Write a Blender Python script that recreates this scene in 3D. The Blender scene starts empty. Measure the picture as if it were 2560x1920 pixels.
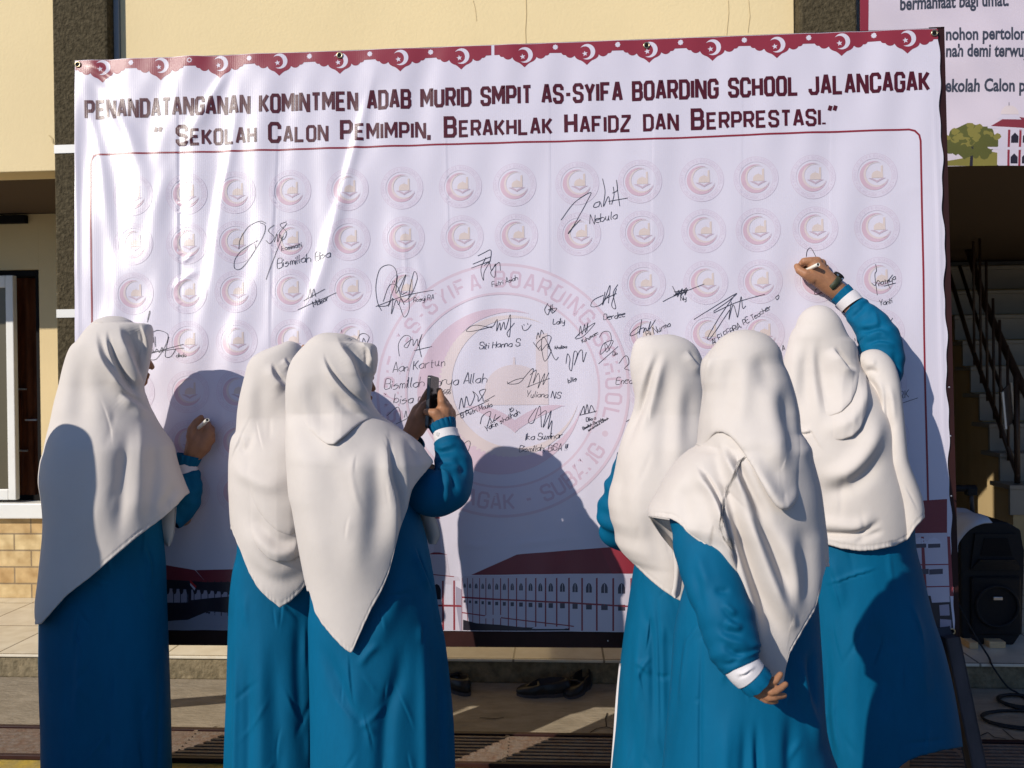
import bpy, bmesh, math, random
import numpy as np
from mathutils import Vector, Matrix
rnd = random.Random(7)
scene = bpy.context.scene
col = scene.collection

# ------------------------------------------------------------ camera, sky, sun
SW, SH, FPX = 2560.0, 1920.0, 1923.0
YAW, PITCH, ROLL = .0601, -.0042, -.0120
CAM = np.array([.2132, -2.6081, 1.3447])
def _axes():
    cy, sy = math.cos(YAW), math.sin(YAW)
    f = np.array([-sy*math.cos(PITCH), cy*math.cos(PITCH), math.sin(PITCH)])
    r = np.array([cy, sy, 0.]); u = np.cross(r, f)
    c, s = math.cos(ROLL), math.sin(ROLL)
    return c*r+s*u, -s*r+c*u, f
RT, UP, FW = _axes()
cam_d = bpy.data.cameras.new('camera'); cam = bpy.data.objects.new('camera', cam_d); col.objects.link(cam)
cam_d.sensor_width = 36.0; cam_d.lens = 36.0*FPX/SW; cam_d.clip_start = .05; cam_d.clip_end = 500
m = Matrix.Identity(4)
for i in range(3):
    m[i][0], m[i][1], m[i][2], m[i][3] = RT[i], UP[i], -FW[i], CAM[i]
cam.matrix_world = m
scene.camera = cam
cam_d.dof.use_dof = True; cam_d.dof.focus_distance = 2.25; cam_d.dof.aperture_fstop = 6.6      # a phone's slight softness far behind the banner

SUN_EL, SUN_AZ = math.radians(29.0), math.radians(45.0)      # azimuth: to the left of straight behind the camera
SUN_DIR = Vector((-math.sin(SUN_AZ)*math.cos(SUN_EL), -math.cos(SUN_AZ)*math.cos(SUN_EL), math.sin(SUN_EL)))
world = bpy.data.worlds.new('World'); scene.world = world; world.use_nodes = True
wn = world.node_tree.nodes; wl = world.node_tree.links
sky = wn.new('ShaderNodeTexSky'); sky.sky_type = 'NISHITA'; sky.sun_disc = False
sky.sun_elevation = SUN_EL; sky.sun_rotation = math.pi+SUN_AZ; sky.dust_density = .4; sky.ozone_density = 3.0
tint = wn.new('ShaderNodeMix'); tint.data_type = 'RGBA'; tint.blend_type = 'MULTIPLY'; tint.inputs[0].default_value = 1.; tint.inputs[7].default_value = (.70, .90, 1.25, 1)   # clear morning sky, bluer than the model
wl.new(sky.outputs[0], tint.inputs[6]); wl.new(tint.outputs[2], wn['Background'].inputs[0]); wn['Background'].inputs[1].default_value = .066
sd = bpy.data.lights.new('sun', 'SUN'); sd.energy = 3.7; sd.angle = math.radians(.5); sd.color = (1., .925, .83)
sun = bpy.data.objects.new('sun', sd); col.objects.link(sun)
sun.rotation_euler = SUN_DIR.to_track_quat('Z', 'Y').to_euler(); sun.location = (-4, -6, 6)
scene.view_settings.view_transform = 'Standard'; scene.view_settings.look = 'None'
scene.view_settings.exposure = .25; scene.view_settings.gamma = 1.0

# ------------------------------------------------------------ pixel helpers (photo pixels 2560 x 1920)
def pray(u, v):
    u = np.asarray(u, float); v = np.asarray(v, float)
    return FW + ((u-1280)/FPX)[..., None]*RT - ((v-960)/FPX)[..., None]*UP
def P(u, v, d):
    return CAM + pray(u, v)*np.asarray(d, float)[..., None]
def proj(p):
    w = p-CAM; d = w@FW
    return 1280+FPX*(w@RT)/d, 960-FPX*(w@UP)/d
def on_y(u, v, y):
    w = pray(u, v); return CAM+w*((y-CAM[1])/w[..., 1])[..., None]
def on_z(u, v, z):
    w = pray(u, v); return CAM+w*((z-CAM[2])/w[..., 2])[..., None]
CR = {'A': (0, 0, .40687), 'B': (800, 0, .40687), 'C': (1660, 0, .40687), 'D': (0, 600, .40687), 'E': (800, 600, .40687),
      'F': (1660, 600, .40687), 'G': (0, 1245, .40687), 'H': (800, 1245, .40687), 'I': (1660, 1245, .40687),
      'X1': (560, 800, .30741), 'X2': (560, 1200, .30741), 'X3': (1480, 780, .30741), 'X4': (1480, 1200, .30741),
      'X5': (1880, 740, .23508), 'X6': (80, 760, .217), 'R4': (920, 880, .18083), 'R5': (1940, 620, .217),
      'R6': (400, 1000, .18083), 'R7': (1760, 1620, .11754), 'S': (0, 0, 1.), 'Y': (2300, 760, .28921), 'Z': (2260, 1240, .40984)}
def K(c, *pts):
    """frame-crop coordinates -> photo pixels"""
    ox, oy, s = CR[c]
    return [(ox+p[0]*s, oy+p[1]*s)+tuple(p[2:]) for p in pts]

# ------------------------------------------------------------ objects, labels
def tag(o, label=None, cat=None, group=None, kind=None):
    if label: o['label'] = label
    if cat: o['category'] = cat
    if group: o['group'] = group
    if kind: o['kind'] = kind
    return o
def empty(name, loc, label=None, cat=None, group=None, kind=None):
    o = bpy.data.objects.new(name, None); o.empty_display_size = .1; o.location = loc; col.objects.link(o)
    return tag(o, label, cat, group, kind)
def link(name, me, parent=None):
    o = bpy.data.objects.new(name, me); col.objects.link(o)
    if parent is not None:
        o.parent = parent
        o.matrix_parent_inverse = Matrix.Translation(parent.location).inverted()
    return o
def mesh_np(name, verts, faces, mats, smooth=True, midx=None):
    """faces: (n,4) or (n,3) array, or a list of tuples"""
    me = bpy.data.meshes.new(name)
    verts = np.asarray(verts, np.float32)
    if isinstance(faces, np.ndarray):
        n, k = faces.shape
        me.vertices.add(len(verts)); me.vertices.foreach_set('co', verts.ravel())
        me.loops.add(n*k); me.loops.foreach_set('vertex_index', faces.astype(np.int32).ravel())
        me.polygons.add(n); me.polygons.foreach_set('loop_start', np.arange(0, n*k, k, dtype=np.int32))
        me.update(calc_edges=True)
    else:
        me.from_pydata([tuple(v) for v in verts], [], faces)
    for mt in (mats if isinstance(mats, (list, tuple)) else [mats]): me.materials.append(mt)
    if midx is not None: me.polygons.foreach_set('material_index', np.asarray(midx, np.int32))
    me.polygons.foreach_set('use_smooth', np.full(len(me.polygons), smooth))
    me.validate(); me.update()
    return me
class MB:
    """collects boxes, bars, tubes into one mesh"""
    def __init__(s): s.bm = bmesh.new()
    def box(s, x0, x1, y0, y1, z0, z1, bev=0., mi=0):
        r = bmesh.ops.create_cube(s.bm, size=1.0)
        for v in r['verts']:
            v.co = Vector(((x0+x1)/2+v.co.x*(x1-x0), (y0+y1)/2+v.co.y*(y1-y0), (z0+z1)/2+v.co.z*(z1-z0)))
        fs = {f for v in r['verts'] for f in v.link_faces}
        for f in fs: f.material_index = mi
        if bev > 0:
            es = list({e for v in r['verts'] for e in v.link_edges})
            bmesh.ops.bevel(s.bm, geom=es, offset=bev, segments=2, affect='EDGES', profile=.5)
        return s
    def beam(s, a, b, w, h, upv=(0, 0, 1), bev=0., mi=0):
        a, b = Vector(a), Vector(b); d = (b-a); L = d.length; d.normalize()
        x = d.cross(Vector(upv)).normalized(); y = x.cross(d)
        r = bmesh.ops.create_cube(s.bm, size=1.0)
        for v in r['verts']:
            v.co = a+d*(v.co.z+.5)*L+x*v.co.x*w+y*v.co.y*h
        for f in {f for v in r['verts'] for f in v.link_faces}: f.material_index = mi
        if bev > 0:
            bmesh.ops.bevel(s.bm, geom=list({e for v in r['verts'] for e in v.link_edges}), offset=bev, segments=2, affect='EDGES', profile=.5)
        return s
    def tube(s, pts, rad, n=10, mi=0, cap=True):
        pts = [Vector(p) for p in pts]
        rad = rad if isinstance(rad, (list, tuple)) else [rad]*len(pts)
        rings = []; ref = Vector((.13, .21, .97)).normalized()
        for i, p in enumerate(pts):
            t = (pts[min(i+1, len(pts)-1)]-pts[max(i-1, 0)]).normalized()
            x = (ref-t*ref.dot(t))
            if x.length < 1e-3: x = t.orthogonal()
            x.normalize(); y = t.cross(x); ref = x
            rings.append([s.bm.verts.new(p+(x*math.cos(2*math.pi*k/n)+y*math.sin(2*math.pi*k/n))*rad[i]) for k in range(n)])
        for a, b in zip(rings, rings[1:]):
            for k in range(n):
                f = s.bm.faces.new((a[k], a[(k+1) % n], b[(k+1) % n], b[k])); f.material_index = mi; f.smooth = True
        if cap:
            for rg in (rings[0][::-1], rings[-1]):
                f = s.bm.faces.new(rg); f.material_index = mi
        return s
    def poly(s, pts, mi=0):
        f = s.bm.faces.new([s.bm.verts.new(p) for p in pts]); f.material_index = mi; return s
    def prism(s, pts, off, mi=0):
        """closed polygon pts extruded by vector off"""
        a = [s.bm.verts.new(p) for p in pts]; b = [s.bm.verts.new(Vector(p)+Vector(off)) for p in pts]
        n = len(a); fs = [s.bm.faces.new(a), s.bm.faces.new(b[::-1])]
        for k in range(n): fs.append(s.bm.faces.new((a[k], b[k], b[(k+1) % n], a[(k+1) % n])))
        for f in fs: f.material_index = mi
        return s
    def build(s, name, mats, parent=None):
        bmesh.ops.recalc_face_normals(s.bm, faces=s.bm.faces[:])
        me = bpy.data.meshes.new(name); s.bm.to_mesh(me); s.bm.free()
        for mt in (mats if isinstance(mats, (list, tuple)) else [mats]): me.materials.append(mt)
        return link(name, me, parent)

# ------------------------------------------------------------ materials (all procedural)
def mat(name, c, rough=.7, spec=.3, var=.0, vscale=6., bump=0., bscale=60., c2=None, sheen=0., metal=0., stretch=None, fine=None):
    mt = bpy.data.materials.new(name); mt.use_nodes = True
    n = mt.node_tree.nodes; l = mt.node_tree.links; b = n['Principled BSDF']
    b.inputs['Base Color'].default_value = (*c, 1); b.inputs['Roughness'].default_value = rough
    b.inputs['Specular IOR Level'].default_value = spec; b.inputs['Metallic'].default_value = metal
    if sheen: b.inputs['Sheen Weight'].default_value = sheen; b.inputs['Sheen Roughness'].default_value = .5
    tc = n.new('ShaderNodeTexCoord'); src = tc.outputs['Object']
    if stretch:
        mp = n.new('ShaderNodeMapping'); mp.inputs['Scale'].default_value = stretch; l.new(src, mp.inputs[0]); src = mp.outputs[0]
    if var or c2:
        nz = n.new('ShaderNodeTexNoise'); nz.inputs['Scale'].default_value = vscale; nz.inputs['Detail'].default_value = 8; nz.inputs['Roughness'].default_value = .65
        l.new(src, nz.inputs['Vector'])
        rp = n.new('ShaderNodeValToRGB')
        d = c2 if c2 else tuple(x*(1-var) for x in c); e = c if c2 else tuple(min(1, x*(1+var)) for x in c)
        rp.color_ramp.elements[0].position = .35; rp.color_ramp.elements[1].position = .65
        rp.color_ramp.elements[0].color = (*d, 1); rp.color_ramp.elements[1].color = (*e, 1)
        l.new(nz.outputs['Fac'], rp.inputs[0]); l.new(rp.outputs[0], b.inputs['Base Color'])
    if bump:
        nb = n.new('ShaderNodeTexNoise'); nb.inputs['Scale'].default_value = bscale; nb.inputs['Detail'].default_value = 6
        l.new(src, nb.inputs['Vector'])
        bp = n.new('ShaderNodeBump'); bp.inputs['Strength'].default_value = bump; bp.inputs['Distance'].default_value = .01
        l.new(nb.outputs['Fac'], bp.inputs['Height']); l.new(bp.outputs[0], b.inputs['Normal'])
        if fine:
            nf = n.new('ShaderNodeTexNoise'); nf.inputs['Scale'].default_value = fine[0]; nf.inputs['Detail'].default_value = 2
            l.new(tc.outputs['Object'], nf.inputs['Vector'])
            b2 = n.new('ShaderNodeBump'); b2.inputs['Strength'].default_value = fine[1]; b2.inputs['Distance'].default_value = .002
            l.new(nf.outputs['Fac'], b2.inputs['Height']); l.new(bp.outputs[0], b2.inputs['Normal']); l.new(b2.outputs[0], b.inputs['Normal'])
    return mt
def tiled(name, c, c2, grout, tw, th, rough=.3, axes='XZ', off=.0, gw=.02, bump=.15, bias=0.):
    """brick-texture material laid out in metres on two object axes"""
    mt = bpy.data.materials.new(name); mt.use_nodes = True
    n = mt.node_tree.nodes; l = mt.node_tree.links; b = n['Principled BSDF']
    tc = n.new('ShaderNodeTexCoord'); sp = n.new('ShaderNodeSeparateXYZ'); cb = n.new('ShaderNodeCombineXYZ')
    l.new(tc.outputs['Object'], sp.inputs[0]); l.new(sp.outputs[axes[0]], cb.inputs[0]); l.new(sp.outputs[axes[1]], cb.inputs[1])
    br = n.new('ShaderNodeTexBrick'); l.new(cb.outputs[0], br.inputs['Vector'])
    br.inputs['Color1'].default_value = (*c, 1); br.inputs['Color2'].default_value = (*c2, 1); br.inputs['Mortar'].default_value = (*grout, 1)
    br.inputs['Scale'].default_value = 1.; br.inputs['Brick Width'].default_value = tw; br.inputs['Row Height'].default_value = th
    br.inputs['Mortar Size'].default_value = gw*th; br.inputs['Bias'].default_value = bias; br.offset = off
    nz = n.new('ShaderNodeTexNoise'); nz.inputs['Scale'].default_value = 14; nz.inputs['Detail'].default_value = 8
    l.new(tc.outputs['Object'], nz.inputs['Vector'])
    mx = n.new('ShaderNodeMix'); mx.data_type = 'RGBA'; mx.blend_type = 'MULTIPLY'; mx.inputs[0].default_value = .75 if bump > .3 else .3
    rp = n.new('ShaderNodeValToRGB'); rp.color_ramp.elements[0].position = .3; rp.color_ramp.elements[1].position = .7
    rp.color_ramp.elements[0].color = (.5, .40, .26, 1); l.new(nz.outputs['Fac'], rp.inputs[0])
    l.new(br.outputs['Color'], mx.inputs[6]); l.new(rp.outputs[0], mx.inputs[7]); l.new(mx.outputs[2], b.inputs['Base Color'])
    b.inputs['Roughness'].default_value = rough
    bp = n.new('ShaderNodeBump'); bp.inputs['Strength'].default_value = bump; bp.inputs['Distance'].default_value = .01; bp.invert = True
    l.new(br.outputs['Fac'], bp.inputs['Height']); l.new(bp.outputs[0], b.inputs['Normal'])
    return mt
def vinyl(name, c, lift=0.):
    """glossy woven banner vinyl with a fine thread relief"""
    mt = bpy.data.materials.new(name); mt.use_nodes = True
    n = mt.node_tree.nodes; l = mt.node_tree.links; b = n['Principled BSDF']
    b.inputs['Base Color'].default_value = (*c, 1); b.inputs['Roughness'].default_value = .30; b.inputs['Specular IOR Level'].default_value = .55
    tc = n.new('ShaderNodeTexCoord')
    hs = []
    for d, sc in (('X', 46.), ('Z', 118.)):
        w = n.new('ShaderNodeTexWave'); w.wave_type = 'BANDS'; w.bands_direction = d; w.inputs['Scale'].default_value = sc; w.inputs['Distortion'].default_value = .6
        l.new(tc.outputs['Object'], w.inputs['Vector']); hs.append(w)
    ad = n.new('ShaderNodeMath'); ad.operation = 'MULTIPLY_ADD'; ad.inputs[1].default_value = 2.6
    l.new(hs[1].outputs['Fac'], ad.inputs[0]); l.new(hs[0].outputs['Fac'], ad.inputs[2])
    bp = n.new('ShaderNodeBump'); bp.inputs['Strength'].default_value = .20; bp.inputs['Distance'].default_value = .0004
    l.new(ad.outputs[0], bp.inputs['Height']); l.new(bp.outputs[0], b.inputs['Normal'])
    return mt

M = {}
M['scarf'] = mat('white_scarf_fabric', (.585, .536, .490), .75, .2, var=.03, vscale=3, bump=.10, bscale=26, sheen=.06, fine=(900, .12))
M['dress'] = mat('teal_dress_fabric', (.0006, .096, .194), .66, .11, var=.12, vscale=4, bump=.16, bscale=18, stretch=(1.4, 1.4, .5), fine=(800, .12))
M['cuff'] = mat('white_cuff_fabric', (.64, .61, .61), .7, .25, bump=.12, bscale=40)
M['skin'] = mat('skin', (.345, .165, .085), .5, .3, var=.10, vscale=25, bump=.08, bscale=160)
M['skin'].node_tree.nodes['Principled BSDF'].inputs['Subsurface Weight'].default_value = .08
M['skin'].node_tree.nodes['Principled BSDF'].inputs['Subsurface Radius'].default_value = (.012, .005, .003)
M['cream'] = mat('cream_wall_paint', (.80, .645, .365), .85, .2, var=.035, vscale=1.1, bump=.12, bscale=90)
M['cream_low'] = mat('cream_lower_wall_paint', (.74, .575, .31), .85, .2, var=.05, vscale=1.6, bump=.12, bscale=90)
M['roughcast'] = mat('dark_roughcast_plaster', (.105, .085, .05), .95, .1, c2=(.045, .036, .02), vscale=45, bump=1., bscale=75)
M['stripgrey'] = mat('pillar_shadow_grey', (.34, .36, .36), .8, .2)  # grey of the shadow beside each pillar, as a colour
M['white_paint'] = mat('white_gloss_paint', (.78, .77, .72), .4, .4, var=.04, vscale=5)
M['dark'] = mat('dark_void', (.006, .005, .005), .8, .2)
M['glass'] = mat('dark_window_glass', (.10, .085, .05), .35, .4)
M['curtain'] = mat('brown_curtain_fabric', (.20, .062, .022), .8, .2, var=.3, vscale=6, stretch=(3, 3, .6))
M['stone'] = tiled('yellow_stone_tiles', (.72, .55, .28), (.55, .34, .13), (.30, .22, .12), .205, .097, .75, off=.5, gw=.05, bump=.4)
M['tile'] = tiled('cream_floor_tiles', (.74, .68, .54), (.70, .64, .50), (.25, .22, .17), .40, .40, .18, axes='XY', gw=.012, bump=.1)
M['kerb'] = mat('mossy_kerb_plaster', (.26, .21, .13), .95, .1, c2=(.14, .115, .07), vscale=22, bump=.9, bscale=45)
M['concrete'] = mat('worn_concrete', (.36, .30, .215), .9, .2, c2=(.255, .21, .145), vscale=7, bump=.4, bscale=30, stretch=(1, 2.6, 1))
M['yard'] = mat('yard_paving', (.12, .12, .125), .9, .2, var=.2, vscale=4, bump=.3, bscale=40)
M['iron'] = mat('rusty_iron_grate', (.17, .10, .065), .6, .4, c2=(.21, .165, .13), vscale=30, bump=.4, bscale=80)
M['yellow'] = mat('worn_yellow_paint', (.55, .38, .06), .8, .2, c2=(.33, .25, .10), vscale=18, bump=.2, bscale=60)
M['frame'] = mat('maroon_brown_frame_paint', (.030, .010, .009), .5, .25, var=.2, vscale=9)
M['leg'] = mat('dark_grey_painted_wood', (.065, .058, .062), .6, .3, var=.25, vscale=12, stretch=(1, 1, .3))
M['steel'] = mat('grommet_brass', (.55, .46, .28), .3, .5, metal=1.)
M['black'] = mat('black_plastic', (.010, .010, .011), .6, .2, bump=.25, bscale=220)
M['grille'] = mat('black_speaker_grille', (.007, .007, .008), .55, .3, bump=.8, bscale=500)
M['silver'] = mat('silver_badge', (.6, .6, .6), .3, .5, metal=1.)
M['shoe'] = mat('black_shoe_leather', (.010, .009, .010), .35, .4, bump=.2, bscale=80)
M['wood'] = mat('pale_wood', (.62, .42, .22), .7, .3, var=.15, vscale=20, stretch=(1, 1, 6))
M['rail'] = mat('dark_brown_rail', (.045, .026, .018), .5, .4, var=.2, vscale=8)
M['stair'] = mat('shade_darkened_stair_tile', (.23, .21, .175), .35, .4, var=.06, vscale=4)  # tile colour darkened to hold the stairwell's shade
M['marker'] = mat('white_marker_plastic', (.80, .78, .68), .35, .5)
M['ink'] = mat('dark_marker_print', (.08, .08, .07), .4, .4)
M['phone'] = mat('black_phone_case', (.010, .010, .011), .25, .5)
M['screen'] = mat('dark_phone_screen', (.014, .010, .010), .05, .5)
M['strap'] = mat('olive_watch_strap', (.035, .042, .020), .5, .4, bump=.2, bscale=300)
M['button'] = mat('pearl_button', (.72, .70, .66), .25, .5)
M['eye'] = mat('eye_dark', (.02, .012, .01), .1, .5)
M['ceil'] = mat('shade_darkened_ceiling', (.10, .07, .045), .8, .2)  # dark of the deep recess put into the ceiling colour
M['stairwall'] = mat('shade_darkened_stair_wall', (.46, .34, .17), .85, .2, var=.06, vscale=2)  # cream wall darkened, the stairwell's shade is in the colour
M['cloth_white'] = mat('white_cover_cloth', (.50, .52, .55), .75, .25, bump=.2, bscale=14)
M['cable'] = mat('black_cable', (.012, .012, .012), .5, .3)
# banner print inks
V = {}
for k, c in dict(white=(.665, .625, .705), maroon=(.260, .028, .042), dark=(.075, .006, .010), frost=(.655, .60, .67), ring=(.585, .490, .580), band=(.668, .612, .695), cres=(.615, .440, .510),
                 cres2=(.670, .570, .560), dome=(.660, .550, .505), book=(.545, .425, .495), big=(.630, .505, .575), bigcres=(.630, .485, .555), bigdome=(.655, .560, .570),
                 bigbook=(.610, .475, .545), letter=(.595, .455, .535), ink=(.022, .020, .026), roof=(.215, .030, .040), wallw=(.60, .545, .615), col=(.27, .04, .05),
                 win=(.075, .065, .09), shade=(.36, .32, .40), night=(.022, .017, .026), pave=(.30, .28, .34), flag=(.5, .03, .03), leaf=(.10, .10, .02), leaf2=(.22, .19, .04),
                 pink=(.64, .56, .62), text=(.05, .055, .075), border=(.25, .020, .030)).items():
    if k in ('ring', 'cres', 'cres2', 'dome', 'book', 'letter', 'big', 'bigcres', 'bigdome', 'bigbook'): c = tuple(1.0*a_+.0*b_ for a_, b_ in zip(c, (.665, .625, .705)))
    V[k] = vinyl('vinyl_'+k, c)

# ------------------------------------------------------------ ground, drain, veranda
YS, YW, ZT = .80, 1.72, .11          # kerb front, recessed wall, veranda floor height
m_ = MB(); m_.poly([(-60, -80, -.004), (60, -80, -.004), (60, 60, -.004), (-60, 60, -.004)])
tag(m_.build('ground', M['yard']), 'grey paved school yard in front of the building', 'ground', kind='structure')
m_ = MB(); m_.poly([(-9, .285, 0), (9, .285, 0), (9, YS+.02, 0), (-9, YS+.02, 0)])
tag(m_.build('pavement', M['concrete']), 'worn concrete strip below the veranda kerb', 'pavement', kind='structure')
# hairline cracks in the concrete
def crack(pts, w, parent=None):
    mm = MB()
    for a, b in zip(pts, pts[1:]):
        a = on_z(*a, .003); b = on_z(*b, .003); t = b-a; nrm = np.array([-t[1], t[0], 0]); nrm = nrm/np.linalg.norm(nrm)*w
        mm.poly([tuple(a-nrm), tuple(b-nrm), tuple(b+nrm), tuple(a+nrm)])
    return mm
M['crack'] = mat('crack_dirt', (.05, .04, .03), .95, .1)
cr = [K('H', (1660, 1440), (1700, 1415), (1760, 1405), (1810, 1420)), K('H', (1760, 1405), (1755, 1350), (1765, 1320)),
      K('I', (1920, 1560-90), (1990, 1440), (2030, 1470), (2100, 1480)), K('H', (980, 1350), (1080, 1355), (1130, 1348)),
      K('G', (1330, 1400), (1290, 1420), (1150, 1425)), K('I', (2080, 1420), (2150, 1480), (2212, 1490))]
cm = MB()
for c_ in cr:
    q = crack(c_, .0022); tmp = bpy.data.meshes.new('t'); q.bm.to_mesh(tmp); cm.bm.from_mesh(tmp); q.bm.free()
tag(cm.build('pavement_cracks', M['crack']), kind='structure')
m_ = MB(); m_.box(-9, 9, YS, YS+.06, 0, ZT-.012, .006)
tag(m_.build('kerb', M['kerb']), 'rough mossy kerb face under the veranda tiles', 'kerb', kind='structure')
m_ = MB(); m_.box(-9, 9, YS-.012, 7, ZT-.012, ZT, .003)
tag(m_.build('veranda_floor', M['tile']), 'cream tiled veranda floor', 'floor', kind='structure')
m_ = MB(); m_.poly([(-9, -.17, .0), (9, -.17, .0), (9, .045, .0), (-9, .045, .0)])
tag(m_.build('yellow_line', M['yellow']), 'worn yellow painted line along the drain', 'line', kind='structure')
g = empty('drain_grate', (0, .16, 0), 'long rusty slatted drain grate across the pavement', 'grate')
m_ = MB(); m_.poly([(-6, .045, .002), (6, .045, .002), (6, .285, .002), (-6, .285, .002)])
m_.build('channel', M['dark'], g)
m_ = MB()
m_.box(-6, 6, .268, .288, .002, .018, .002); m_.box(-6, 6, .043, .060, .002, .018, .002)
m_.build('rim', M['frame'], g)
m_ = MB()
for k in range(8): m_.box(-6, 6, .068+.0248*k, .081+.0248*k, .006, .016)
for k in range(30): m_.box(-6+.4*k, -5.985+.4*k, .060, .268, .0058, .0155)
m_.build('slats', M['iron'], g)

# ------------------------------------------------------------ school building
bld = empty('school_building', (0, 1.6, ZT), 'two storey cream school building with dark roughcast pillars and tiled veranda', 'building')
ZO = 2.353
def slabm(x0, x1, y0, y1, z0, z1, bev=.004): q = MB(); q.box(x0, x1, y0, y1, z0, z1, bev); return q
# upper storey: wall panels between the pillars, floor slab behind them
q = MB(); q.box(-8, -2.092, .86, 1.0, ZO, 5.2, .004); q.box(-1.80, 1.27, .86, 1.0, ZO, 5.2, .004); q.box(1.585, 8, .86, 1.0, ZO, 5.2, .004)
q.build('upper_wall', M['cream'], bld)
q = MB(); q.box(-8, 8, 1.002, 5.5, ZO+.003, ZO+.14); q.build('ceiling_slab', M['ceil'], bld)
for i, (x0, x1, xs) in enumerate(((-2.09, -1.826, -1.802), (1.274, 1.52, 1.545))):
    q = MB(); q.box(x0, x1, .80, 1.04, ZT, 5.2, .012); p = q.build('pillar', M['roughcast'], bld)
    q = MB(); q.box(x1+.001, xs, .85, 1.03, ZT, 5.2); q.build('shadow_strip', M['stripgrey'], p)  # strip stands in for the shadow the pillar casts on the wall
    if i == 0:
        for v in (372, 783):
            z = on_y(175, v, .8)[2]
            q = MB(); q.box(x0+.005, x1-.005, .796, .81, z-.020, z+.018); q.build('white_band', M['white_paint'], p)
# hairline stains on the upper wall
M['stain'] = mat('wall_stain', (.60, .47, .25), .9, .1)
q = MB()
for c_, w in ((K('B', (1265, -5), (1268, 90), (1262, 180), (1265, 275)), .0013), (K('B', (940, 0), (955, 60), (962, 130)), .0008), (K('C', (395, 0), (398, 80), (385, 215)), .0010), (K('C', (520, 0), (528, 100), (515, 200)), .0010), (K('A', (300, 830), (320, 850), (325, 880)), .004), (K('A', (345, 985), (350, 1000)), .004)):
    for a, b in zip(c_, c_[1:]):
        a = on_y(a[0], a[1], .858); b = on_y(b[0], b[1], .858)
        q.poly([tuple(a+[-w, 0, 0]), tuple(a+[w, 0, 0]), tuple(b+[w, 0, 0]), tuple(b+[-w, 0, 0])])
q.build('hairline_crack', M['stain'], bld)
# recessed ground floor wall with its window
wx0, wx1 = -4.4, on_y(100, 900, YW)[0]
wz0, wz1 = .672, 2.03
q = MB()
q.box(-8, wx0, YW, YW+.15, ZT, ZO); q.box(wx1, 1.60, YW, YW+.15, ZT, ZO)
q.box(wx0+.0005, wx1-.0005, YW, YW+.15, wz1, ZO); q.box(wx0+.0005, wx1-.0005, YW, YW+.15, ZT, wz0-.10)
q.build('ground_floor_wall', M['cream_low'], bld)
q = MB(); q.box(-8, -2.2, YW-.018, YW-.001, ZT, .578, .003); q.build('stone_cladding', M['stone'], bld)
s0 = on_y(0, 541, YW)[2]; s1 = on_y(0, 561, YW)[2]
q = MB(); q.box(-3.9, on_y(71, 550, YW)[0], YW-.03, YW+.0, s1, s0, .003); q.build('vent_slot', M['dark'], bld)
win = empty('window', (-3.4, YW, wz0), None)
win.parent = bld; win.matrix_parent_inverse = Matrix.Translation(bld.location).inverted()
q = MB(); q.box(-8, wx1+.11, YW-.07, YW+.06, .582, .670, .006); q.build('sill', M['white_paint'], win)
q = MB()
q.box(wx1-.035, wx1-.001, YW+.02, YW+.12, wz0, wz1-.001); q.box(wx0, wx1-.036, YW+.02, YW+.12, wz1-.035, wz1-.001)
q.build('frame', M['dark'], win)
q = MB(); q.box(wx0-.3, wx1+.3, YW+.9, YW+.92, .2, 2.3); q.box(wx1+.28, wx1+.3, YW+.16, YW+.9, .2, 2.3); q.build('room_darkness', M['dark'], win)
# open sash swung out towards the yard
YSH = YW-.05
sx1 = on_y(36, 1000, YSH)[0]; sz1 = on_y(30, 688, YSH)[2]; sz0 = on_y(30, 1250, YSH)[2]; hx = sx1-.62
q = MB()
q.box(sx1-.046, sx1, YSH, YSH+.035, sz0, sz1, .004); q.box(hx, hx+.046, YSH, YSH+.035, sz0, sz1, .004)
q.box(hx+.047, sx1-.047, YSH+.001, YSH+.034, sz0, sz0+.062, .004); q.box(hx+.047, sx1-.047, YSH+.001, YSH+.034, sz1-.070, sz1, .004)
q.build('sash', M['white_paint'], win)
q = MB(); q.box(hx+.04, sx1-.04, YSH+.014, YSH+.020, sz0+.05, sz1-.05); q.build('pane', M['glass'], win)
# gathered brown curtains
def curtain(pts, r):
    n = 26; rows = 40; vs = []; fs = []
    zz = np.linspace(0, 1, rows)
    for i, t in enumerate(zz):
        k = t*(len(pts)-1); j = min(int(k), len(pts)-2); f = k-j
        f = f*f*(3-2*f)
        c = [pts[j][q]*(1-f)+pts[j+1][q]*f for q in range(4)]
        for a in range(n):
            th = 2*math.pi*a/n; rr = c[3]*(1+.22*math.sin(5*th+1.3)+.1*math.sin(9*th+t*4))
            vs.append((c[0]+rr*math.cos(th), c[1]+rr*.7*math.sin(th), c[2]))
    for i in range(rows-1):
        for a in range(n): fs.append((i*n+a, i*n+(a+1) % n, (i+1)*n+(a+1) % n, (i+1)*n+a))
    return vs, fs
def cpt(u, v, r): w = on_y(u, v, YW+.14); return (w[0], w[1], w[2], r)
for cps, ties in (([cpt(50, 690, .05), cpt(50, 800, .05), cpt(49, 972, .026), cpt(55, 1126, .028), cpt(64, 1235, .040)], [(50, 973), (53, 1127)]),
                  ([cpt(68, 690, .06), cpt(74, 860, .055), cpt(76, 1050, .040), cpt(80, 1150, .045), cpt(84, 1235, .058)], [(77, 1050)])):
    vs, fs = curtain(cps, .05)
    cu = link('curtain', mesh_np('curtain', vs, fs, M['curtain']), win)
    for (u, v) in ties:
        w = on_y(u, v, YW+.10); q = MB(); q.box(w[0]-.035, w[0]+.035, w[1]-.005, w[1]+.02, w[2]-.005, w[2]+.005, .002); q.build('tie', M['white_paint'], cu)
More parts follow.
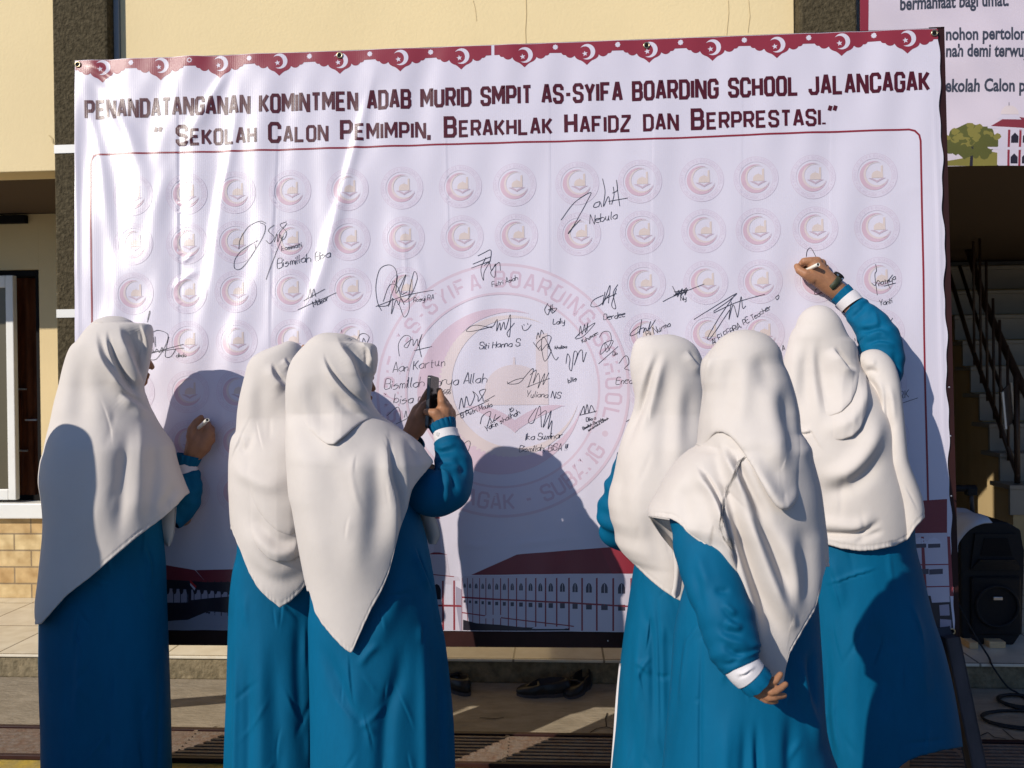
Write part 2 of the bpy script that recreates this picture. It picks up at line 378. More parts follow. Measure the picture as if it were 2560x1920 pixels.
# staircase on the right behind the veranda
st = empty('staircase', (2.6, 1.75, ZT), 'shaded tiled staircase with cream side wall climbing behind the loudspeaker', 'staircase')
yrow = lambda v: 760+v*.28921
steps = [(2525, yrow(1565), 2.70), (2500, yrow(1290), 2.90), (2474, yrow(1034), 3.10), (2449, yrow(776), 3.30), (2427, yrow(540), 3.50), (2407, yrow(318), 3.70), (2387, yrow(100), 3.90), (2368, yrow(-110), 4.10), (2350, yrow(-320), 4.30), (2332, yrow(-520), 4.50)]
qs = MB(); qt = MB()
prev = ZT
for i, (u, v, y) in enumerate(steps):
    w = on_y(u, v, y); x, z = w[0], w[2]
    y2 = y+.2 if i < len(steps)-1 else 5.4
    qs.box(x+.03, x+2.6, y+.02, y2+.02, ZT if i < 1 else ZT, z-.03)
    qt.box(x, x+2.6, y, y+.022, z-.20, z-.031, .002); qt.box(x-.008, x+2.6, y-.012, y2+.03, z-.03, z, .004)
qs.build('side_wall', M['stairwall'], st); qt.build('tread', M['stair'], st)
q = MB()
def rp(u, v, y): return tuple(on_y(u, v, y))
hand = [rp(2560+60, 1090, 2.6), rp(*K('Y', (850, 640))[0], 2.8), rp(*K('Y', (560, 0))[0], 3.5), rp(2371, 458, 4.2)]
q.tube(hand, .026, 10); q.build('handrail', M['rail'], st)
q = MB(); low = [rp(*K('Y', (850, 1500))[0], 2.78), rp(*K('Y', (640, 900))[0], 3.05), rp(*K('Y', (430, 330))[0], 3.5), rp(2360, 640, 3.95)]
q.tube(low, .016, 8)
q.tube([tuple(.45*np.array(a)+.55*np.array(b)) for a, b in zip(hand[1:], low)][:3], .013, 8); q.build('lower_rail', M['rail'], st)
def lerp_poly(pl, t):
    k = t*(len(pl)-1); j = min(int(k), len(pl)-2); f = k-j
    return tuple(pl[j][a]*(1-f)+pl[j+1][a]*f for a in range(3))
for t in (.02, .2, .36, .5, .63, .76, .9):
    a = lerp_poly(hand[1:], t); b = lerp_poly(low[:3], t)
    q = MB(); q.tube([(b[0], b[1], b[2]-.08), (b[0], b[1], a[2]+.0)], .018 if t < .05 else .009, 8); q.build('baluster', M['rail'], st)
q = MB(); q.box(1.61, 8, 5.4, 5.5, ZT, ZO); q.box(6.9, 7, 1.04, 5.4, ZT, ZO); q.box(1.61, 1.70, 1.72, 5.4, ZT, ZO); q.build('back_wall', M['stairwall'], st)  # back wall, plus unseen side walls added to block light from the stairwell
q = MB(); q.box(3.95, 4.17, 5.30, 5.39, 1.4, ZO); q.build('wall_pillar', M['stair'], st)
# sign with white side edges tied to the rail
nb = empty('rail_sign', rp(2520, 1010, 2.76), 'small dark sign with white side edges hanging on the stair rail', 'sign')
ps = [rp(*K('Y', c_)[0], yy) for c_, yy in (((705, 760), 2.76), ((735, 1080), 2.76), ((810, 1020), 2.86), ((780, 680), 2.86))]
q = MB(); q.prism(ps, (0, .012, 0)); q.build('panel', M['leg'], nb)
for a, b in ((ps[0], ps[1]), (ps[3], ps[2])):
    q = MB(); q.beam(tuple(np.array(a)+[0, -.008, 0]), tuple(np.array(b)+[0, -.008, 0]), .014, .012); q.build('edge_strip', M['white_paint'], nb)

# ------------------------------------------------------------ tools for draped cloth
def pchip(x, y, q):
    x = np.asarray(x, float); y = np.asarray(y, float); q = np.asarray(q, float)
    h = np.diff(x); dl = np.diff(y)/h; n = len(x); d = np.zeros(n)
    if n == 2: return np.interp(q, x, y)
    for i in range(1, n-1):
        if dl[i-1]*dl[i] > 0:
            w1 = 2*h[i]+h[i-1]; w2 = h[i]+2*h[i-1]; d[i] = (w1+w2)/(w1/dl[i-1]+w2/dl[i])
    d[0] = dl[0]; d[-1] = dl[-1]
    i = np.clip(np.searchsorted(x, q)-1, 0, n-2); qq = np.clip(q, x[0], x[-1]); t = (qq-x[i])/h[i]
    h00 = 2*t**3-3*t**2+1; h10 = t**3-2*t**2+t; h01 = -2*t**3+3*t**2; h11 = t**3-t**2
    return h00*y[i]+h10*h[i]*d[i]+h01*y[i+1]+h11*h[i]*d[i+1]
def crom(pts, n=28):
    """Catmull-Rom resampling of a polyline of any dimension"""
    p = np.asarray(pts, float)
    if len(p) == 2: return p[0]+(p[1]-p[0])*np.linspace(0, 1, n)[:, None]
    e = np.vstack([2*p[0]-p[1], p, 2*p[-1]-p[-2]]); m_ = len(p)-1
    k = np.linspace(0, m_, n); j = np.minimum(k.astype(int), m_-1); t = (k-j)[:, None]
    a, b, c, d = e[j], e[j+1], e[j+2], e[j+3]
    return .5*((2*b)+(-a+c)*t+(2*a-5*b+4*c-d)*t**2+(-a+3*b-3*c+d)*t**3)
def stroke_field(u, v, strokes):
    """relief in metres at photo positions u, v from fold strokes: (points, width, height_mm, kind, fade)"""
    out = np.zeros_like(u)
    for s in strokes:
        pts, w, a, kind = s[:4]; fade = max(.36, 1.5*s[4]) if len(s) > 4 else .36
        c = crom(pts, 26); seg = c[1:]-c[:-1]; L = np.hypot(seg[:, 0], seg[:, 1])+1e-9; cum = np.concatenate([[0], np.cumsum(L)]); tot = cum[-1]
        wm = max(w) if isinstance(w, tuple) else w
        sel = (u > c[:, 0].min()-3*wm) & (u < c[:, 0].max()+3*wm) & (v > c[:, 1].min()-3*wm) & (v < c[:, 1].max()+3*wm)
        if not sel.any(): continue
        uu, vv = u[sel], v[sel]
        best = np.full(uu.shape, 1e9); sd = np.zeros_like(uu); q = np.zeros_like(uu)
        for i in range(len(seg)):
            dx, dy = uu-c[i, 0], vv-c[i, 1]
            t0 = (dx*seg[i, 0]+dy*seg[i, 1])/L[i]**2; t = np.clip(t0, 0, 1)
            ex, ey = dx-t*seg[i, 0], dy-t*seg[i, 1]; d = np.hypot(ex, ey)
            k = d < best
            cr_ = (dx*seg[i, 1]-dy*seg[i, 0])/L[i]           # >0: right of a downward stroke, above a rightward one
            best = np.where(k, d, best); sd = np.where(k, np.where(cr_ >= 0, d, -d), sd); q = np.where(k, (cum[i]+t*L[i])/tot, q)
        ww = w[0]+(w[1]-w[0])*q if isinstance(w, tuple) else w
        aa = a[0]+(a[1]-a[0])*q if isinstance(a, tuple) else a
        aa = aa*min(1., tot/(5.5*wm))
        x = sd/ww
        if kind == 'r': pr = np.exp(-x*x)
        elif kind == 'v': pr = -np.exp(-x*x)
        elif kind == 'H': t_ = np.clip(x, 0, 1); pr = -4*t_*(1-t_)                 # flattens the flank on the right of a line
        else:
            if kind == 'L': x = -x
            # high on the positive side, quick drop to the other
            pr = np.where(x > 0, np.exp(-(x*.75)**2), np.exp(-(x/.26)**2))*1.0 - .45*np.exp(-((x+.62)/.40)**2)
        f0 = np.clip(q/fade, 0, 1) if fade > 0 else 1.; f1 = np.clip((1-q)/fade, 0, 1) if fade > 0 else 1.
        fd = (f0*f0*(3-2*f0))*(f1*f1*(3-2*f1))
        out[sel] += aa*.001*pr*fd
    return out
FOLD = 1.35
FWH = np.array([FW[0], FW[1], 0]); FWH /= np.linalg.norm(FWH)
def soft_noise(u, v, seed, amp):
    r = np.random.RandomState(seed); o = np.zeros_like(u)
    for k in range(7):
        wl_ = r.uniform(55, 190); th = r.uniform(-.5, .5); ph = r.uniform(0, 6.28)
        o += np.sin(2*math.pi*(u*math.cos(th)+v*.45*math.sin(th))/wl_+ph+.8*np.sin(v/r.uniform(60, 160)+ph))/7
    return amp*o
def creases(seed, Lp, Rp, n, w, a, slant):
    """small crisp wrinkles scattered over a garment"""
    r = random.Random(seed); out = []
    va, vb_ = Lp[0][1]+110, min(Lp[-1][1], 1960)
    for _ in range(n):
        v = r.uniform(va, vb_); ul = np.interp(v, [q_[1] for q_ in Lp], [q_[0] for q_ in Lp]); ur = np.interp(v, [q_[1] for q_ in Rp], [q_[0] for q_ in Rp])
        u = ul+(ur-ul)*r.uniform(.12, .88); L = r.uniform(50, 170); th = r.gauss(0, slant); k = r.uniform(-.25, .25)
        pts = [(u+L*t*math.sin(th)+L*k*t*(1-t), v+L*t*math.cos(th)) for t in (0, .33, .66, 1)]
        out.append((pts, r.uniform(*w), r.uniform(*a), r.choice('rvLR'), .3))
    return out
def sweep(d0, Lp, Rp, T, hem=None, vb=None, strokes=(), nc=(190, 60), nr=240, C=None, p=2.05, hole=None, stitch=True, seed=1, namp=.0006, scale_back=1., flute=None, grow=0., lift=None):
    """closed cloth shape from its left and right outline (photo px), half depth T(v) in m, hem v(u); returns verts, quads"""
    strokes = list(strokes)+(creases(seed, Lp, Rp, 7, (6, 9), (1.2, 2.2), .35) if stitch or lift else creases(seed, Lp, Rp, 22, (5, 9), (1.5, 3.2), .45))
    v0 = Lp[0][1]; q = lambda v: np.sqrt(np.maximum(np.asarray(v, float)-v0, 0))
    vmax = max(Lp[-1][1], Rp[-1][1])
    dense = v0+(vmax-v0)*np.linspace(0, 1, 700)**2
    uL = pchip(q([x[1] for x in Lp]), [x[0] for x in Lp], q(dense)); uR = pchip(q([x[1] for x in Rp]), [x[0] for x in Rp], q(dense))
    Td = pchip(q([x[0] for x in T]), [x[1] for x in T], q(dense))
    Cd = pchip([x[0] for x in C], [x[1] for x in C], dense) if C else np.zeros_like(dense)
    th = np.concatenate([np.linspace(0, math.pi, nc[0], endpoint=False), np.linspace(math.pi, 2*math.pi, nc[1], endpoint=False)]); n = len(th)
    cu = np.sign(np.cos(th))*np.abs(np.cos(th))**(2/p); su = np.sign(np.sin(th))*np.abs(np.sin(th))**(2/p)
    def place(vg):
        a = np.interp(vg, dense, uL); b = np.interp(vg, dense, uR); t = np.interp(vg, dense, Td); cc = np.interp(vg, dense, Cd); d = d0+cc
        w = (b-a)/2*d/FPX+grow*.3; t = t+grow
        tt = np.where(su > 0, t, t*scale_back)
        if flute:
            k, am, vs = flute
            g = np.clip((vg-vs)/(vmax-vs), 0, 1); w = w*1.; fl = am*g*(np.sin(k*th+.7)+.5*np.sin(1.7*k*th+2.1+vg*.002))
        else: fl = 0.
        ctr = P((a+b)/2, vg, d)
        return ctr+RT*(w*cu)[..., None]-FWH*(tt*su+fl*np.clip(su, 0, 1))[..., None]
    if hem is not None:
        hem = sorted(hem); hx = [x[0] for x in hem]; hy = [x[1] for x in hem]
        gv = np.repeat(dense[1:, None], n, 1); pu, pv = proj(place(gv))
        over = pv > np.interp(pu, hx, hy)
        over[-1] = True
        k = over.argmax(0); vbt = dense[1:][k]
        vbt = np.minimum(vbt, vmax)
        ker = np.array([1, 2, 3, 2, 1.])/9
        vbt = np.convolve(np.concatenate([vbt[-2:], vbt, vbt[:2]]), ker, 'valid')
    else: vbt = np.full(n, vb if vb else vmax)
    s = np.linspace(.004, 1, nr)**1.55
    vg = v0+(vbt[None, :]-v0)*s[:, None]
    pos = place(vg)
    u, v = proj(pos)
    D = FOLD*stroke_field(u, v, strokes)+soft_noise(u, v, seed, namp)*np.clip((v-v0-60)/120, 0, 1)
    if stitch:
        dist = (vbt[None, :]-vg)
        D += -.0016*np.exp(-((dist-10)/2.2)**2)+.0006*np.sin(u*.55+2*np.sin(u*.13))*np.exp(-(dist/13)**2)
    wgt = np.clip(su*2.2, 0, 1)[None, :]
    if lift:                                     # a cowl: its lower edge stands off the layer below and rolls under
        lu = np.interp(u, [q_[0] for q_ in lift], [q_[1]*.001 for q_ in lift]); sr = np.linspace(.004, 1, nr)[:, None]
        D = D+np.maximum(lu, 0)*sr**3.5*np.clip(su, 0, 1)[None, :]; ng = np.minimum(lu, 0)*sr**3.5; rl = np.clip((sr-.955)/.045, 0, 1)
        D = D-.009*(1-np.sqrt(np.maximum(0, 1-rl*rl)))
    dirv = RT[None]*(cu*.35)[:, None]-FWH[None]*np.maximum(su, .05)[:, None]; dirv /= np.linalg.norm(dirv, axis=1)[:, None]
    pos = pos+dirv[None]*(D*wgt)[..., None]
    if lift: pos = pos+ng[..., None]*(RT[None]*cu[:, None]-FWH[None]*np.clip(su, 0, 1)[:, None])[None]
    # inner lip so the hem has thickness
    ctr = pos.mean(1, keepdims=True); last = pos[-1:]; inw = (ctr[-1:]-last); inw[..., 2] = 0; inw /= np.linalg.norm(inw, axis=-1, keepdims=True)+1e-9
    l1 = last+inw*.003; l2 = pos[-6:-5]+inw*.004
    top = np.repeat(P(np.array([(Lp[0][0]+Rp[0][0])/2]), np.array([v0]), np.array([d0]))[None], n, 1)
    allp = np.concatenate([top[:, :n], pos, l1, l2], 0)
    R_ = allp.shape[0]; vs = allp.reshape(-1, 3)
    i = np.arange(R_-1)[:, None]*n; j = np.arange(n)[None]; j2 = (j+1) % n
    f = np.stack([i+j, i+n+j, i+n+j2, i+j2], -1).reshape(-1, 4)
    if hole:
        (ha, hb, hv0, hv1) = hole; tj = np.degrees(th); tj = np.where(tj > 180, tj-360, tj)
        mid = np.repeat(((tj > ha) & (tj < hb))[None], R_-1, 0); vm = np.concatenate([vg[:1], vg, vg[-1:], vg[-1:]], 0)[:R_-1]
        kill = (mid & (vm > hv0) & (vm < hv1)).reshape(-1); f = f[~kill]
    return vs, f
def patch(left, right, n=30, m=14, bulge=0., strokes=()):
    """cloth flap between two edges given as (u, v, depth)"""
    a = crom(left, n); b = crom(right, n); t = np.linspace(0, 1, m)[None, :, None]
    g = a[:, None]*(1-t)+b[:, None]*t
    pos = P(g[..., 0], g[..., 1], g[..., 2]-bulge*np.sin(math.pi*t[..., 0]))
    if strokes: pos = pos-FWH*stroke_field(g[..., 0], g[..., 1], strokes)[..., None]
    back = pos+FWH*.003
    vs = np.concatenate([pos.reshape(-1, 3), back.reshape(-1, 3)]); f = []
    for i in range(n-1):
        for j in range(m-1):
            k = i*m+j; f.append((k, k+1, k+m+1, k+m)); k2 = k+n*m; f.append((k2, k2+m, k2+m+1, k2+1))
    o = n*m
    for i in range(n-1):
        for k in (i*m, i*m+m-1): f.append((k, k+m, k+m+o, k+o))
    for j in range(m-1):
        for k in (j, (n-1)*m+j): f.append((k, k+1, k+1+o, k+o))
    return vs, np.array(f)
def join(*parts):
    vs = []; fs = []; o = 0
    for v, f in parts: vs.append(v); fs.append(np.asarray(f)+o); o += len(v)
    return np.concatenate(vs), np.concatenate(fs)
def tube3(path, ns=56, nr=90, wr=0., k=6., seed=3, strokes=(), pleat=None, close=True, lip=True, flat=1.):
    """sleeve-like tube along (u, v, depth, radius) with wrinkles; returns verts, quads"""
    c = crom([tuple(P(np.array(p[0]), np.array(p[1]), np.array(p[2])))+(p[3],) for p in path], nr)
    x = c[:, :3]; r = c[:, 3]; t = np.gradient(x, axis=0); t /= np.linalg.norm(t, axis=1)[:, None]
    ref = -FW; pos = np.zeros((nr, ns, 3)); th = np.linspace(0, 2*math.pi, ns, endpoint=False)
    rs = np.random.RandomState(seed); ph = rs.uniform(0, 6.28, 8)
    s = np.linspace(0, 1, nr)
    nrm = np.zeros_like(pos)
    for i in range(nr):
        a = ref-t[i]*ref.dot(t[i]); a /= np.linalg.norm(a); b = np.cross(t[i], a); ref = a
        rad = r[i]*np.ones(ns)
        if wr:
            ww = s[i]*k*2*math.pi
            rad += wr*(np.sin(ww+1.3*np.sin(th+ph[0])+ph[1])*.6+.5*np.sin(1.63*ww+1.8*np.sin(th+ph[2])+ph[3])+.35*np.sin(3*th+.5*ww+ph[4]))
        if pleat:
            rad = rad*(1+pleat[1]*np.abs(np.sin(pleat[0]*th/2))*s[i]-pleat[1]*.5*s[i])
        nn = a[None]*np.cos(th)[:, None]+b[None]*flat*np.sin(th)[:, None]
        pos[i] = x[i]+nn*rad[:, None]; nrm[i] = nn
    if strokes:
        u, v = proj(pos); D = stroke_field(u, v, strokes); fc = np.clip(-(nrm@FWH)*2, 0, 1); pos = pos+nrm*(D*fc)[..., None]
    if lip:
        e = x[-1][None]+(pos[-1]-x[-1])*.9; e2 = x[-8][None]+(pos[-8]-x[-8])*.86
        pos = np.concatenate([pos, e[None], e2[None]], 0)
    R_ = pos.shape[0]; i = np.arange(R_-1)[:, None]*ns; j = np.arange(ns)[None]; j2 = (j+1) % ns
    f = np.stack([i+j, i+j2, i+ns+j2, i+ns+j], -1).reshape(-1, 4)
    return pos.reshape(-1, 3), f

# ------------------------------------------------------------ bodies
def capsule(p0, r0, p1, r1, n=14, k=5):
    p0 = np.asarray(p0, float); p1 = np.asarray(p1, float); t = p1-p0; L = np.linalg.norm(t); t = t/max(L, 1e-6) if L > 1e-6 else np.array([0, 0, 1.])
    a = np.cross(t, [0.3, .8, .5]); a /= np.linalg.norm(a); b = np.cross(t, a)
    rings = []
    for i in range(k+1):
        g = -math.pi/2+i/k*math.pi/2; rings.append((p0+t*r0*math.sin(g), max(r0*math.cos(g), r0*.02)))
    for i in range(k+1):
        g = i/k*math.pi/2; rings.append((p1+t*r1*math.sin(g), max(r1*math.cos(g), r1*.02)))
    th = np.linspace(0, 2*math.pi, n, endpoint=False); vs = []
    for c, r in rings: vs.append(c+(a[None]*np.cos(th)[:, None]+b[None]*np.sin(th)[:, None])*r)
    vs = np.concatenate(vs); fs = []
    R_ = len(rings)
    for i in range(R_-1):
        for j in range(n): fs.append((i*n+j, i*n+(j+1) % n, (i+1)*n+(j+1) % n, (i+1)*n+j))
    fs.append(tuple(range(n))[::-1]); fs.append(tuple((R_-1)*n+j for j in range(n)))
    return vs, fs
def remesh(caps, voxel, smooth=5):
    """fuse tapered capsules [(p0, r0, p1, r1)] into one continuous skin"""
    vs = []; fs = []; o = 0
    for c in caps:
        v, f = capsule(*c); vs.append(v); fs += [tuple(i+o for i in q) for q in f]; o += len(v)
    me = bpy.data.meshes.new('tmp'); me.from_pydata([tuple(x) for x in np.concatenate(vs)], [], fs)
    ob = bpy.data.objects.new('tmp', me); col.objects.link(ob)
    md = ob.modifiers.new('r', 'REMESH'); md.mode = 'VOXEL'; md.voxel_size = voxel
    ms = ob.modifiers.new('s', 'SMOOTH'); ms.iterations = smooth; ms.factor = .5
    dg = bpy.context.evaluated_depsgraph_get(); ev = ob.evaluated_get(dg); m2 = ev.to_mesh()
    n = len(m2.vertices); co = np.zeros(n*3, np.float32); m2.vertices.foreach_get('co', co)
    faces = [tuple(p_.vertices) for p_ in m2.polygons]
    ev.to_mesh_clear(); bpy.data.objects.remove(ob); bpy.data.meshes.remove(me)
    return co.reshape(-1, 3), faces
def chain(c, *pts):
    """crop-coordinate chain (x, y, depth, radius) -> capsules"""
    ox, oy, s = CR[c]; q = [(P(np.array(ox+p[0]*s), np.array(oy+p[1]*s), np.array(p[2])), p[3]) for p in pts]
    return [(a[0], a[1], b[0], b[1]) for a, b in zip(q, q[1:])]
def body(root, head, face, base, arms=(), fine=(), lean=(0, 0)):
    """head: centre in m, face: unit vector the face looks along; base: ground point; arms: coarse capsules; fine: hand capsules"""
    h = np.array(head); f = np.array(face, float); f /= np.linalg.norm(f); side = np.cross(f, [0, 0, 1.])
    b = np.array(base, float); zs = h[2]-.245
    neck = h+np.array([0, 0, -.10])-f*.015; ch = np.array([h[0]*.8+b[0]*.2, h[1]*.8+b[1]*.2, zs-.05]); hip = np.array([b[0]*.8+h[0]*.2, b[1]*.8+h[1]*.2, zs*.62])
    h = h+np.array([0, 0, -.018])+FWH*.012
    caps = [(h-f*.016+[0, 0, .022], .064, h+f*.010+[0, 0, .018], .062), (h+f*.018+[0, 0, -.033], .050, h+f*.040+[0, 0, -.078], .027),
            (neck+[0, 0, .03], .038, ch+[0, 0, .05], .042),
            (ch-side*.072, .048, ch+side*.072, .048), (ch-side*.035, .066, hip-side*.02+[0, 0, .12], .070), (ch+side*.035, .066, hip+side*.02+[0, 0, .12], .070),
            (hip-side*.025, .072, hip+side*.025, .072)]
    for sg in (-1, 1):
        kn = b+side*sg*.08+[0, 0, zs*.33]; an = b+side*sg*.075+[0, 0, .06]
        caps += [(hip+side*sg*.05, .070, kn, .050), (kn, .048, an, .034), (an-f*.02, .034, an+f*.13+[0, 0, -.03], .026)]
    caps += list(arms)
    v1, f1 = remesh(caps, .012, 4)
    # face features at finer resolution, fused to the front of the head
    g = .86
    fc_ = [(f*.055, .045, f*.048+[0, 0, -.06], .038), (f*.090+[0, 0, .005], .008, f*.106+[0, 0, -.032], .012), (f*.088+side*.02+[0, 0, -.062], .008, f*.088-side*.02+[0, 0, -.062], .008),
           (f*.086+side*.016+[0, 0, -.073], .008, f*.086-side*.016+[0, 0, -.073], .008), (f*.085+side*.045+[0, 0, .022], .010, f*.092+side*.01+[0, 0, .022], .009), (f*.085-side*.045+[0, 0, .022], .010, f*.092-side*.01+[0, 0, .022], .009),
           (f*.07+[0, 0, -.095], .016, f*.078+[0, 0, -.09], .014), (side*.074+[0, 0, .01], .010, side*.072+[0, 0, -.03], .009), (side*-.074+[0, 0, .01], .010, side*-.072+[0, 0, -.03], .009)]
    fcaps = [(h+np.asarray(a_)*g, ra*g, h+np.asarray(b_)*g, rb*g) for a_, ra, b_, rb in fc_]
    v2, f2 = remesh(fcaps, .0045, 3)
    vs = [v1, v2]; fs = list(f1)+[tuple(i+len(v1) for i in q) for q in f2]
    for fc, vx in fine:
        v3, f3 = remesh(fc, vx, 4); o = sum(len(x) for x in vs); vs.append(v3); fs += [tuple(i+o for i in q) for q in f3]
    o = link('body', mesh_np('body', np.concatenate(vs), fs, M['skin']), root)
    for sg in (-1, 1):
        q = MB(); bmesh.ops.create_uvsphere(q.bm, u_segments=10, v_segments=8, radius=.010, matrix=Matrix.Translation(Vector(h+f*.072+side*sg*.028+[0, 0, .004])))
        q.build('eye', M['eye'], root)
    return o
def cloth_obj(name, vf, m, parent):
    return link(name, mesh_np(name, vf[0], vf[1], m), parent)

# ------------------------------------------------------------ the signing banner
BL = .0261; SB, CB = math.sin(BL), math.cos(BL); BZ = .5
BN = np.array([0, -CB, SB])                                  # towards the yard
def bxs(u, v):
    """photo pixel -> (x, s) on the banner plane"""
    w = pray(u, v); o = CAM-np.array([0, 0, BZ]); k = -(o@BN)/(w@BN); p_ = o+w*np.asarray(k)[..., None]
    return np.stack([p_[..., 0], p_[..., 2]*CB+p_[..., 1]*SB], -1)
def bpix(x, s): return proj(np.stack([x, s*SB, BZ+s*CB], -1))
bw_strokes = [
    # (points, width px, height mm, kind, fade): creases, sags and tension folds of the cloth
    (K('A', (1425, 385), (1330, 560), (1230, 740), (1100, 900)), (9, 22), (9, 7), 'r', .15),
    (K('A', (1105, 400), (1095, 600), (1090, 1000), (1100, 1659), (1105, 2200)), 10, 4.5, 'L', .1),
    (K('A', (1490, 440), (1430, 900), (1360, 1250), (1310, 1659), (1240, 2000), (1180, 2300)), (8, 26), (5, 9), 'r', .1),
    (K('A', (1695, 470), (1700, 900), (1685, 1300), (1660, 1800), (1655, 2500)), 9, 3.6, 'L', .1),
    (K('B', (365, 350), (300, 600), (240, 830), (180, 1050), (110, 1330), (20, 1659), (-120, 2100), (-160, 2400)), (9, 24), (11, 9), 'r', .06),
    (K('B', (380, 400), (330, 650), (300, 900), (240, 1100)), 26, 6, 'v', .2),
    (K('A', (510, 390), (560, 700), (640, 1100), (700, 1659), (720, 2300)), (10, 26), (6, 7), 'r', .12),
    (K('A', (520, 400), (700, 650), (860, 1000), (900, 1500)), (10, 30), (7, 6), 'r', .2),
    (K('A', (500, 380), (620, 430), (740, 520)), 10, 7, 'r', .3),
    (K('A', (1090, 900), (1000, 1200), (930, 1500), (800, 1900)), (14, 34), (5, 8), 'r', .2),
    (K('A', (1240, 790), (1190, 850), (1100, 890)), 7, 5, 'r', .3), (K('A', (1120, 1620), (1160, 1590), (1200, 1560)), 5, 4, 'r', .3),
    (K('D', (1050, 330), (1120, 250), (1240, 180)), 8, 4, 'r', .3),
    (K('D', (1560, 160), (1450, 600), (1380, 1000)), 30, 7, 'r', .2), (K('D', (1900, 500), (1880, 900), (1890, 1300)), 14, 5, 'r', .2),
    (K('E', (560, -100), (630, 300), (660, 700), (650, 1000)), 13, 4, 'r', .2),
    (K('B', (770, 640), (780, 1000), (800, 1659)), 6, 2.4, 'L', .2), (K('B', (1408, 300), (1410, 900), (1410, 1659), (1420, 2300)), 7, 2.2, 'L', .1),
    (K('B', (2075, 380), (2050, 900), (2035, 1659), (2030, 2100)), 8, 2.6, 'R', .1), (K('C', (478, 420), (475, 900), (470, 1659)), 7, 2.2, 'L', .1),
    (K('C', (1020, 460), (1025, 900), (1010, 1659)), 7, 2.2, 'R', .1), (K('B', (500, 1330), (520, 1500), (530, 1659), (560, 1900)), 6, 2, 'r', .2),
    (K('C', (1640, 250), (1655, 700), (1680, 1300), (1700, 2100), (1740, 3300)), 6, 5, 'r', .05),
    (K('H', (1100, 300), (1500, 250), (1700, 240)), 9, 2.2, 'r', .2), (K('H', (800, 260), (1000, 290), (1120, 230)), 9, 2, 'r', .2),
    (K('A', (480, 560), (475, 1000), (480, 1659), (490, 2400)), 8, 4, 'r', .05),
    (K('C', (0, 260), (500, 250), (1000, 215), (1600, 180)), 10, 1.5, 'v', .1), (K('B', (1600, 920), (1900, 1000), (2200, 950)), 14, 1.6, 'r', .3), (K('C', (600, 900), (1100, 880), (1500, 960)), 16, 1.8, 'v', .3),
    (K('C', (1400, 1200), (1560, 1150), (1690, 1180)), 12, 2, 'r', .3)]
_rs = np.random.RandomState(11); _w = [(_rs.uniform(.12, .5), _rs.uniform(-1, 1), _rs.uniform(0, 6.28)) for _ in range(9)]
bw_strokes = [(a_, b_, (c_*.5 if k_ in 'LR' else c_), k_, e_) for a_, b_, c_, k_, e_ in bw_strokes]
def bdisp(x, s):
    """cloth relief in metres at banner coordinates"""
    u, v = bpix(x, s); o = .70*stroke_field(u, v, bw_strokes)*(.35+.65/(1+np.exp((x-.1)*4)))
    for wl_, t, ph in _w: o = o+.0006*np.sin(2*math.pi*(x+.35*t*s)/wl_+ph+.6*math.sin(ph)*s)
    lf = 1/(1+np.exp((x+.15)*5))
    o = o+lf*.55*(.0030*np.sin(2*math.pi*(x+.10*s)/.23+.9*np.sin(s*4.1+1))+.0016*np.sin(2*math.pi*(x-.16*s)/.117+1.4*np.sin(s*7+2)+2)+.0009*np.sin(2*math.pi*s/.21+2.2*np.sin(x*8)))
    r = np.sin(x*47+2*np.sin(s*9))*np.sin(s*31+2.2*np.sin(x*13)); o = o+.00022*r*np.exp(-((x+.9)/1.2)**2)
    return o
def bpos(x, s, off=0.):
    x = np.asarray(x, float); s = np.asarray(s, float); d = .006+bdisp(x, s)+off
    return np.stack([x, s*SB, BZ+s*CB], -1)+BN*d[..., None]
def bnormals(me, x, s):
    """shading normals from the cloth relief itself, shared by the sheet and everything printed on it"""
    e = .0025; gx_ = (bdisp(x+e, s)-bdisp(x-e, s))/(2*e); gs_ = (bdisp(x, s+e)-bdisp(x, s-e))/(2*e)
    n = BN[None]-gx_[:, None]*np.array([[1., 0, 0]])-gs_[:, None]*np.array([[0, SB, CB]]); n /= np.linalg.norm(n, axis=1)[:, None]
    me.normals_split_custom_set_from_vertices(n.tolist())
ban = empty('signing_banner', (0, -.05, 0), 'huge white vinyl banner covered in handwritten signatures on a dark wooden stand', 'banner')
c4 = bxs(np.array([190, 2344, 2382, 188]), np.array([153, 73, 1583, 1571]))
nx, nz = 620, 420
a, b = np.meshgrid(np.linspace(0, 1, nx), np.linspace(0, 1, nz))
gx = (c4[3, 0]*(1-a)+c4[2, 0]*a)*(1-b)+(c4[0, 0]*(1-a)+c4[1, 0]*a)*b; gs = (c4[3, 1]*(1-a)+c4[2, 1]*a)*(1-b)+(c4[0, 1]*(1-a)+c4[1, 1]*a)*b
gx = gx+np.where(a > .985, .0035*np.sin(gs*21)+.002*np.sin(gs*53), 0)*(a-.985)/.015
i, j = np.meshgrid(np.arange(nz-1), np.arange(nx-1), indexing='ij'); k = (i*nx+j).ravel()
sheet = link('vinyl_sheet', mesh_np('vinyl_sheet', bpos(gx, gs).reshape(-1, 3), np.stack([k, k+1, k+nx+1, k+nx], -1), V['white']), ban)
bnormals(sheet.data, gx.ravel(), gs.ravel())

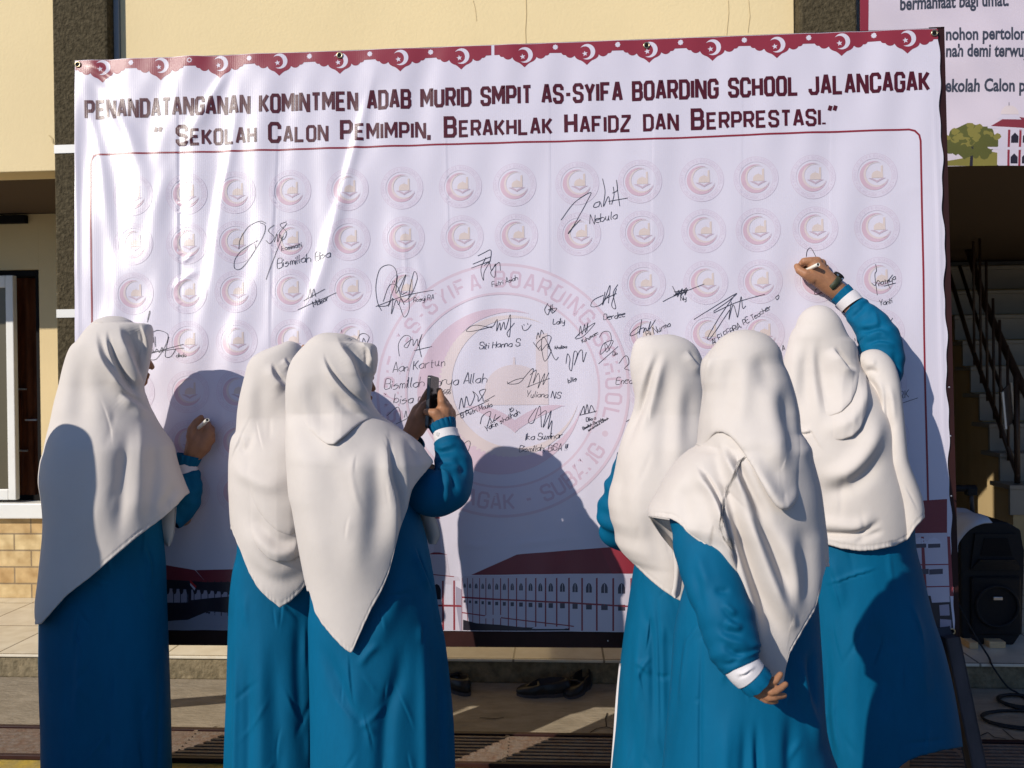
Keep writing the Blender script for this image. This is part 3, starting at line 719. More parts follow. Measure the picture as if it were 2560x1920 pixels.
class Print:
    """flat printed or drawn shapes in banner coordinates, draped on the cloth as one mesh"""
    def __init__(s): s.v = []; s.f = []; s.m = []; s.mats = []; s.lay = []
    def mi(s, key):
        if key not in s.mats: s.mats.append(key)
        return s.mats.index(key)
    def quads(s, P_, F_, key, lay):
        o = len(s.v); s.v += [tuple(q) for q in P_]; s.lay += [lay]*len(P_)
        for f in F_: s.f.append(tuple(i+o for i in f)); s.m.append(s.mi(key))
    def ribbon(s, pts, w, key, lay=3, closed=False, step=.006):
        p_ = np.asarray(pts, float)
        if closed: p_ = np.vstack([p_, p_[:1]])
        q = [p_[0]]
        for a_, b_ in zip(p_, p_[1:]):
            n = max(1, int(np.linalg.norm(b_-a_)/step))
            for k_ in range(1, n+1): q.append(a_+(b_-a_)*k_/n)
        q = np.array(q)
        keep = np.concatenate([[True], np.linalg.norm(np.diff(q, axis=0), axis=1) > 1e-6]); q = q[keep]
        if len(q) < 2: return
        t = np.diff(q, axis=0); t /= np.linalg.norm(t, axis=1)[:, None]; nn = np.stack([-t[:, 1], t[:, 0]], -1)
        if closed: na = np.vstack([nn[-1:], nn]); nb_ = np.vstack([nn, nn[:1]])
        else: na = np.vstack([nn[:1], nn]); nb_ = np.vstack([nn, nn[-1:]])
        mm = na+nb_; ln = np.linalg.norm(mm, axis=1)[:, None]; mm = mm/np.maximum(ln, 1e-6)
        sc = 1/np.maximum((mm*na).sum(1), .55)
        ww = np.asarray(w)*.5*np.ones(len(q)) if not isinstance(w, np.ndarray) else .5*np.interp(np.linspace(0, 1, len(q)), np.linspace(0, 1, len(w)), w)
        A = q+mm*(ww*sc)[:, None]; B = q-mm*(ww*sc)[:, None]
        n = len(q); s.quads(np.vstack([A, B]), [(i_, i_+n, i_+n+1, i_+1) for i_ in range(n-1)], key, lay)
    def strip(s, A, B, key, lay=1):
        """quads between two equally long polylines"""
        A = np.asarray(A, float); B = np.asarray(B, float); n = len(A); m_ = max(1, int(np.max(np.linalg.norm(A-B, axis=1))/.008))
        s.quads(np.vstack([A+(B-A)*k_/m_ for k_ in range(m_+1)]), [(k_*n+i_, k_*n+i_+1, (k_+1)*n+i_+1, (k_+1)*n+i_) for k_ in range(m_) for i_ in range(n-1)], key, lay)
    def poly(s, pts, key, lay=2, fine=.011):
        bm = bmesh.new(); bm.faces.new([bm.verts.new((q[0], q[1], 0)) for q in pts])
        bmesh.ops.triangulate(bm, faces=bm.faces[:])
        for _ in range(7):
            es = [e for e in bm.edges if e.calc_length() > fine]
            if not es: break
            bmesh.ops.subdivide_edges(bm, edges=es, cuts=1); bmesh.ops.triangulate(bm, faces=[f for f in bm.faces if len(f.verts) > 3])
        bm.verts.index_update()
        s.quads([(v_.co.x, v_.co.y) for v_ in bm.verts], [tuple(v_.index for v_ in f.verts) for f in bm.faces], key, lay); bm.free()
    def rect(s, p00, p10, p11, p01, key, lay=2, step=.009):
        p = [np.asarray(q, float) for q in (p00, p10, p11, p01)]
        n1 = max(1, int(max(np.linalg.norm(p[1]-p[0]), np.linalg.norm(p[2]-p[3]))/step)); n2 = max(1, int(max(np.linalg.norm(p[3]-p[0]), np.linalg.norm(p[2]-p[1]))/step))
        a_, b_ = np.meshgrid(np.linspace(0, 1, n1+1), np.linspace(0, 1, n2+1)); a_ = a_[..., None]; b_ = b_[..., None]
        g_ = (p[0]*(1-a_)+p[1]*a_)*(1-b_)+(p[3]*(1-a_)+p[2]*a_)*b_
        F_ = [(i_*(n1+1)+j_, i_*(n1+1)+j_+1, (i_+1)*(n1+1)+j_+1, (i_+1)*(n1+1)+j_) for i_ in range(n2) for j_ in range(n1)]
        s.quads(g_.reshape(-1, 2), F_, key, lay)
    def disc(s, c, r, key, lay=2, n=20):
        th = np.linspace(0, 2*math.pi, n, endpoint=False)
        s.quads(np.vstack([[c], np.asarray(c)+r*np.stack([np.cos(th), np.sin(th)], -1)]), [(0, 1+i_, 1+(i_+1) % n) for i_ in range(n)], key, lay)
    def build(s, name, parent=None, pos=None, lift=.0003):
        v = np.array(s.v); lay = np.array(s.lay)
        p_ = (pos or bpos)(v[:, 0], v[:, 1], lift+.00005*lay)
        fs = []
        for f in s.f:
            q = v[list(f)]; ar = 0.
            for k_ in range(len(f)): ar += q[k_][0]*q[(k_+1) % len(f)][1]-q[k_][1]*q[(k_+1) % len(f)][0]
            fs.append(f if ar > 0 else f[::-1])
        me = mesh_np(name, p_, fs, [V[k_] for k_ in s.mats], midx=s.m)
        if pos is None and len(me.vertices) == len(v): bnormals(me, v[:, 0], v[:, 1])
        return link(name, me, parent or sheet)

# --- stroke alphabets: block capitals (unit box) and small handwriting
CAPS = {'A': [[(0, 0), (.42, 1), (.58, 1), (1, 0)], [(.2, .3), (.8, .3)]], 'B': [[(.82, .52), (1, .4), (1, .13), (.8, 0), (0, 0), (0, 1), (.78, 1), (.96, .87), (.96, .64), (.82, .52)], [(0, .52), (.82, .52)]],
        'C': [[(1, .7), (1, .86), (.8, 1), (.2, 1), (0, .86), (0, .14), (.2, 0), (.8, 0), (1, .14), (1, .3)]], 'D': [[(0, 0), (0, 1), (.75, 1), (1, .84), (1, .16), (.75, 0), (0, 0)]],
        'E': [[(1, 0), (0, 0), (0, 1), (1, 1)], [(0, .52), (.85, .52)]], 'F': [[(0, 0), (0, 1), (1, 1)], [(0, .5), (.82, .5)]],
        'G': [[(1, .72), (1, .86), (.8, 1), (.2, 1), (0, .86), (0, .14), (.2, 0), (.8, 0), (1, .14), (1, .48), (.55, .48)]], 'H': [[(0, 0), (0, 1)], [(1, 0), (1, 1)], [(0, .5), (1, .5)]],
        'I': [[(0, 0), (0, 1)]], 'J': [[(0, .28), (0, .14), (.2, 0), (.75, 0), (.95, .14), (.95, 1)]], 'K': [[(0, 0), (0, 1)], [(1, 1), (.35, .52), (1, 0)], [(0, .5), (.35, .52)]],
        'L': [[(0, 1), (0, 0), (1, 0)]], 'M': [[(0, 0), (0, 1), (.08, 1), (.5, .3), (.92, 1), (1, 1), (1, 0)]], 'N': [[(0, 0), (0, 1), (.1, 1), (.9, 0), (1, 0), (1, 1)]],
        'O': [[(.2, 0), (0, .14), (0, .86), (.2, 1), (.8, 1), (1, .86), (1, .14), (.8, 0), (.2, 0)]], 'P': [[(0, 0), (0, 1), (.8, 1), (1, .86), (1, .56), (.8, .42), (0, .42)]],
        'R': [[(0, 0), (0, 1), (.8, 1), (1, .86), (1, .6), (.8, .46), (0, .46)], [(.55, .46), (1, 0)]], 'S': [[(1, .72), (1, .87), (.8, 1), (.2, 1), (0, .87), (0, .66), (.2, .54), (.8, .47), (1, .35), (1, .13), (.8, 0), (.2, 0), (0, .13), (0, .28)]],
        'T': [[(.5, 0), (.5, 1)], [(0, 1), (1, 1)]], 'U': [[(0, 1), (0, .14), (.2, 0), (.8, 0), (1, .14), (1, 1)]], 'V': [[(0, 1), (.45, 0), (.55, 0), (1, 1)]], 'W': [[(0, 1), (.25, 0), (.5, .7), (.75, 0), (1, 1)]],
        'X': [[(0, 0), (1, 1)], [(0, 1), (1, 0)]], 'Y': [[(0, 1), (.5, .42), (1, 1)], [(.5, .42), (.5, 0)]], 'Z': [[(0, 1), (1, 1), (1, .9), (0, .1), (0, 0), (1, 0)]], 'Q': [[(.2, 0), (0, .14), (0, .86), (.2, 1), (.8, 1), (1, .86), (1, .14), (.8, 0), (.2, 0)], [(.6, .3), (1.05, -.1)]],
        '-': [[(0, .45), (1, .45)]], '.': [[(0, 0), (0, .09)]], ',': [[(.05, .08), (-.1, -.2)]], '"': [[(.22, 1.0), (.02, .74)], [(.85, 1.0), (.65, .74)]], '!': [[(0, 1), (0, .28)], [(0, .05), (0, 0)]], ' ': []}
WID = {'I': 0., '.': .0, ',': .1, 'M': 1.35, 'W': 1.3, 'N': 1.1, '-': .55, '"': .8, ' ': .42, '!': 0.}
LOW = dict(a='4626050423444643', b='0903052645442304', c='4526050423 43'.replace(' ', ''), d='4943452605042344', e='05354616050413 43'.replace(' ', ''), f='3929181313|0636', g='4626050423444641301 0'.replace(' ', ''), h='09030526454443', i='060403|0807', j='26211000|2827', k='0903|360543', l='090413', m='06030516252325364543', n='06030526353433',
           o='260504234445 26'.replace(' ', ''), p='0600052645442304', q='46260504234446404131', r='0603052636', s='362605452303', t='18141323|0636', u='0604132335363343', v='062346', w='06132533 46'.replace(' ', ''), x='0643|0346', y='0604234446413010', z='06460343')
def low_strokes(ch):
    out = []
    for sgm in LOW[ch].split('|'):
        out.append([(int(sgm[k_])/4*.55, (int(sgm[k_+1])-3)/6) for k_ in range(0, len(sgm)-1, 2)])
    return out
def hand_text(pr, txt, p0, ang, h, w, key='ink', lay=6, slant=.22, seed=0, sx=1.):
    """hand-lettered word: p0 start (x, s), cap height h"""
    rr = random.Random(seed+len(txt)*7); ca, sa = math.cos(ang), math.sin(ang); x = 0.; prev = None
    for ch in txt:
        if ch == ' ': x += .45*h*sx; prev = None; continue
        if ch in LOW: st_ = low_strokes(ch); wd = max(q_[0] for z_ in st_ for q_ in z_)
        elif ch in CAPS: st_ = [[(q[0]*.6*(WID.get(ch, 1.) or 1), q[1]) for q in z_] for z_ in CAPS[ch]]; wd = .6*WID.get(ch, 1.)
        elif ch.isdigit(): st_ = [[(.5, .9), (.1, .6), (0, .2), (.3, 0), (.5, .2), (.3, .45), (.05, .3)]]; wd = .5
        else: continue
        jy = rr.uniform(-.08, .08); js = rr.uniform(.94, 1.07)
        for z_ in st_:
            q = np.array(z_)*js; q = q+np.array([[rr.uniform(-.014, .014), rr.uniform(-.016, .016)] for _ in q]); q = crom(q, max(3, 3*len(q))) if len(q) > 2 else q
            X = x+(q[:, 0]*sx+slant*q[:, 1])*h; Y = (q[:, 1]+jy)*h
            pr.ribbon(np.stack([p0[0]+X*ca-Y*sa, p0[1]+X*sa+Y*ca], -1), w, key, lay, step=.05)
            if z_ is st_[0]:
                fx, fy = X[0], Y[0]
                if prev is not None and ch in LOW and ch not in 'bdfhklt' and rr.random() < .0 and math.hypot(fx-prev[0], fy-prev[1]) < .75*h:
                    cx_m = (prev[0]+fx)/2; cq = crom([(prev[0], prev[1]), (cx_m, min(prev[1], fy)+.08*h), (fx, fy)], 6)
                    pr.ribbon(np.stack([p0[0]+cq[:, 0]*ca-cq[:, 1]*sa, p0[1]+cq[:, 0]*sa+cq[:, 1]*ca], -1), w*.8, key, lay, step=.05)
                ex, ey = X[-1], Y[-1]
        prev = (ex, ey) if ch in LOW else None
        x += (wd*js+rr.uniform(.10, .20))*h*sx
def block_text(pr, txt, p0, p1, h, th, key, lay=4, small=None, gap=.42, aspect=.56):
    """block lettering fitted between two baseline points; small: height factor of lower-case letters"""
    hs = [h if (c_.isupper() or not c_.isalpha() or small is None) else h*small for c_ in txt]
    adv = [(WID.get(c_.upper(), 1.)*aspect+gap*aspect+(.06 if c_ == ' ' else 0)+(.10 if c_ in 'I.,!' else 0)*0)*hh for c_, hh in zip(txt, hs)]
    tot = sum(adv)-gap*aspect*h; p0 = np.asarray(p0, float); p1 = np.asarray(p1, float); d = p1-p0; k_ = np.linalg.norm(d)/tot; d /= np.linalg.norm(d); n_ = np.array([-d[1], d[0]]); x = 0.
    for c_, hh, a_ in zip(txt, hs, adv):
        for zi, z_ in enumerate(CAPS[c_.upper()]):
            q = np.array(z_); wd = aspect*(WID.get(c_.upper(), 1.) or 1)
            t2 = th*hh/h
            X = x+q[:, 0]*wd*hh; Y = t2*.5+q[:, 1]*(hh-t2)
            if c_ in '-': X = x+q[:, 0]*wd*hh
            pp = p0+d*(X*k_)[:, None]+n_*Y[:, None]; cl_ = tuple(z_[0]) == tuple(z_[-1])
            pr.ribbon(pp[:-1] if cl_ else pp, t2, key, lay+1.5*zi, closed=cl_, step=.008)
        x += a_
def B(c, *pts): q = np.array(K(c, *pts)); return bxs(q[:, 0], q[:, 1])

# --- title
pr = Print()
t0, t1 = B('A', (535, 738), (0, 0))[0], B('C', (1618, 566), (0, 0))[0]
block_text(pr, 'PENANDATANGANAN KOMINTMEN ADAB MURID SMPIT AS-SYIFA BOARDING SCHOOL JALANCAGAK', t0, t1, .0690, .0116, 'dark', gap=.56, aspect=.47)
t0, t1 = B('A', (960, 905), (0, 0))[0], B('C', (1062, 776), (0, 0))[0]
block_text(pr, '" Sekolah Calon Pemimpin, Berakhlak Hafidz dan Berprestasi."', t0, t1, .0745, .0126, 'dark', small=.80, gap=.56, aspect=.47)
pr.build('title_lettering', lift=.0008)
# --- rounded border line
pr = Print()
pl = np.concatenate([B('G', (600, 900), (590, 300)), B('D', (575, 1659), (574, 900), (570, 200)), B('A', (564, 1300), (561, 1020)), B('A', (566, 985), (582, 962), (605, 954)),
                     B('A', (1090, 940), (1695, 925)), B('B', (770, 890), (1400, 874)), B('C', (0, 855), (760, 822), (1500, 799)), B('C', (1535, 808), (1562, 835), (1570, 870)),
                     B('C', (1575, 1100), (1587, 1659)), B('F', (1592, 560), (1605, 1100), (1617, 1610))])
pr.ribbon(pl, .0062, 'border', 3, step=.01); pr.build('border_line', lift=.0006)
# --- scalloped maroon top trim with crescents, stars and rosettes
pr = Print()
top = np.stack([c4[0]+(c4[1]-c4[0])*t for t in np.linspace(0, 1, 281)])
cres_px = [B('A', q)[0] for q in ((632, 420), (992, 408), (1355, 395), (1720, 383), (2090, 378))]+[B('B', q)[0] for q in ((495, 362), (868, 352), (1256, 344), (1638, 325), (2020, 312))]+[B('C', q)[0] for q in ((295, 296), (688, 282), (1085, 262), (1488, 245))]
xs_c = np.array([q[0] for q in cres_px]); split = B('B', (1063, 330))[0][0]
def drop(x):
    """depth of the scalloped edge below the banner's top"""
    a_ = np.min(abs(x-xs_c))
    big = .046+.022*math.sqrt(max(0, 1-(a_/.041)**2))+.014*max(0, 1-a_/.020)**1.5 if a_ < .041 else 0
    lobe = .036+.018*math.sqrt(max(0, 1-((a_-.056)/.018)**2)) if abs(a_-.056) < .018 else 0
    lob2 = .036+.008*math.sqrt(max(0, 1-((a_-.076)/.010)**2)) if abs(a_-.076) < .010 else 0
    return max(.036, big, lobe, lob2)
xs_t = np.linspace(c4[0, 0]+.002, c4[1, 0]-.002, 1400)
ty = np.interp(xs_t, top[:, 0], top[:, 1])
dp = np.array([drop(x) for x in xs_t]); mk = abs(xs_t-split) > .005
for sgm in (xs_t < split-.005, xs_t > split+.005):
    xa = xs_t[sgm]; ya = ty[sgm]; da = dp[sgm]
    for f0, f1 in ((.0, .34), (.34, .67), (.67, 1.)):
        pr.strip(np.stack([xa, ya-.0015-(da-.0015)*f0], -1), np.stack([xa, ya-.0015-(da-.0015)*f1], -1), 'maroon', 1)
for q in cres_px:
    c_ = q+np.array([.002, .001]); th = np.linspace(math.radians(-135), math.radians(135), 34)+math.radians(12)
    A_ = c_+.027*np.stack([np.cos(th), np.sin(th)], -1); e = .0155*np.cos(np.linspace(-math.pi/2, math.pi/2, 34)); B_ = c_+(.027-e)[:, None]*np.stack([np.cos(th), np.sin(th)], -1)
    pr.strip(A_, B_, 'white', 3)
    sc = q+np.array([-.006, -.005]); th = np.arange(10)*math.pi/5+math.pi/2+.15; rr_ = np.where(np.arange(10) % 2 == 0, .0100, .0042)
    pr.poly(sc+rr_[:, None]*np.stack([np.cos(th), np.sin(th)], -1), 'white', 3, .05)
for q0, q1 in zip(cres_px, cres_px[1:]):
    if q0[0] < split < q1[0]: continue
    mx_ = (q0+q1)/2; mx_ = np.array([mx_[0], np.interp(mx_[0], top[:, 0], top[:, 1])-.016])
    th = np.arange(24)*math.pi/12; rr_ = .0085*(1+.16*np.cos(8*th)); pr.poly(mx_+rr_[:, None]*np.stack([np.cos(th), np.sin(th)], -1), 'white', 3, .05)
pr.build('scalloped_trim', lift=.0005)
# --- round crests, a faint repeat pattern, and the large one
def arc_text(pr, txt, c, r, a0, a1, h, w, key, lay, inward=False):
    ad = [(.62*(WID.get(ch, 1.) if ch != ' ' else .5)+.34) for ch in txt]; tot = sum(ad); x0_ = 0.
    for i_, ch in enumerate(txt):
        an = a0+(a1-a0)*(x0_+ad[i_]/2)/tot; x0_ += ad[i_]; sg = 1 if inward else -1
        if ch == ' ': continue
        xd = np.array([-math.sin(an), math.cos(an)])*sg; yd = np.array([math.cos(an), math.sin(an)])*(-1 if inward else 1)
        o_ = np.asarray(c)+r*np.array([math.cos(an), math.sin(an)])
        for z_ in CAPS[ch]:
            q = np.array(z_); wd = .62*(WID.get(ch, 1.) or 1.)*(0 if ch == 'I' else 1)
            pr.ribbon(o_+xd*((q[:, 0]-.5)*wd*h)[:, None]+yd*((q[:, 1]-.5)*h)[:, None], w, key, lay, step=.03)
def ring(pr, c, r, w, key, lay, n=64):
    th = np.linspace(0, 2*math.pi, n+1); pr.strip(c+(r+w/2)*np.stack([np.cos(th), np.sin(th)], -1), c+(r-w/2)*np.stack([np.cos(th), np.sin(th)], -1), key, lay)
def crescent(pr, c, R0, c2, R1, key, lay, n=56):
    """band between two offset circles, horns towards the offset"""
    c = np.asarray(c, float); c2 = np.asarray(c2, float); d = c2-c; L = np.linalg.norm(d); ax = math.atan2(d[1], d[0])
    ca_ = (R0*R0+L*L-R1*R1)/(2*R0*L); cb_ = (R0*R0-L*L-R1*R1)/(2*R1*L)
    ta = math.acos(max(-1, min(1, ca_))); tb = math.acos(max(-1, min(1, cb_)))
    tA = np.linspace(ta, 2*math.pi-ta, n)+ax; tB = np.linspace(tb, 2*math.pi-tb, n)+ax
    pr.strip(c+R0*np.stack([np.cos(tA), np.sin(tA)], -1), c2+R1*np.stack([np.cos(tB), np.sin(tB)], -1), key, lay)
def crest(pr, c, R, big=False):
    c = np.asarray(c, float); kk = ('big', 'bigcres', 'cres2', 'bigdome', 'bigbook', 'letter') if big else ('ring', 'cres', 'cres2', 'dome', 'book', 'ring')
    ring(pr, c, R*.885, R*.22, 'band', 0, 90 if big else 48)
    ring(pr, c, R, R*(.022 if big else .018), kk[0], 1, 90 if big else 48); ring(pr, c, R*.77, R*(.018 if big else .014), kk[0], 1, 90 if big else 48)
    lw = R*(.020 if big else .013)
    arc_text(pr, 'SMPIT AS-SYIFA BOARDING SCHOOL', c, R*.885, math.radians(197), math.radians(-17), R*.115, lw, kk[5], 2)
    arc_text(pr, 'JALANCAGAK - SUBANG', c, R*.885, math.radians(210), math.radians(330), R*.115, lw, kk[5], 2, True)
    for an in (203.5, -23.5):
        pr.disc(c+R*.885*np.array([math.cos(math.radians(an)), math.sin(math.radians(an))]), R*.025, kk[0], 2, 10)
    crescent(pr, c+R*np.array([-.02, -.01]), R*.66, c+R*np.array([.085, .045]), R*.575, kk[1], 2, 70 if big else 34)
    crescent(pr, c+R*np.array([.055, .03]), R*.565, c+R*np.array([.115, .055]), R*.515, kk[2], 2, 70 if big else 34)
    o_ = c+R*np.array([.10, -.10]); th = np.linspace(0, math.pi, 22)
    dome = np.stack([o_[0]+R*.24*np.cos(th), o_[1]+R*(.06+.24*np.sin(th)**.85)], -1)
    pr.strip(dome, np.stack([dome[:, 0], np.full(22, o_[1]-R*.02)], -1), kk[3], 2)
    pr.rect((o_[0]+R*.17, o_[1]-R*.02), (o_[0]+R*.27, o_[1]-R*.02), (o_[0]+R*.265, o_[1]+R*.55), (o_[0]+R*.175, o_[1]+R*.53), kk[3], 3, .03)
    pr.rect((o_[0]-R*.012, o_[1]+R*.28), (o_[0]+R*.012, o_[1]+R*.28), (o_[0]+R*.006, o_[1]+R*.36), (o_[0]-R*.006, o_[1]+R*.36), kk[3], 3, .03)
    for sg in (-1, 1):
        x_ = np.linspace(0, .44, 14); up = -.14+.16*np.sin(x_/.44*1.9)*(1-.35*x_/.44); lo = -.24+.235*(x_/.44)**.8
        pr.strip(np.stack([o_[0]+sg*R*x_, o_[1]+R*up], -1), np.stack([o_[0]+sg*R*x_, o_[1]+R*np.minimum(lo, up)], -1), kk[4], 3)
pr = Print()
row1 = [(290, 415), (405, 413), (510, 415), (628, 414), (752, 412), (869, 409), (995, 407), (1112, 403), (1247, 400), (1382, 397), (1515, 390), (1632, 388), (1755, 385), (1888, 381)]
row1 = [tuple(1.15732*z_ for z_ in q) for q in row1]
col_x = [bxs(np.array(q[0]), np.array(q[1]))[0] for q in row1]
row_s = [bxs(np.array(1888*1.15732), np.array(v_*1.15732))[1] for v_ in (381, 493)]; dr = row_s[0]-row_s[1]
bigc = bxs(np.array(1255.), np.array(975.)); bigR = .430
for r_ in range(9):
    s_ = row_s[0]-dr*r_+.002
    for ci, x_ in enumerate(col_x):
        x2 = x_+(.004*r_ if ci > 3 else .001*r_)
        if math.hypot(x2-bigc[0], s_-bigc[1]) < bigR+.05 or s_ < .30: continue
        crest(pr, (x2, s_), .0735)
pr.build('crest_pattern', lift=.0006)
pr = Print(); crest(pr, bigc, bigR, True); pr.build('large_crest', lift=.0008)
# --- printed school buildings along the foot of the banner
pr = Print()
def bq(c, pts, key, lay=3): pr.rect(*B(c, *pts), key, lay)
def bp(c, pts, key, lay=3): pr.poly(B(c, *pts), key, lay)
bq('H', ((930, 470), (1930, 460), (1720, 305), (1210, 345)), 'roof'); bp('H', ((1800, 460), (1940, 410), (1935, 462)), 'maroon', 4); bp('H', ((1720, 305), (1830, 295), (1990, 455), (1795, 462)), 'maroon', 4)
bq('H', ((870, 492), (2000, 485), (2000, 460), (890, 478)), 'wallw', 4)
bq('H', ((872, 810), (2000, 815), (2000, 485), (872, 492)), 'wallw', 3)
bq('H', ((872, 612), (2000, 672), (2000, 662), (872, 602)), 'col', 5)
bq('H', ((872, 705), (1560, 790), (1560, 783), (872, 698)), 'col', 5)
cx_ = [872, 905, 938, 980, 1018, 1062, 1108, 1155, 1205, 1262, 1322, 1382, 1450, 1525, 1605, 1695, 1795, 1905]
for k_, x_ in enumerate(cx_):
    w_ = 3+k_*.5
    bq('H', ((x_, 812), (x_+w_, 812), (x_+w_, 488), (x_, 490)), 'col', 6)
    if k_ < len(cx_)-1:
        m2_ = (x_+cx_[k_+1])/2+2; h_ = 24+k_*2.2; ww = (cx_[k_+1]-x_)*.20; yb = 548+k_*2.2; yl = 640+k_*3.0
        bp('H', [(m2_-ww, yb), (m2_+ww, yb), (m2_+ww, yb-h_*.6), (m2_+ww*.6, yb-h_*.95), (m2_, yb-h_*1.1), (m2_-ww*.6, yb-h_*.95), (m2_-ww, yb-h_*.6)], 'win', 5)
        bq('H', ((m2_-ww, yl), (m2_+ww, yl), (m2_+ww, yl-h_*.62), (m2_-ww, yl-h_*.62)), 'win', 5)
        bq('H', ((m2_-.08*ww, yb), (m2_+.08*ww, yb), (m2_+.08*ww, yb-h_), (m2_-.08*ww, yb-h_)), 'wallw', 6)
bp('H', ((880, 810), (880, 745), (960, 765), (1100, 775), (1250, 790), (1530, 800), (1530, 812)), 'night', 7)
bq('H', ((985, 735), (1110, 735), (1120, 715), (1030, 712)), 'wallw', 8); bq('H', ((1300, 800), (1500, 803), (1535, 790), (1330, 785)), 'wallw', 8)
# mosque tower on the left of the long block
bq('H', ((690, 470), (800, 480), (780, 345), (680, 350)), 'wallw'); bq('H', ((665, 345), (785, 345), (735, 332), (700, 332)), 'col', 4); bq('H', ((700, 335), (745, 335), (738, 130), (700, 130)), 'wallw', 3)
bq('H', ((690, 125), (740, 125), (735, 115), (700, 115)), 'col', 4); bq('H', ((700, 118), (730, 118), (720, 90), (708, 90)), 'dome', 5)
bq('H', ((680, 505), (860, 505), (850, 480), (680, 465)), 'wallw', 4); bq('H', ((680, 810), (870, 810), (830, 505), (680, 500)), 'wallw', 3); bq('H', ((680, 468), (825, 484), (825, 479), (680, 462)), 'col', 5)
for x_ in (752, 820): bq('H', ((x_, 810), (x_+12, 810), (x_+10, 505), (x_, 505)), 'col', 5)
bq('H', ((680, 662), (870, 668), (868, 656), (680, 650)), 'col', 5); bp('H', ((700, 620), (745, 620), (745, 560), (735, 535), (720, 525), (700, 535)), 'night', 5)
bp('H', ((860, 812), (872, 812), (872, 560), (835, 540), (835, 640)), 'shade', 4)
bq('H', ((770, 650), (812, 652), (810, 530), (772, 528)), 'white', 5)
# parade ground picture on the left
bq('G', ((940, 810), (1600, 810), (1600, 700), (940, 700)), 'pave', 3); bq('G', ((940, 760), (1600, 715), (1600, 520), (940, 490)), 'night', 4)
bp('G', ((900, 490), (1270, 515), (1200, 442), (960, 398), (900, 395)), 'roof', 5); bp('G', ((1270, 515), (1700, 505), (1700, 425), (1205, 442)), 'roof', 5)
bq('G', ((1000, 640), (1160, 640), (1160, 560), (1000, 550)), 'shade', 5); bq('G', ((1180, 625), (1420, 600), (1420, 575), (1180, 560)), 'shade', 5)
for k_ in range(11): x_ = 985+k_*42; bq('G', ((x_, 720), (x_+5, 720), (x_+5, 505), (x_, 505)), 'night', 6); bp('G', [(x_+8+13*math.cos(a_), 560+30*math.sin(a_)) for a_ in np.linspace(0, 2*math.pi, 12)[:-1]], 'night', 6)
for k_ in range(26):
    x_ = 1000+k_*17+rnd.uniform(-6, 6); y_ = 690-k_*1.5+rnd.uniform(-14, 14); bp('G', [(x_+rnd.uniform(9, 14)*math.cos(a_), y_+rnd.uniform(28, 44)*math.sin(a_)) for a_ in np.linspace(0, 2*math.pi, 9)[:-1]], 'night', 6)
bp('G', ((1170, 500), (1212, 540), (1205, 552), (1172, 520)), 'flag', 7); bp('G', ((1172, 520), (1205, 552), (1200, 566), (1172, 532)), 'wallw', 7)
bp('G', ((1010, 800), (1410, 800), (1410, 700), (1280, 695), (1100, 770)), 'pave', 6)
# red roofed block on the right edge
bq('I', ((1400, 215), (1735, 212), (1735, 5), (1400, 25)), 'roof', 3); bq('I', ((1400, 235), (1740, 230), (1738, 212), (1400, 216)), 'wallw', 4); bq('I', ((1400, 830), (1765, 830), (1740, 230), (1400, 235)), 'wallw', 3)
for x_ in (1475, 1572, 1735): bq('I', ((x_+15, 600), (x_+38, 600), (x_+18, 235), (x_, 235)), 'col', 5)
for y_ in (405, 540): bq('I', ((1420, y_+8), (1755, y_+4), (1755, y_-3), (1420, y_)), 'col', 5)
for x_ in (1520, 1608): bp('I', [(x_, 305), (x_+90, 302), (x_+92, 270), (x_+70, 248), (x_+45, 240), (x_+15, 250), (x_, 272)], 'white', 5); bq('I', ((x_+8, 305), (x_+85, 302), (x_+85, 278), (x_+8, 280)), 'win', 6); bq('I', ((x_+15, 468), (x_+100, 464), (x_+100, 432), (x_+15, 436)), 'win', 6)
bq('I', ((1560, 830), (1775, 832), (1752, 600), (1540, 595)), 'night', 5); bq('I', ((1640, 640), (1750, 636), (1748, 585), (1630, 590)), 'wallw', 6); bq('I', ((1690, 720), (1750, 718), (1745, 650), (1685, 655)), 'shade', 6); bq('I', ((1690, 812), (1760, 814), (1758, 745), (1690, 740)), 'shade', 6)
pr.build('printed_buildings')

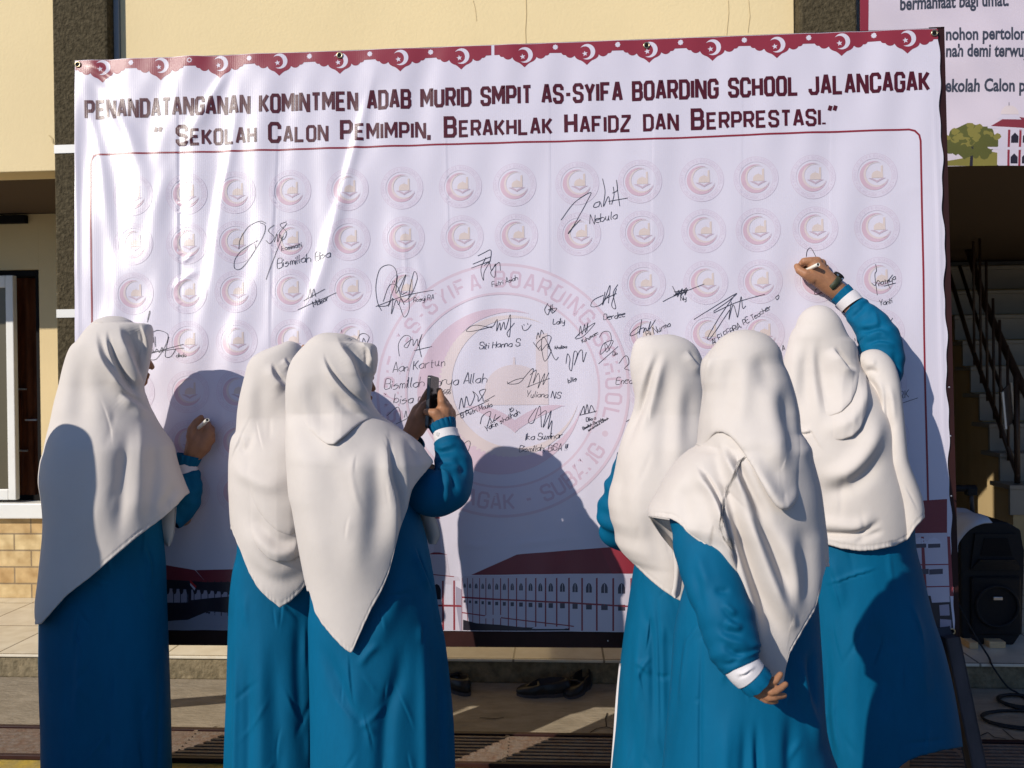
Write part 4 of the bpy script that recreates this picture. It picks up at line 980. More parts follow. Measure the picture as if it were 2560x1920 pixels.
# --- handwritten signatures: (crop, scribbles, words)
SIG = [
 ('A', [[(1640, 1375), (1600, 1362), (1530, 1395), (1480, 1470), (1470, 1530)], [(1600, 1370), (1635, 1390), (1625, 1450), (1570, 1540), (1490, 1645), (1445, 1650), (1450, 1590), (1500, 1530), (1590, 1480)], [(1570, 1500), (1575, 1535)], [(1690, 1385), (1655, 1420), (1690, 1460), (1665, 1500), (1640, 1480)], [(1690, 1490), (1705, 1440), (1712, 1490), (1725, 1445), (1740, 1485)], [(1765, 1365), (1725, 1385), (1765, 1430), (1745, 1475), (1720, 1440), (1768, 1375)], [(1745, 1450), (1700, 1560), (1650, 1690), (1640, 1720)]],
  [('kommati', 1735, 1545, 52, 12), ('Bismillah Bisa', 1710, 1650, 85, 12)]),
 ('D', [[(1875, 375), (1900, 350), (1910, 300), (1920, 355), (1932, 302), (1945, 350)], [(1870, 377), (2000, 303)], [(1835, 430), (2070, 325)]], [('Mdmar', 1932, 415, 50, 28)]),
 ('E', [[(360, 410), (420, 400), (440, 340), (470, 260), (470, 190), (430, 155), (370, 180), (345, 280), (355, 380), (380, 435)], [(345, 410), (520, 345), (700, 310)], [(420, 410), (450, 360), (440, 455), (470, 370), (485, 400), (500, 360), (520, 400)], [(480, 220), (470, 330), (530, 215), (500, 330), (540, 320)], [(390, 380), (430, 280), (480, 290), (510, 380), (560, 340), (600, 240), (580, 200), (550, 330), (550, 430), (520, 475), (490, 400)], [(448, 255), (450, 265)], [(458, 250), (460, 262)]], [('Rosyi R.A', 578, 385, 44, 10)]),
 ('E', [[(930, 175), (1050, 130)], [(940, 150), (1050, 105)], [(970, 100), (1010, 80), (1050, 65), (1045, 130), (1010, 200), (1005, 250), (990, 180), (1020, 110)], [(1010, 160), (1040, 140), (1055, 190), (1080, 150), (1075, 230), (1050, 200), (1100, 140), (1110, 190)]], [('Futri Asiah', 1058, 290, 48, 15)]),
 ('E', [[(1065, 530), (950, 560), (900, 560), (950, 525), (1060, 540)], [(1065, 530), (1090, 490), (1085, 560), (1105, 510), (1110, 555), (1130, 505), (1140, 550), (1170, 460), (1165, 590), (1150, 570), (1195, 510)], [(1240, 525), (1250, 555), (1275, 550), (1298, 520)], [(1252, 518), (1254, 526)], [(1275, 512), (1277, 522)]], [('Siti Hanna S.', 980, 672, 66, 5)]),
 ('E', [[(490, 715), (485, 640), (520, 590), (560, 600), (540, 660), (520, 650), (570, 610), (575, 650), (600, 610), (605, 650), (630, 580), (610, 640), (625, 720)], [(580, 680), (690, 655)]], [('Aan Kartun', 450, 815, 90, 8), ('Bismillah karya Allah', 400, 920, 95, 4), ('bisa ma', 455, 1005, 95, 3), ('6666', 735, 945, 50, 0)]),
 ('E', [[(415, 1080), (470, 1030), (490, 1040), (500, 1110)], [(520, 1090), (530, 1050), (540, 1090), (570, 1030)], [(470, 1130), (560, 1085)]], []),
 ('E', [[(1150, 885), (1200, 860), (1250, 850), (1220, 880), (1165, 885), (1150, 870)], [(1250, 850), (1310, 790), (1280, 905)], [(1290, 830), (1330, 800), (1310, 880), (1340, 820), (1350, 860), (1340, 910), (1380, 820), (1370, 890), (1405, 815)], [(1270, 905), (1410, 850)]], [('Yuliana N.S', 1265, 965, 62, -2)]),
 ('E', [[(1330, 1030), (1280, 1110), (1310, 1120), (1350, 1020), (1360, 1150)], [(1340, 1080), (1390, 1050), (1370, 1150), (1400, 1090), (1420, 1050), (1400, 1160), (1425, 1110), (1415, 1210)]], [('Ika Suminar', 1262, 1230, 66, 3), ('Bismillah, BISA !!!', 1225, 1300, 62, 2)]),
 ('E', [[(855, 1040), (870, 970), (885, 1030), (900, 960), (920, 1020), (950, 960), (940, 930), (970, 960), (975, 990), (1020, 920), (980, 930), (1000, 970), (1010, 990), (1075, 955)], [(820, 1085), (900, 1050), (1040, 985)]], [('B. Putri Maula', 868, 1092, 46, 20)]),
 ('E', [[(985, 1130), (1000, 1080), (1050, 1055), (1030, 1140)], [(1040, 1080), (1060, 1120), (1080, 1070), (1070, 1110), (1110, 1080), (1080, 1100)], [(1170, 1045), (1178, 1030), (1190, 1040), (1172, 1055), (1165, 1035), (1172, 1045)]], [('Yakin shalihah', 1020, 1175, 52, 27)]),
 ('E', [[(1400, 390), (1380, 430), (1400, 460), (1420, 400), (1415, 440)], [(1400, 400), (1440, 440)], [(1430, 395), (1425, 450), (1455, 420), (1400, 430)]], [('Laily', 1432, 520, 52, 8)]),
 ('E', [[(1740, 340), (1680, 370), (1665, 410), (1720, 400), (1780, 330)], [(1750, 320), (1735, 400), (1780, 280), (1770, 390)], [(1745, 365), (1820, 330)], [(1828, 275), (1800, 330), (1815, 420), (1790, 400), (1820, 300)]], [('Derdee', 1742, 495, 56, 10)]),
 ('E', [[(1330, 610), (1340, 570), (1350, 600), (1360, 555), (1375, 580)], [(1310, 630), (1350, 680), (1330, 640), (1390, 590), (1420, 600), (1400, 660), (1420, 680), (1380, 745), (1360, 640), (1380, 600), (1440, 730), (1465, 720)], [(1340, 670), (1360, 650), (1360, 680), (1400, 640), (1420, 690)]], [('khalisa', 1442, 672, 34, 6)]),
 ('E', [[(1565, 605), (1600, 570), (1690, 510), (1620, 590), (1570, 610)], [(1590, 590), (1600, 530), (1610, 580), (1625, 520), (1630, 570), (1645, 510), (1640, 560)]], [('Kahumaec', 1612, 635, 36, 30)]),
 ('E', [[(1715, 600), (1740, 565), (1780, 570), (1785, 630), (1740, 690), (1720, 700), (1740, 640), (1800, 620), (1760, 690), (1750, 630), (1780, 680)], [(1710, 762), (1830, 655)]], [('Qio', 1798, 712, 34, 12)]),
 ('E', [[(1510, 760), (1520, 700), (1535, 730), (1530, 780), (1545, 800), (1560, 690), (1580, 700), (1560, 770), (1590, 690), (1610, 680), (1615, 750), (1635, 690)]], [('b.llis', 1525, 880, 46, 20)]),
 ('E', [[(1835, 760), (1870, 715), (1890, 720), (1895, 760), (1870, 790), (1900, 800)]], [('Enea', 1818, 885, 66, 3)]),
 ('E', [[(1960, 530), (1910, 570), (1910, 590), (1960, 560), (1975, 490), (1960, 580)], [(1960, 550), (1990, 540), (1985, 570), (2000, 540), (2010, 560), (2030, 500), (2020, 550), (2060, 490)]], [('Bi Nurma', 2010, 600, 58, 27)]),
 ('F', [[(-10, 380), (60, 345), (245, 272)], [(50, 285), (70, 330), (60, 345), (90, 310), (80, 350), (110, 300), (100, 345), (135, 295), (125, 340), (145, 300)], [(60, 320), (140, 310)], [(55, 340), (140, 322)], [(70, 335), (135, 300)]], [('Ny', 100, 375, 42, 14)]),
 ('F', [[(180, 490), (430, 335), (400, 370), (300, 440)], [(430, 340), (340, 470), (270, 590), (270, 612), (300, 580), (400, 430)], [(410, 380), (395, 490), (420, 400), (440, 450), (450, 470), (470, 350), (480, 420), (500, 405)], [(300, 450), (440, 385), (615, 335)], [(685, 350), (700, 340), (702, 355), (690, 368), (680, 350)]], [('ALFI FEBRIA, PE Teacher', 298, 645, 52, 32)]),
 ('F', [[(1295, 150), (1300, 190), (1290, 220), (1305, 340)], [(1270, 265), (1290, 280), (1310, 250), (1330, 275)], [(1400, 215), (1370, 260), (1385, 300)], [(1345, 285), (1420, 265)]], [('ratnya', 1315, 285, 52, 22), ('Yanti', 1320, 408, 56, 15)]),
 ('F', [[(1435, 1010), (1555, 970)]], [('R.K', 1440, 975, 68, 12)]),
 ('F', [[(870, 105), (875, 70), (890, 52), (905, 60), (928, 105)], [(950, 290), (925, 310), (920, 335), (940, 335), (985, 310)]], []),
 ('F', [[(1400, 480), (1385, 510), (1410, 530), (1395, 560)], [(1165, 605), (1168, 620)], [(1178, 603), (1180, 618)]], [('" A', 700, 690, 46, 20)]),
 ('B', [[(1480, 1355), (1560, 1250), (1660, 1185), (1640, 1240), (1540, 1420), (1530, 1425), (1600, 1350)], [(1720, 1240), (1690, 1250), (1680, 1275), (1710, 1270), (1720, 1245), (1730, 1275)], [(1735, 1100), (1750, 1180), (1740, 1270), (1770, 1210), (1780, 1260)], [(1800, 1150), (1805, 1200), (1790, 1260)], [(1795, 1190), (1825, 1170), (1820, 1110), (1830, 1200), (1840, 1270)], [(1770, 1240), (1890, 1220)]], [('Nebula', 1655, 1375, 78, 9)]),
 ('X6', [[(1345, 215), (1355, 150), (1372, 85), (1375, 110), (1350, 190)], [(1390, 340), (1460, 305), (1560, 335), (1580, 390), (1540, 500), (1450, 630), (1370, 635), (1355, 560)], [(1410, 380), (1415, 450)], [(1430, 375), (1435, 495)], [(1590, 380), (1550, 560), (1560, 615), (1620, 600), (1670, 520)], [(1370, 555), (1400, 530), (1420, 555), (1450, 520), (1480, 560), (1510, 500), (1520, 560)], [(1360, 575), (1755, 465)], [(1365, 560), (1760, 508)]], [('dindo', 1672, 615, 78, 4)]),
 ('E', [[(1595, 1080), (1620, 1020), (1625, 1070), (1640, 1010), (1650, 1060), (1665, 1015), (1690, 1060)], [(1600, 1075), (1700, 1050)]], [('D.lia a.', 1635, 1115, 34, 14), ('Bismillah Beradab', 1615, 1165, 26, 25), ('berakhlakul karimah', 1650, 1175, 22, 32)]),
 ('X1', [[(960, 80), (962, 102)], [(1090, 160), (1110, 120), (1150, 112), (1185, 140), (1170, 185)], [(1130, 180), (1140, 150), (1155, 180)]], []),
 ('E', [[(820, 1330), (900, 1240), (925, 1250), (900, 1330)], [(1880, 1115), (1905, 1100)]], []),
]
for n_, (c_, sc, words) in enumerate(SIG):
    pr = Print()
    for z_ in sc:
        q = B(c_, *z_); q = crom(q, 6*len(q)) if len(q) > 2 else q
        pr.ribbon(q, .0017, 'ink', 9, step=.01)
    for (t, x_, y_, h_, an) in words:
        p_ = B(c_, (x_, y_), (x_+100*math.cos(math.radians(an)), y_-100*math.sin(math.radians(an))), (x_, y_-h_))
        d_ = p_[1]-p_[0]; hh = np.linalg.norm(p_[2]-p_[0])*.62
        hand_text(pr, t, p_[0], math.atan2(d_[1], d_[0]), hh, .0017, seed=n_, sx=.92)
    pr.build('signature', lift=.0010)

# --- grommets, stand
for q in [B('A', (487, 402))[0], B('A', (2090, 345))[0], B('B', (2005, 285))[0], B('C', (1655, 210))[0], B('I', (1760, 815))[0]]:
    p_ = bpos(np.array(q[0]), np.array(q[1]), .0025); q_ = MB(); n_ = 20
    q_.tube([tuple(p_+.009*np.array([math.cos(t), 0, math.sin(t)])) for t in np.linspace(0, 2*math.pi, n_)], .0026, 6, cap=False)
    q_.build('grommet', M['steel'], ban)
    q_ = MB(); bmesh.ops.create_circle(q_.bm, cap_ends=True, segments=16, radius=.0068, matrix=Matrix.Translation(Vector(p_+BN*.0004)) @ Matrix.Rotation(math.pi/2, 4, 'X'))
    q_.build('eyelet_hole', M['dark'], ban)
def bw3(x, s, dy): p_ = np.array([x, s*SB, BZ+s*CB])-BN*dy; return tuple(p_)
x0, x1 = c4[3, 0]+.004, c4[2, 0]+.020; sb = c4[3, 1]; stp0, stp1 = c4[0, 1], c4[1, 1]
q = MB()
q.beam(bw3(x0+.03, sb-.052, .028), bw3(x0+.03, stp0+.004, .028), .05, .045, (0, 1, 0), .003); q.beam(bw3(x1-.022, sb-.052, .028), bw3(c4[1, 0]-.002, stp1+.006, .028), .045, .05, (0, 1, 0), .003)
q.beam(bw3(x0, sb-.026, .026), bw3(x1, sb-.018, .026), .055, .05, (0, 1, 0), .003); q.beam(bw3(x0+.06, stp0-.022, .030), bw3(c4[1, 0]-.03, stp1-.02, .030), .05, .045, (0, 1, 0), .003)
for t in (.33, .66): q.beam(bw3(x0+(x1-x0)*t, sb, .030), bw3(x0+(x1-x0)*t, (stp0+stp1)/2-.05, .030), .04, .04, (0, 1, 0), .003)
q.build('frame', M['frame'], ban)
lf = P(np.array(2385.), np.array(1600.), np.array(2.46)); lf2 = on_z(2455, 1990, .0)
for a_, b_ in ((tuple(lf+[0, .03, 0]), tuple(lf2)), ((lf[0], lf[1]+.05, lf[2]), (lf[0]+.06, .62, .0)), ((x0+.10, .0, BZ), (x0+.16, -.22, 0)), ((x0+.02, .05, BZ), (x0-.30, .45, 0))):
    q = MB(); q.beam(a_, b_, .040, .05, (0, 1, 0), .003); q.build('leg', M['leg'], ban)
for (u_, v_) in ((2373, 968), (2376, 1090), (2378, 1240), (1520, 1602), (1560, 1604)):
    p_ = on_y(u_, v_, -.012); q = MB(); bmesh.ops.create_uvsphere(q.bm, u_segments=8, v_segments=6, radius=.003, matrix=Matrix.Translation(Vector(p_))); q.build('screw', M['silver'], ban)

# ------------------------------------------------------------ second banner hanging on the upper storey
wb = empty('wall_banner', (2.6, .84, 2.24), 'pinkish school banner with maroon edge and printed mosque hanging on the upper wall', 'banner')
WBY = .825
def wpos(x, s, off=0.):
    x = np.asarray(x, float); s = np.asarray(s, float)
    d = .010+.004*np.sin(x*9+s*3)+.003*np.sin(s*17+1.5*np.sin(x*5))+.0015*np.sin(x*31+s*22)+off
    return np.stack([x, WBY-d, s], -1)
def W(c, *pts): q = np.array(K(c, *pts)); r_ = on_y(q[:, 0], q[:, 1], WBY-.01); return r_[:, [0, 2]]
zb = W('C', (1735, 1022))[0][1]; xl = W('C', (1205, 100))[0][0]
gx, gs = np.meshgrid(np.linspace(xl, 4.6, 200), np.linspace(zb, 4.4, 160)); i, j = np.meshgrid(np.arange(159), np.arange(199), indexing='ij'); k = (i*200+j).ravel()
wsh = link('vinyl_sheet', mesh_np('vinyl_sheet', wpos(gx, gs).reshape(-1, 3), np.stack([k, k+1, k+201, k+200], -1), V['pink']), wb)
pr = Print(); xr = W('C', (1258, 100))[0][0]; pr.rect((xl, zb+.0), (xr, zb+.0), (xr, 4.4), (xl, 4.4), 'maroon', 1, .03); pr.build('edge_stripe', wsh, wpos)
def font_text(txt, p0, p1, size):
    cu = bpy.data.curves.new('t', 'FONT'); cu.body = txt; cu.size = 1.; cu.resolution_u = 3; cu.offset = .03
    ob = bpy.data.objects.new('t', cu); col.objects.link(ob); dg = bpy.context.evaluated_depsgraph_get(); dg.update()
    ev = ob.evaluated_get(dg); me = ev.to_mesh(); v_ = [tuple(x.co) for x in me.vertices]; f_ = [tuple(p_.vertices) for p_ in me.polygons]; ev.to_mesh_clear()
    bpy.data.objects.remove(ob); bpy.data.curves.remove(cu)
    v_ = np.array(v_); L = v_[:, 0].max(); d = np.asarray(p1)-np.asarray(p0); ln = np.linalg.norm(d); d = d/ln; n_ = np.array([-d[1], d[0]])
    return np.asarray(p0)+d*(v_[:, 0]/L*ln)[:, None]+n_*(v_[:, 1]*size)[:, None], f_
pr = Print()
for txt, a_, b_, sz in (('bermanfaat bagi umat.', (1450, 60), (2122, 32), .078), ('nohon pertolongan', (1728, 247), (2330, 243), .076), ('nah demi terwujud', (1728, 350), (2300, 349), .076), ('ekolah Calon pemimpin', (1728, 562), (2500, 558), .076)):
    p_ = W('C', a_, b_); v_, f_ = font_text(txt, p_[0], p_[1], sz); pr.quads(v_, f_, 'text', 3)
    # slab serifs under the stems
pr.build('lettering', wsh, wpos)
pr = Print()
def wq(pts, key, lay=2): pr.rect(*W('C', *pts), key, lay)
def wp(pts, key, lay=2): pr.poly(W('C', *pts), key, lay)
r2 = random.Random(5)
wp([(1890+(160+14*math.sin(5*a_))*math.cos(a_), 865+(100+9*math.sin(7*a_+1))*math.sin(a_)) for a_ in np.linspace(0, 2*math.pi, 40)[:-1]], 'leaf', 2)
wp(((1735, 1018), (2045, 1018), (2045, 940), (1990, 930), (1900, 960), (1735, 990)), 'leaf2', 2)
for k_ in range(70):
    t = r2.uniform(0, 6.28); rr_ = math.sqrt(r2.random()); x_ = 1890+165*rr_*math.cos(t); y_ = 870+108*rr_*math.sin(t); s_ = r2.uniform(14, 30)
    wp([(x_+s_*r2.uniform(.7, 1.2)*math.cos(a_), y_+s_*.8*r2.uniform(.7, 1.2)*math.sin(a_)) for a_ in np.linspace(0, 2*math.pi, 9)[:-1]], 'leaf' if y_ > 860+r2.uniform(-50, 50) else 'leaf2', 3+k_ % 6)
wq(((1880, 1018), (1900, 1018), (1900, 900), (1885, 900)), 'night', 2)
wq(((1990, 785), (2330, 805), (2330, 755), (2075, 735)), 'roof', 4); wq(((2065, 735), (2300, 755), (2300, 740), (2110, 712)), 'roof', 4); wq(((2040, 735), (2190, 738), (2170, 715), (2075, 705)), 'wallw', 5)
wp([(2120+55*math.cos(a_), 705-55*math.sin(a_)) for a_ in np.linspace(0, math.pi, 14)], 'cres2', 5); wq(((2113, 655), (2118, 655), (2118, 630), (2115, 630)), 'win', 5)
wq(((2050, 1018), (2330, 1018), (2330, 800), (2050, 785)), 'wallw', 3); wq(((1985, 790), (2330, 815), (2330, 800), (1985, 775)), 'wallw', 5); wq(((1985, 918), (2330, 925), (2330, 905), (1985, 905)), 'wallw', 6)
for x_ in (2108, 2176, 2250): wq(((x_, 1018), (x_+14, 1018), (x_+14, 800), (x_, 800)), 'maroon', 5)
for x_ in (2128, 2198, 2270):
    for y_ in (880, 1005): wp([(x_, y_), (x_+44, y_), (x_+44, y_-40), (x_+22, y_-62), (x_, y_-40)], 'night', 5)
pr.build('printed_mosque', wsh, wpos)

# ------------------------------------------------------------ loudspeaker, cloth, cables, shoes
def tofl(u, v, z): return on_z(np.array(float(u)), np.array(float(v)), z)
sp0 = on_y(*K('Z', (345, 900))[0], 1.02); sp1 = on_y(*K('Z', (725, 180))[0], 1.02)
sx0, sx1_, stz = sp0[0]+.01, sp1[0]+.01, on_y(*K('Z', (520, 150))[0], 1.02)[2]
spk = empty('loudspeaker', ((sx0+sx1_)/2, 1.2, ZT), 'tall black portable loudspeaker on wooden blocks beside the banner', 'loudspeaker')
zb0 = on_y(*K('Z', (520, 930))[0], 1.02)[2]+.012
q = MB()
pf = [(sx0+.02, zb0), (sx1_-.05, zb0), (sx1_-.01, zb0+.06), (sx1_, stz-.14), (sx1_-.012, stz-.045), (sx1_-.07, stz-.01), (sx0+.06, stz), (sx0+.015, stz-.03), (sx0, stz-.09), (sx0, zb0+.04)]
q.prism([(x, 1.03, z) for x, z in pf], (0, .30, 0)); bmesh.ops.bevel(q.bm, geom=q.bm.edges[:], offset=.008, segments=2, affect='EDGES', profile=.5)
q.build('cabinet', M['black'], spk)
cxs = (sx0+sx1_)/2+.01; w_ = sx1_-sx0
q = MB(); q.box(cxs-w_*.40, cxs+w_*.40, 1.014, 1.034, zb0+.05, zb0+.05+w_*.95, .012); q.build('grille', M['grille'], spk)
q = MB(); zc = zb0+.05+w_*.475; q.tube([(cxs+w_*.33*math.cos(t), 1.012, zc+w_*.33*math.sin(t)) for t in np.linspace(0, 2*math.pi, 36)], .008, 6, cap=False); q.build('woofer_ring', M['black'], spk)
q = MB(); q.box(cxs-.020, cxs+.020, 1.004, 1.012, zc+.03, zc+.045, .002); q.build('badge', M['silver'], spk)
q = MB()
hz0, hz1 = stz-.22, stz-.06; hw = w_*.40
q.prism([(cxs-hw, 1.028, hz0), (cxs+hw, 1.028, hz0), (cxs+hw*.8, 1.028, hz1), (cxs-hw*.8, 1.028, hz1)], (0, -.008, 0)); q.build('horn_rim', M['black'], spk)
q = MB(); q.prism([(cxs-hw*.62, 1.0185, hz0+.06), (cxs+hw*.62, 1.0185, hz0+.06), (cxs+hw*.45, 1.0185, hz1-.02), (cxs-hw*.45, 1.0185, hz1-.02)], (0, -.002, 0)); q.build('horn_throat', M['dark'], spk)
q = MB(); q.prism([(cxs-hw, 1.02, hz0-.005), (cxs+hw, 1.02, hz0-.005), (cxs+hw*.7, 1.0, hz0+.045), (cxs-hw*.7, 1.0, hz0+.045)], (0, .02, 0)); q.build('horn_lip', M['grille'], spk)
h0 = on_y(*K('Y', (440, 1600))[0], 1.30); h1 = on_y(*K('Z', (418, 110))[0], 1.30); hl = on_y(*K('Y', (300, 1600))[0], 1.30)
q = MB(); q.tube([(h1[0], 1.30, stz-.02), (h0[0], 1.30, h0[2]-.012)], .010, 10); q.tube([(h0[0]-.12, 1.30, stz-.02), (h0[0]-.12, 1.30, h0[2]-.012)], .010, 10); q.build('handle_post', M['leg'], spk)
q = MB(); q.tube([(hl[0]-.06, 1.30, h0[2]+.004), (h0[0]+.022, 1.30, h0[2]+.004)], .017, 10); q.box(h0[0]-.025, h0[0]+.024, 1.28, 1.32, h0[2]-.03, h0[2]+.01, .006); q.build('handle_grip', M['black'], spk)
for t in (.12, .88):
    q = MB(); q.tube([(sx0+w_*t-.02, 1.30, ZT+.045), (sx0+w_*t+.02, 1.30, ZT+.045)], .045, 18); q.build('wheel', M['black'], spk)
for k_, (u_, v_, s_) in enumerate((K('Z', (427, 925))[0]+(.02,), K('Z', (572, 920))[0]+(.036,))):
    w = tofl(u_, v_+4, ZT); q = MB(); q.box(w[0]-s_, w[0]+s_, w[1], w[1]+.16, ZT+.0005, max(zb0-.002, ZT+.03), .003)
    tag(q.build('wood_block', M['wood']), 'small pale wood block under the loudspeaker, '+('the narrower left one' if k_ == 0 else 'the wider right one'), 'block', 'wood blocks under the loudspeaker')
# white cloth draped over the speaker top
cl = []; n1, n2 = 34, 14; fs = []
for i in range(n1):
    t = i/(n1-1)
    # profile: up the left flank, over the rounded shoulder, along the top
    pr_ = crom([(sx0-.035, stz-.125), (sx0-.025, stz-.085), (sx0+.015, stz-.02), (sx0+.06, stz+.008), (sx0+.12, stz+.010)], n1)[i]
    for j in range(n2):
        f = j/(n2-1); cl.append((pr_[0]+.006*math.sin(f*9+t*3), .985+.36*f+.015*math.sin(t*7), pr_[1]+.004*math.sin(f*14+t*5)+(.004 if 0 < j < n2-1 else -.012)))
for i in range(n1-1):
    for j in range(n2-1): k = i*n2+j; fs.append((k, k+1, k+n2+1, k+n2))
cc = link('cover_cloth', mesh_np('cover_cloth', cl, fs, M['cloth_white'])); tag(cc, 'pale cloth draped over the left shoulder of the black loudspeaker', 'cloth')
md = cc.modifiers.new('thick', 'SOLIDIFY'); md.thickness = .003
def cable(name, pts, r, label):
    q = MB(); q.tube([tuple(x) for x in crom(pts, 60)], r, 8); return tag(q.build(name, M['cable']), label, 'cable')
a_ = on_y(*K('Z', (322, 640))[0], 1.0); b_ = tofl(*K('Z', (500, 985))[0], ZT+.006); c_ = on_y(*K('Z', (510, 1010))[0], YS-.02); e_ = tofl(*K('Z', (690, 1200))[0], .006); f_ = tofl(*K('Z', (740, 1240))[0], .006)
cable('audio_cable', [a_+[-.01, 0, .02], (a_*.55+b_*.45)+[.0, -.03, -.02], b_+[0, -.02, .01], c_+[.01, -.015, -.01], c_+[.06, -.03, -.09], e_, f_], .0042, 'thin black cable running from the loudspeaker down over the kerb')
for k_, (u_, v_, rx, ry, turns, lb) in enumerate((K('Z', (735, 1262))[0]+(.10, .075, 3, 'coiled black cable lying on the pavement nearest the kerb'), K('Z', (745, 1370))[0]+(.17, .085, 2, 'wide loop of black cable on the pavement in front of the coil'))):
    o_ = tofl(u_, v_, .006); pts = []
    for i in range(22*turns+1):
        t = i/22*2*math.pi; g_ = 1-.10*(i/(22*turns)); pts.append((o_[0]+rx*g_*math.cos(t)+.008*math.sin(t*.37), o_[1]+ry*g_*math.sin(t)+.006*math.cos(t*.7), .006+.0035*(i/(22*turns))*turns))
    q = MB(); q.tube(pts, .0045, 7); tag(q.build('cable_coil', M['cable']), lb, 'cable', 'cable coils on the pavement')
def shoe(p0, ang, L, W_, label, flip=1):
    """slip-on flat: sole, hollow upper with an opening"""
    sh = empty('shoe', tuple(p0), label, 'shoe', 'black shoes below the kerb')
    ca, sa = math.cos(ang), math.sin(ang)
    def X(x, y, z): return (p0[0]+x*ca-y*sa, p0[1]+x*sa+y*ca, p0[2]+z)
    n = 30; prof = []
    for k in range(n):
        t = 2*math.pi*k/n; x = L/2*math.cos(t); wy = W_/2*(1+.12*math.cos(t))*(.86 if abs(math.cos(t)) < .25 else 1.); prof.append((x, wy*math.sin(t)*(1 if abs(math.cos(t)) < .99 else 1)))
    q = MB(); q.prism([X(x, y, .001) for x, y in prof], (0, 0, .014)); q.build('sole', M['leg'], sh)
    rings = [(1.0, .015), (1.02, .026), (.98, .040), (.90, .052), (.80, .058)]
    vs = []; fs = []
    for ri, (sc, z) in enumerate(rings):
        for x, y in prof:
            toe = max(0, x/(L/2)); heel = max(0, -x/(L/2))
            xx = x*sc+(0 if ri < 3 else -L*.06*toe*ri*.7); zz = z*(1-.30*toe**2+.18*heel)
            vs.append(X(xx, y*sc, zz))
    for ri in range(len(rings)-1):
        for k in range(n): fs.append((ri*n+k, ri*n+(k+1) % n, (ri+1)*n+(k+1) % n, (ri+1)*n+k))
    # toe cap closing the front third, dark inner floor
    o = len(vs)
    for x, y in prof: vs.append(X(x*.78-.004, y*.76, .030))
    for k in range(n): fs.append(((len(rings)-1)*n+k, (len(rings)-1)*n+(k+1) % n, o+(k+1) % n, o+k))
    fs.append(tuple(o+k for k in range(n)))
    u = link('upper', mesh_np('upper', vs, fs, M['shoe']), sh)
    q = MB(); q.tube([X(L*.10, y, .050-.012*abs(y)/W_*2) for y in np.linspace(-W_*.40, W_*.40, 9)], .006, 8); q.build('vamp_band', M['shoe'], sh)
    return sh
w = tofl(*K('H', (1375, 1225))[0], .0); shoe(w+[0, .03, 0], math.radians(184), .235, .088, 'left shoe of the black pair, lying sideways to the kerb')
w = tofl(*K('H', (1592, 1205))[0], .0); shoe(w+[0, .04, 0], math.radians(242), .215, .086, 'right shoe of the black pair, toe pointing at the banner')
w = tofl(*K('H', (820, 1190))[0], .0); shoe(w+[0, .04, 0], math.radians(130), .23, .095, 'single black shoe half hidden by the dress of the woman with the phone')

# ------------------------------------------------------------ the women
def person(px, d, label, group='women in white headscarves signing the banner'):
    w = P(np.array(float(px)), np.array(974.), np.array(d)); return empty('person', (w[0], w[1], 0), label, 'person', group)
def m3(c, x, y, d): q = K(c, (x, y))[0]; return P(np.array(q[0]), np.array(q[1]), np.array(d))
def facing(deg):
    """0 looks straight at the banner, + turns to the right"""
    a = math.radians(deg); return np.array([math.sin(a), math.cos(a), 0.])
def sleeve(root, parts, cuff=None, ruffle=None, m='dress'):
    s_ = cloth_obj('sleeve', join(*parts), M[m], root)
    if cuff is not None: cloth_obj('cuff', cuff, M['cuff'], s_)
    if ruffle is not None: cloth_obj('cuff_ruffle', ruffle, M['dress'], s_)
    return s_
def pen(tail, tip, label, r=.0062):
    """white marker: barrel, hollow cap end, tip"""
    tail = Vector(tail); tip = Vector(tip); d = (tip-tail).normalized(); L = (tip-tail).length
    o = empty('marker_pen', tuple(tail), label, 'marker pen', 'white marker pens')
    q = MB(); q.tube([tail, tail+d*.003, tail+d*(L*.78), tail+d*(L*.84)], [r*.96, r, r, r*.62], 18, cap=False); q.build('barrel', M['marker'], o)
    q = MB(); q.tube([tail+d*.004, tail+d*.0045], [r*.74, r*.2], 16); q.build('hollow_end', M['ink'], o)
    q = MB(); q.tube([tail, tail+d*.0005], [r*.97, r*.72], 18, cap=False); q.build('end_rim', M['marker'], o)
    q = MB(); q.tube([tail+d*(L*.80), tail+d*(L*.92), tip], [r*.6, r*.42, r*.18], 12); q.build('tip', M['ink'], o)
    q = MB(); a = d.orthogonal().normalized()
    q.beam(tail+d*(L*.22)-Vector(FW)*(r+.0003), tail+d*(L*.55)-Vector(FW)*(r+.0003), .0035, .0006, tuple(FW)); q.build('print_band', M['ink'], o)
    return o

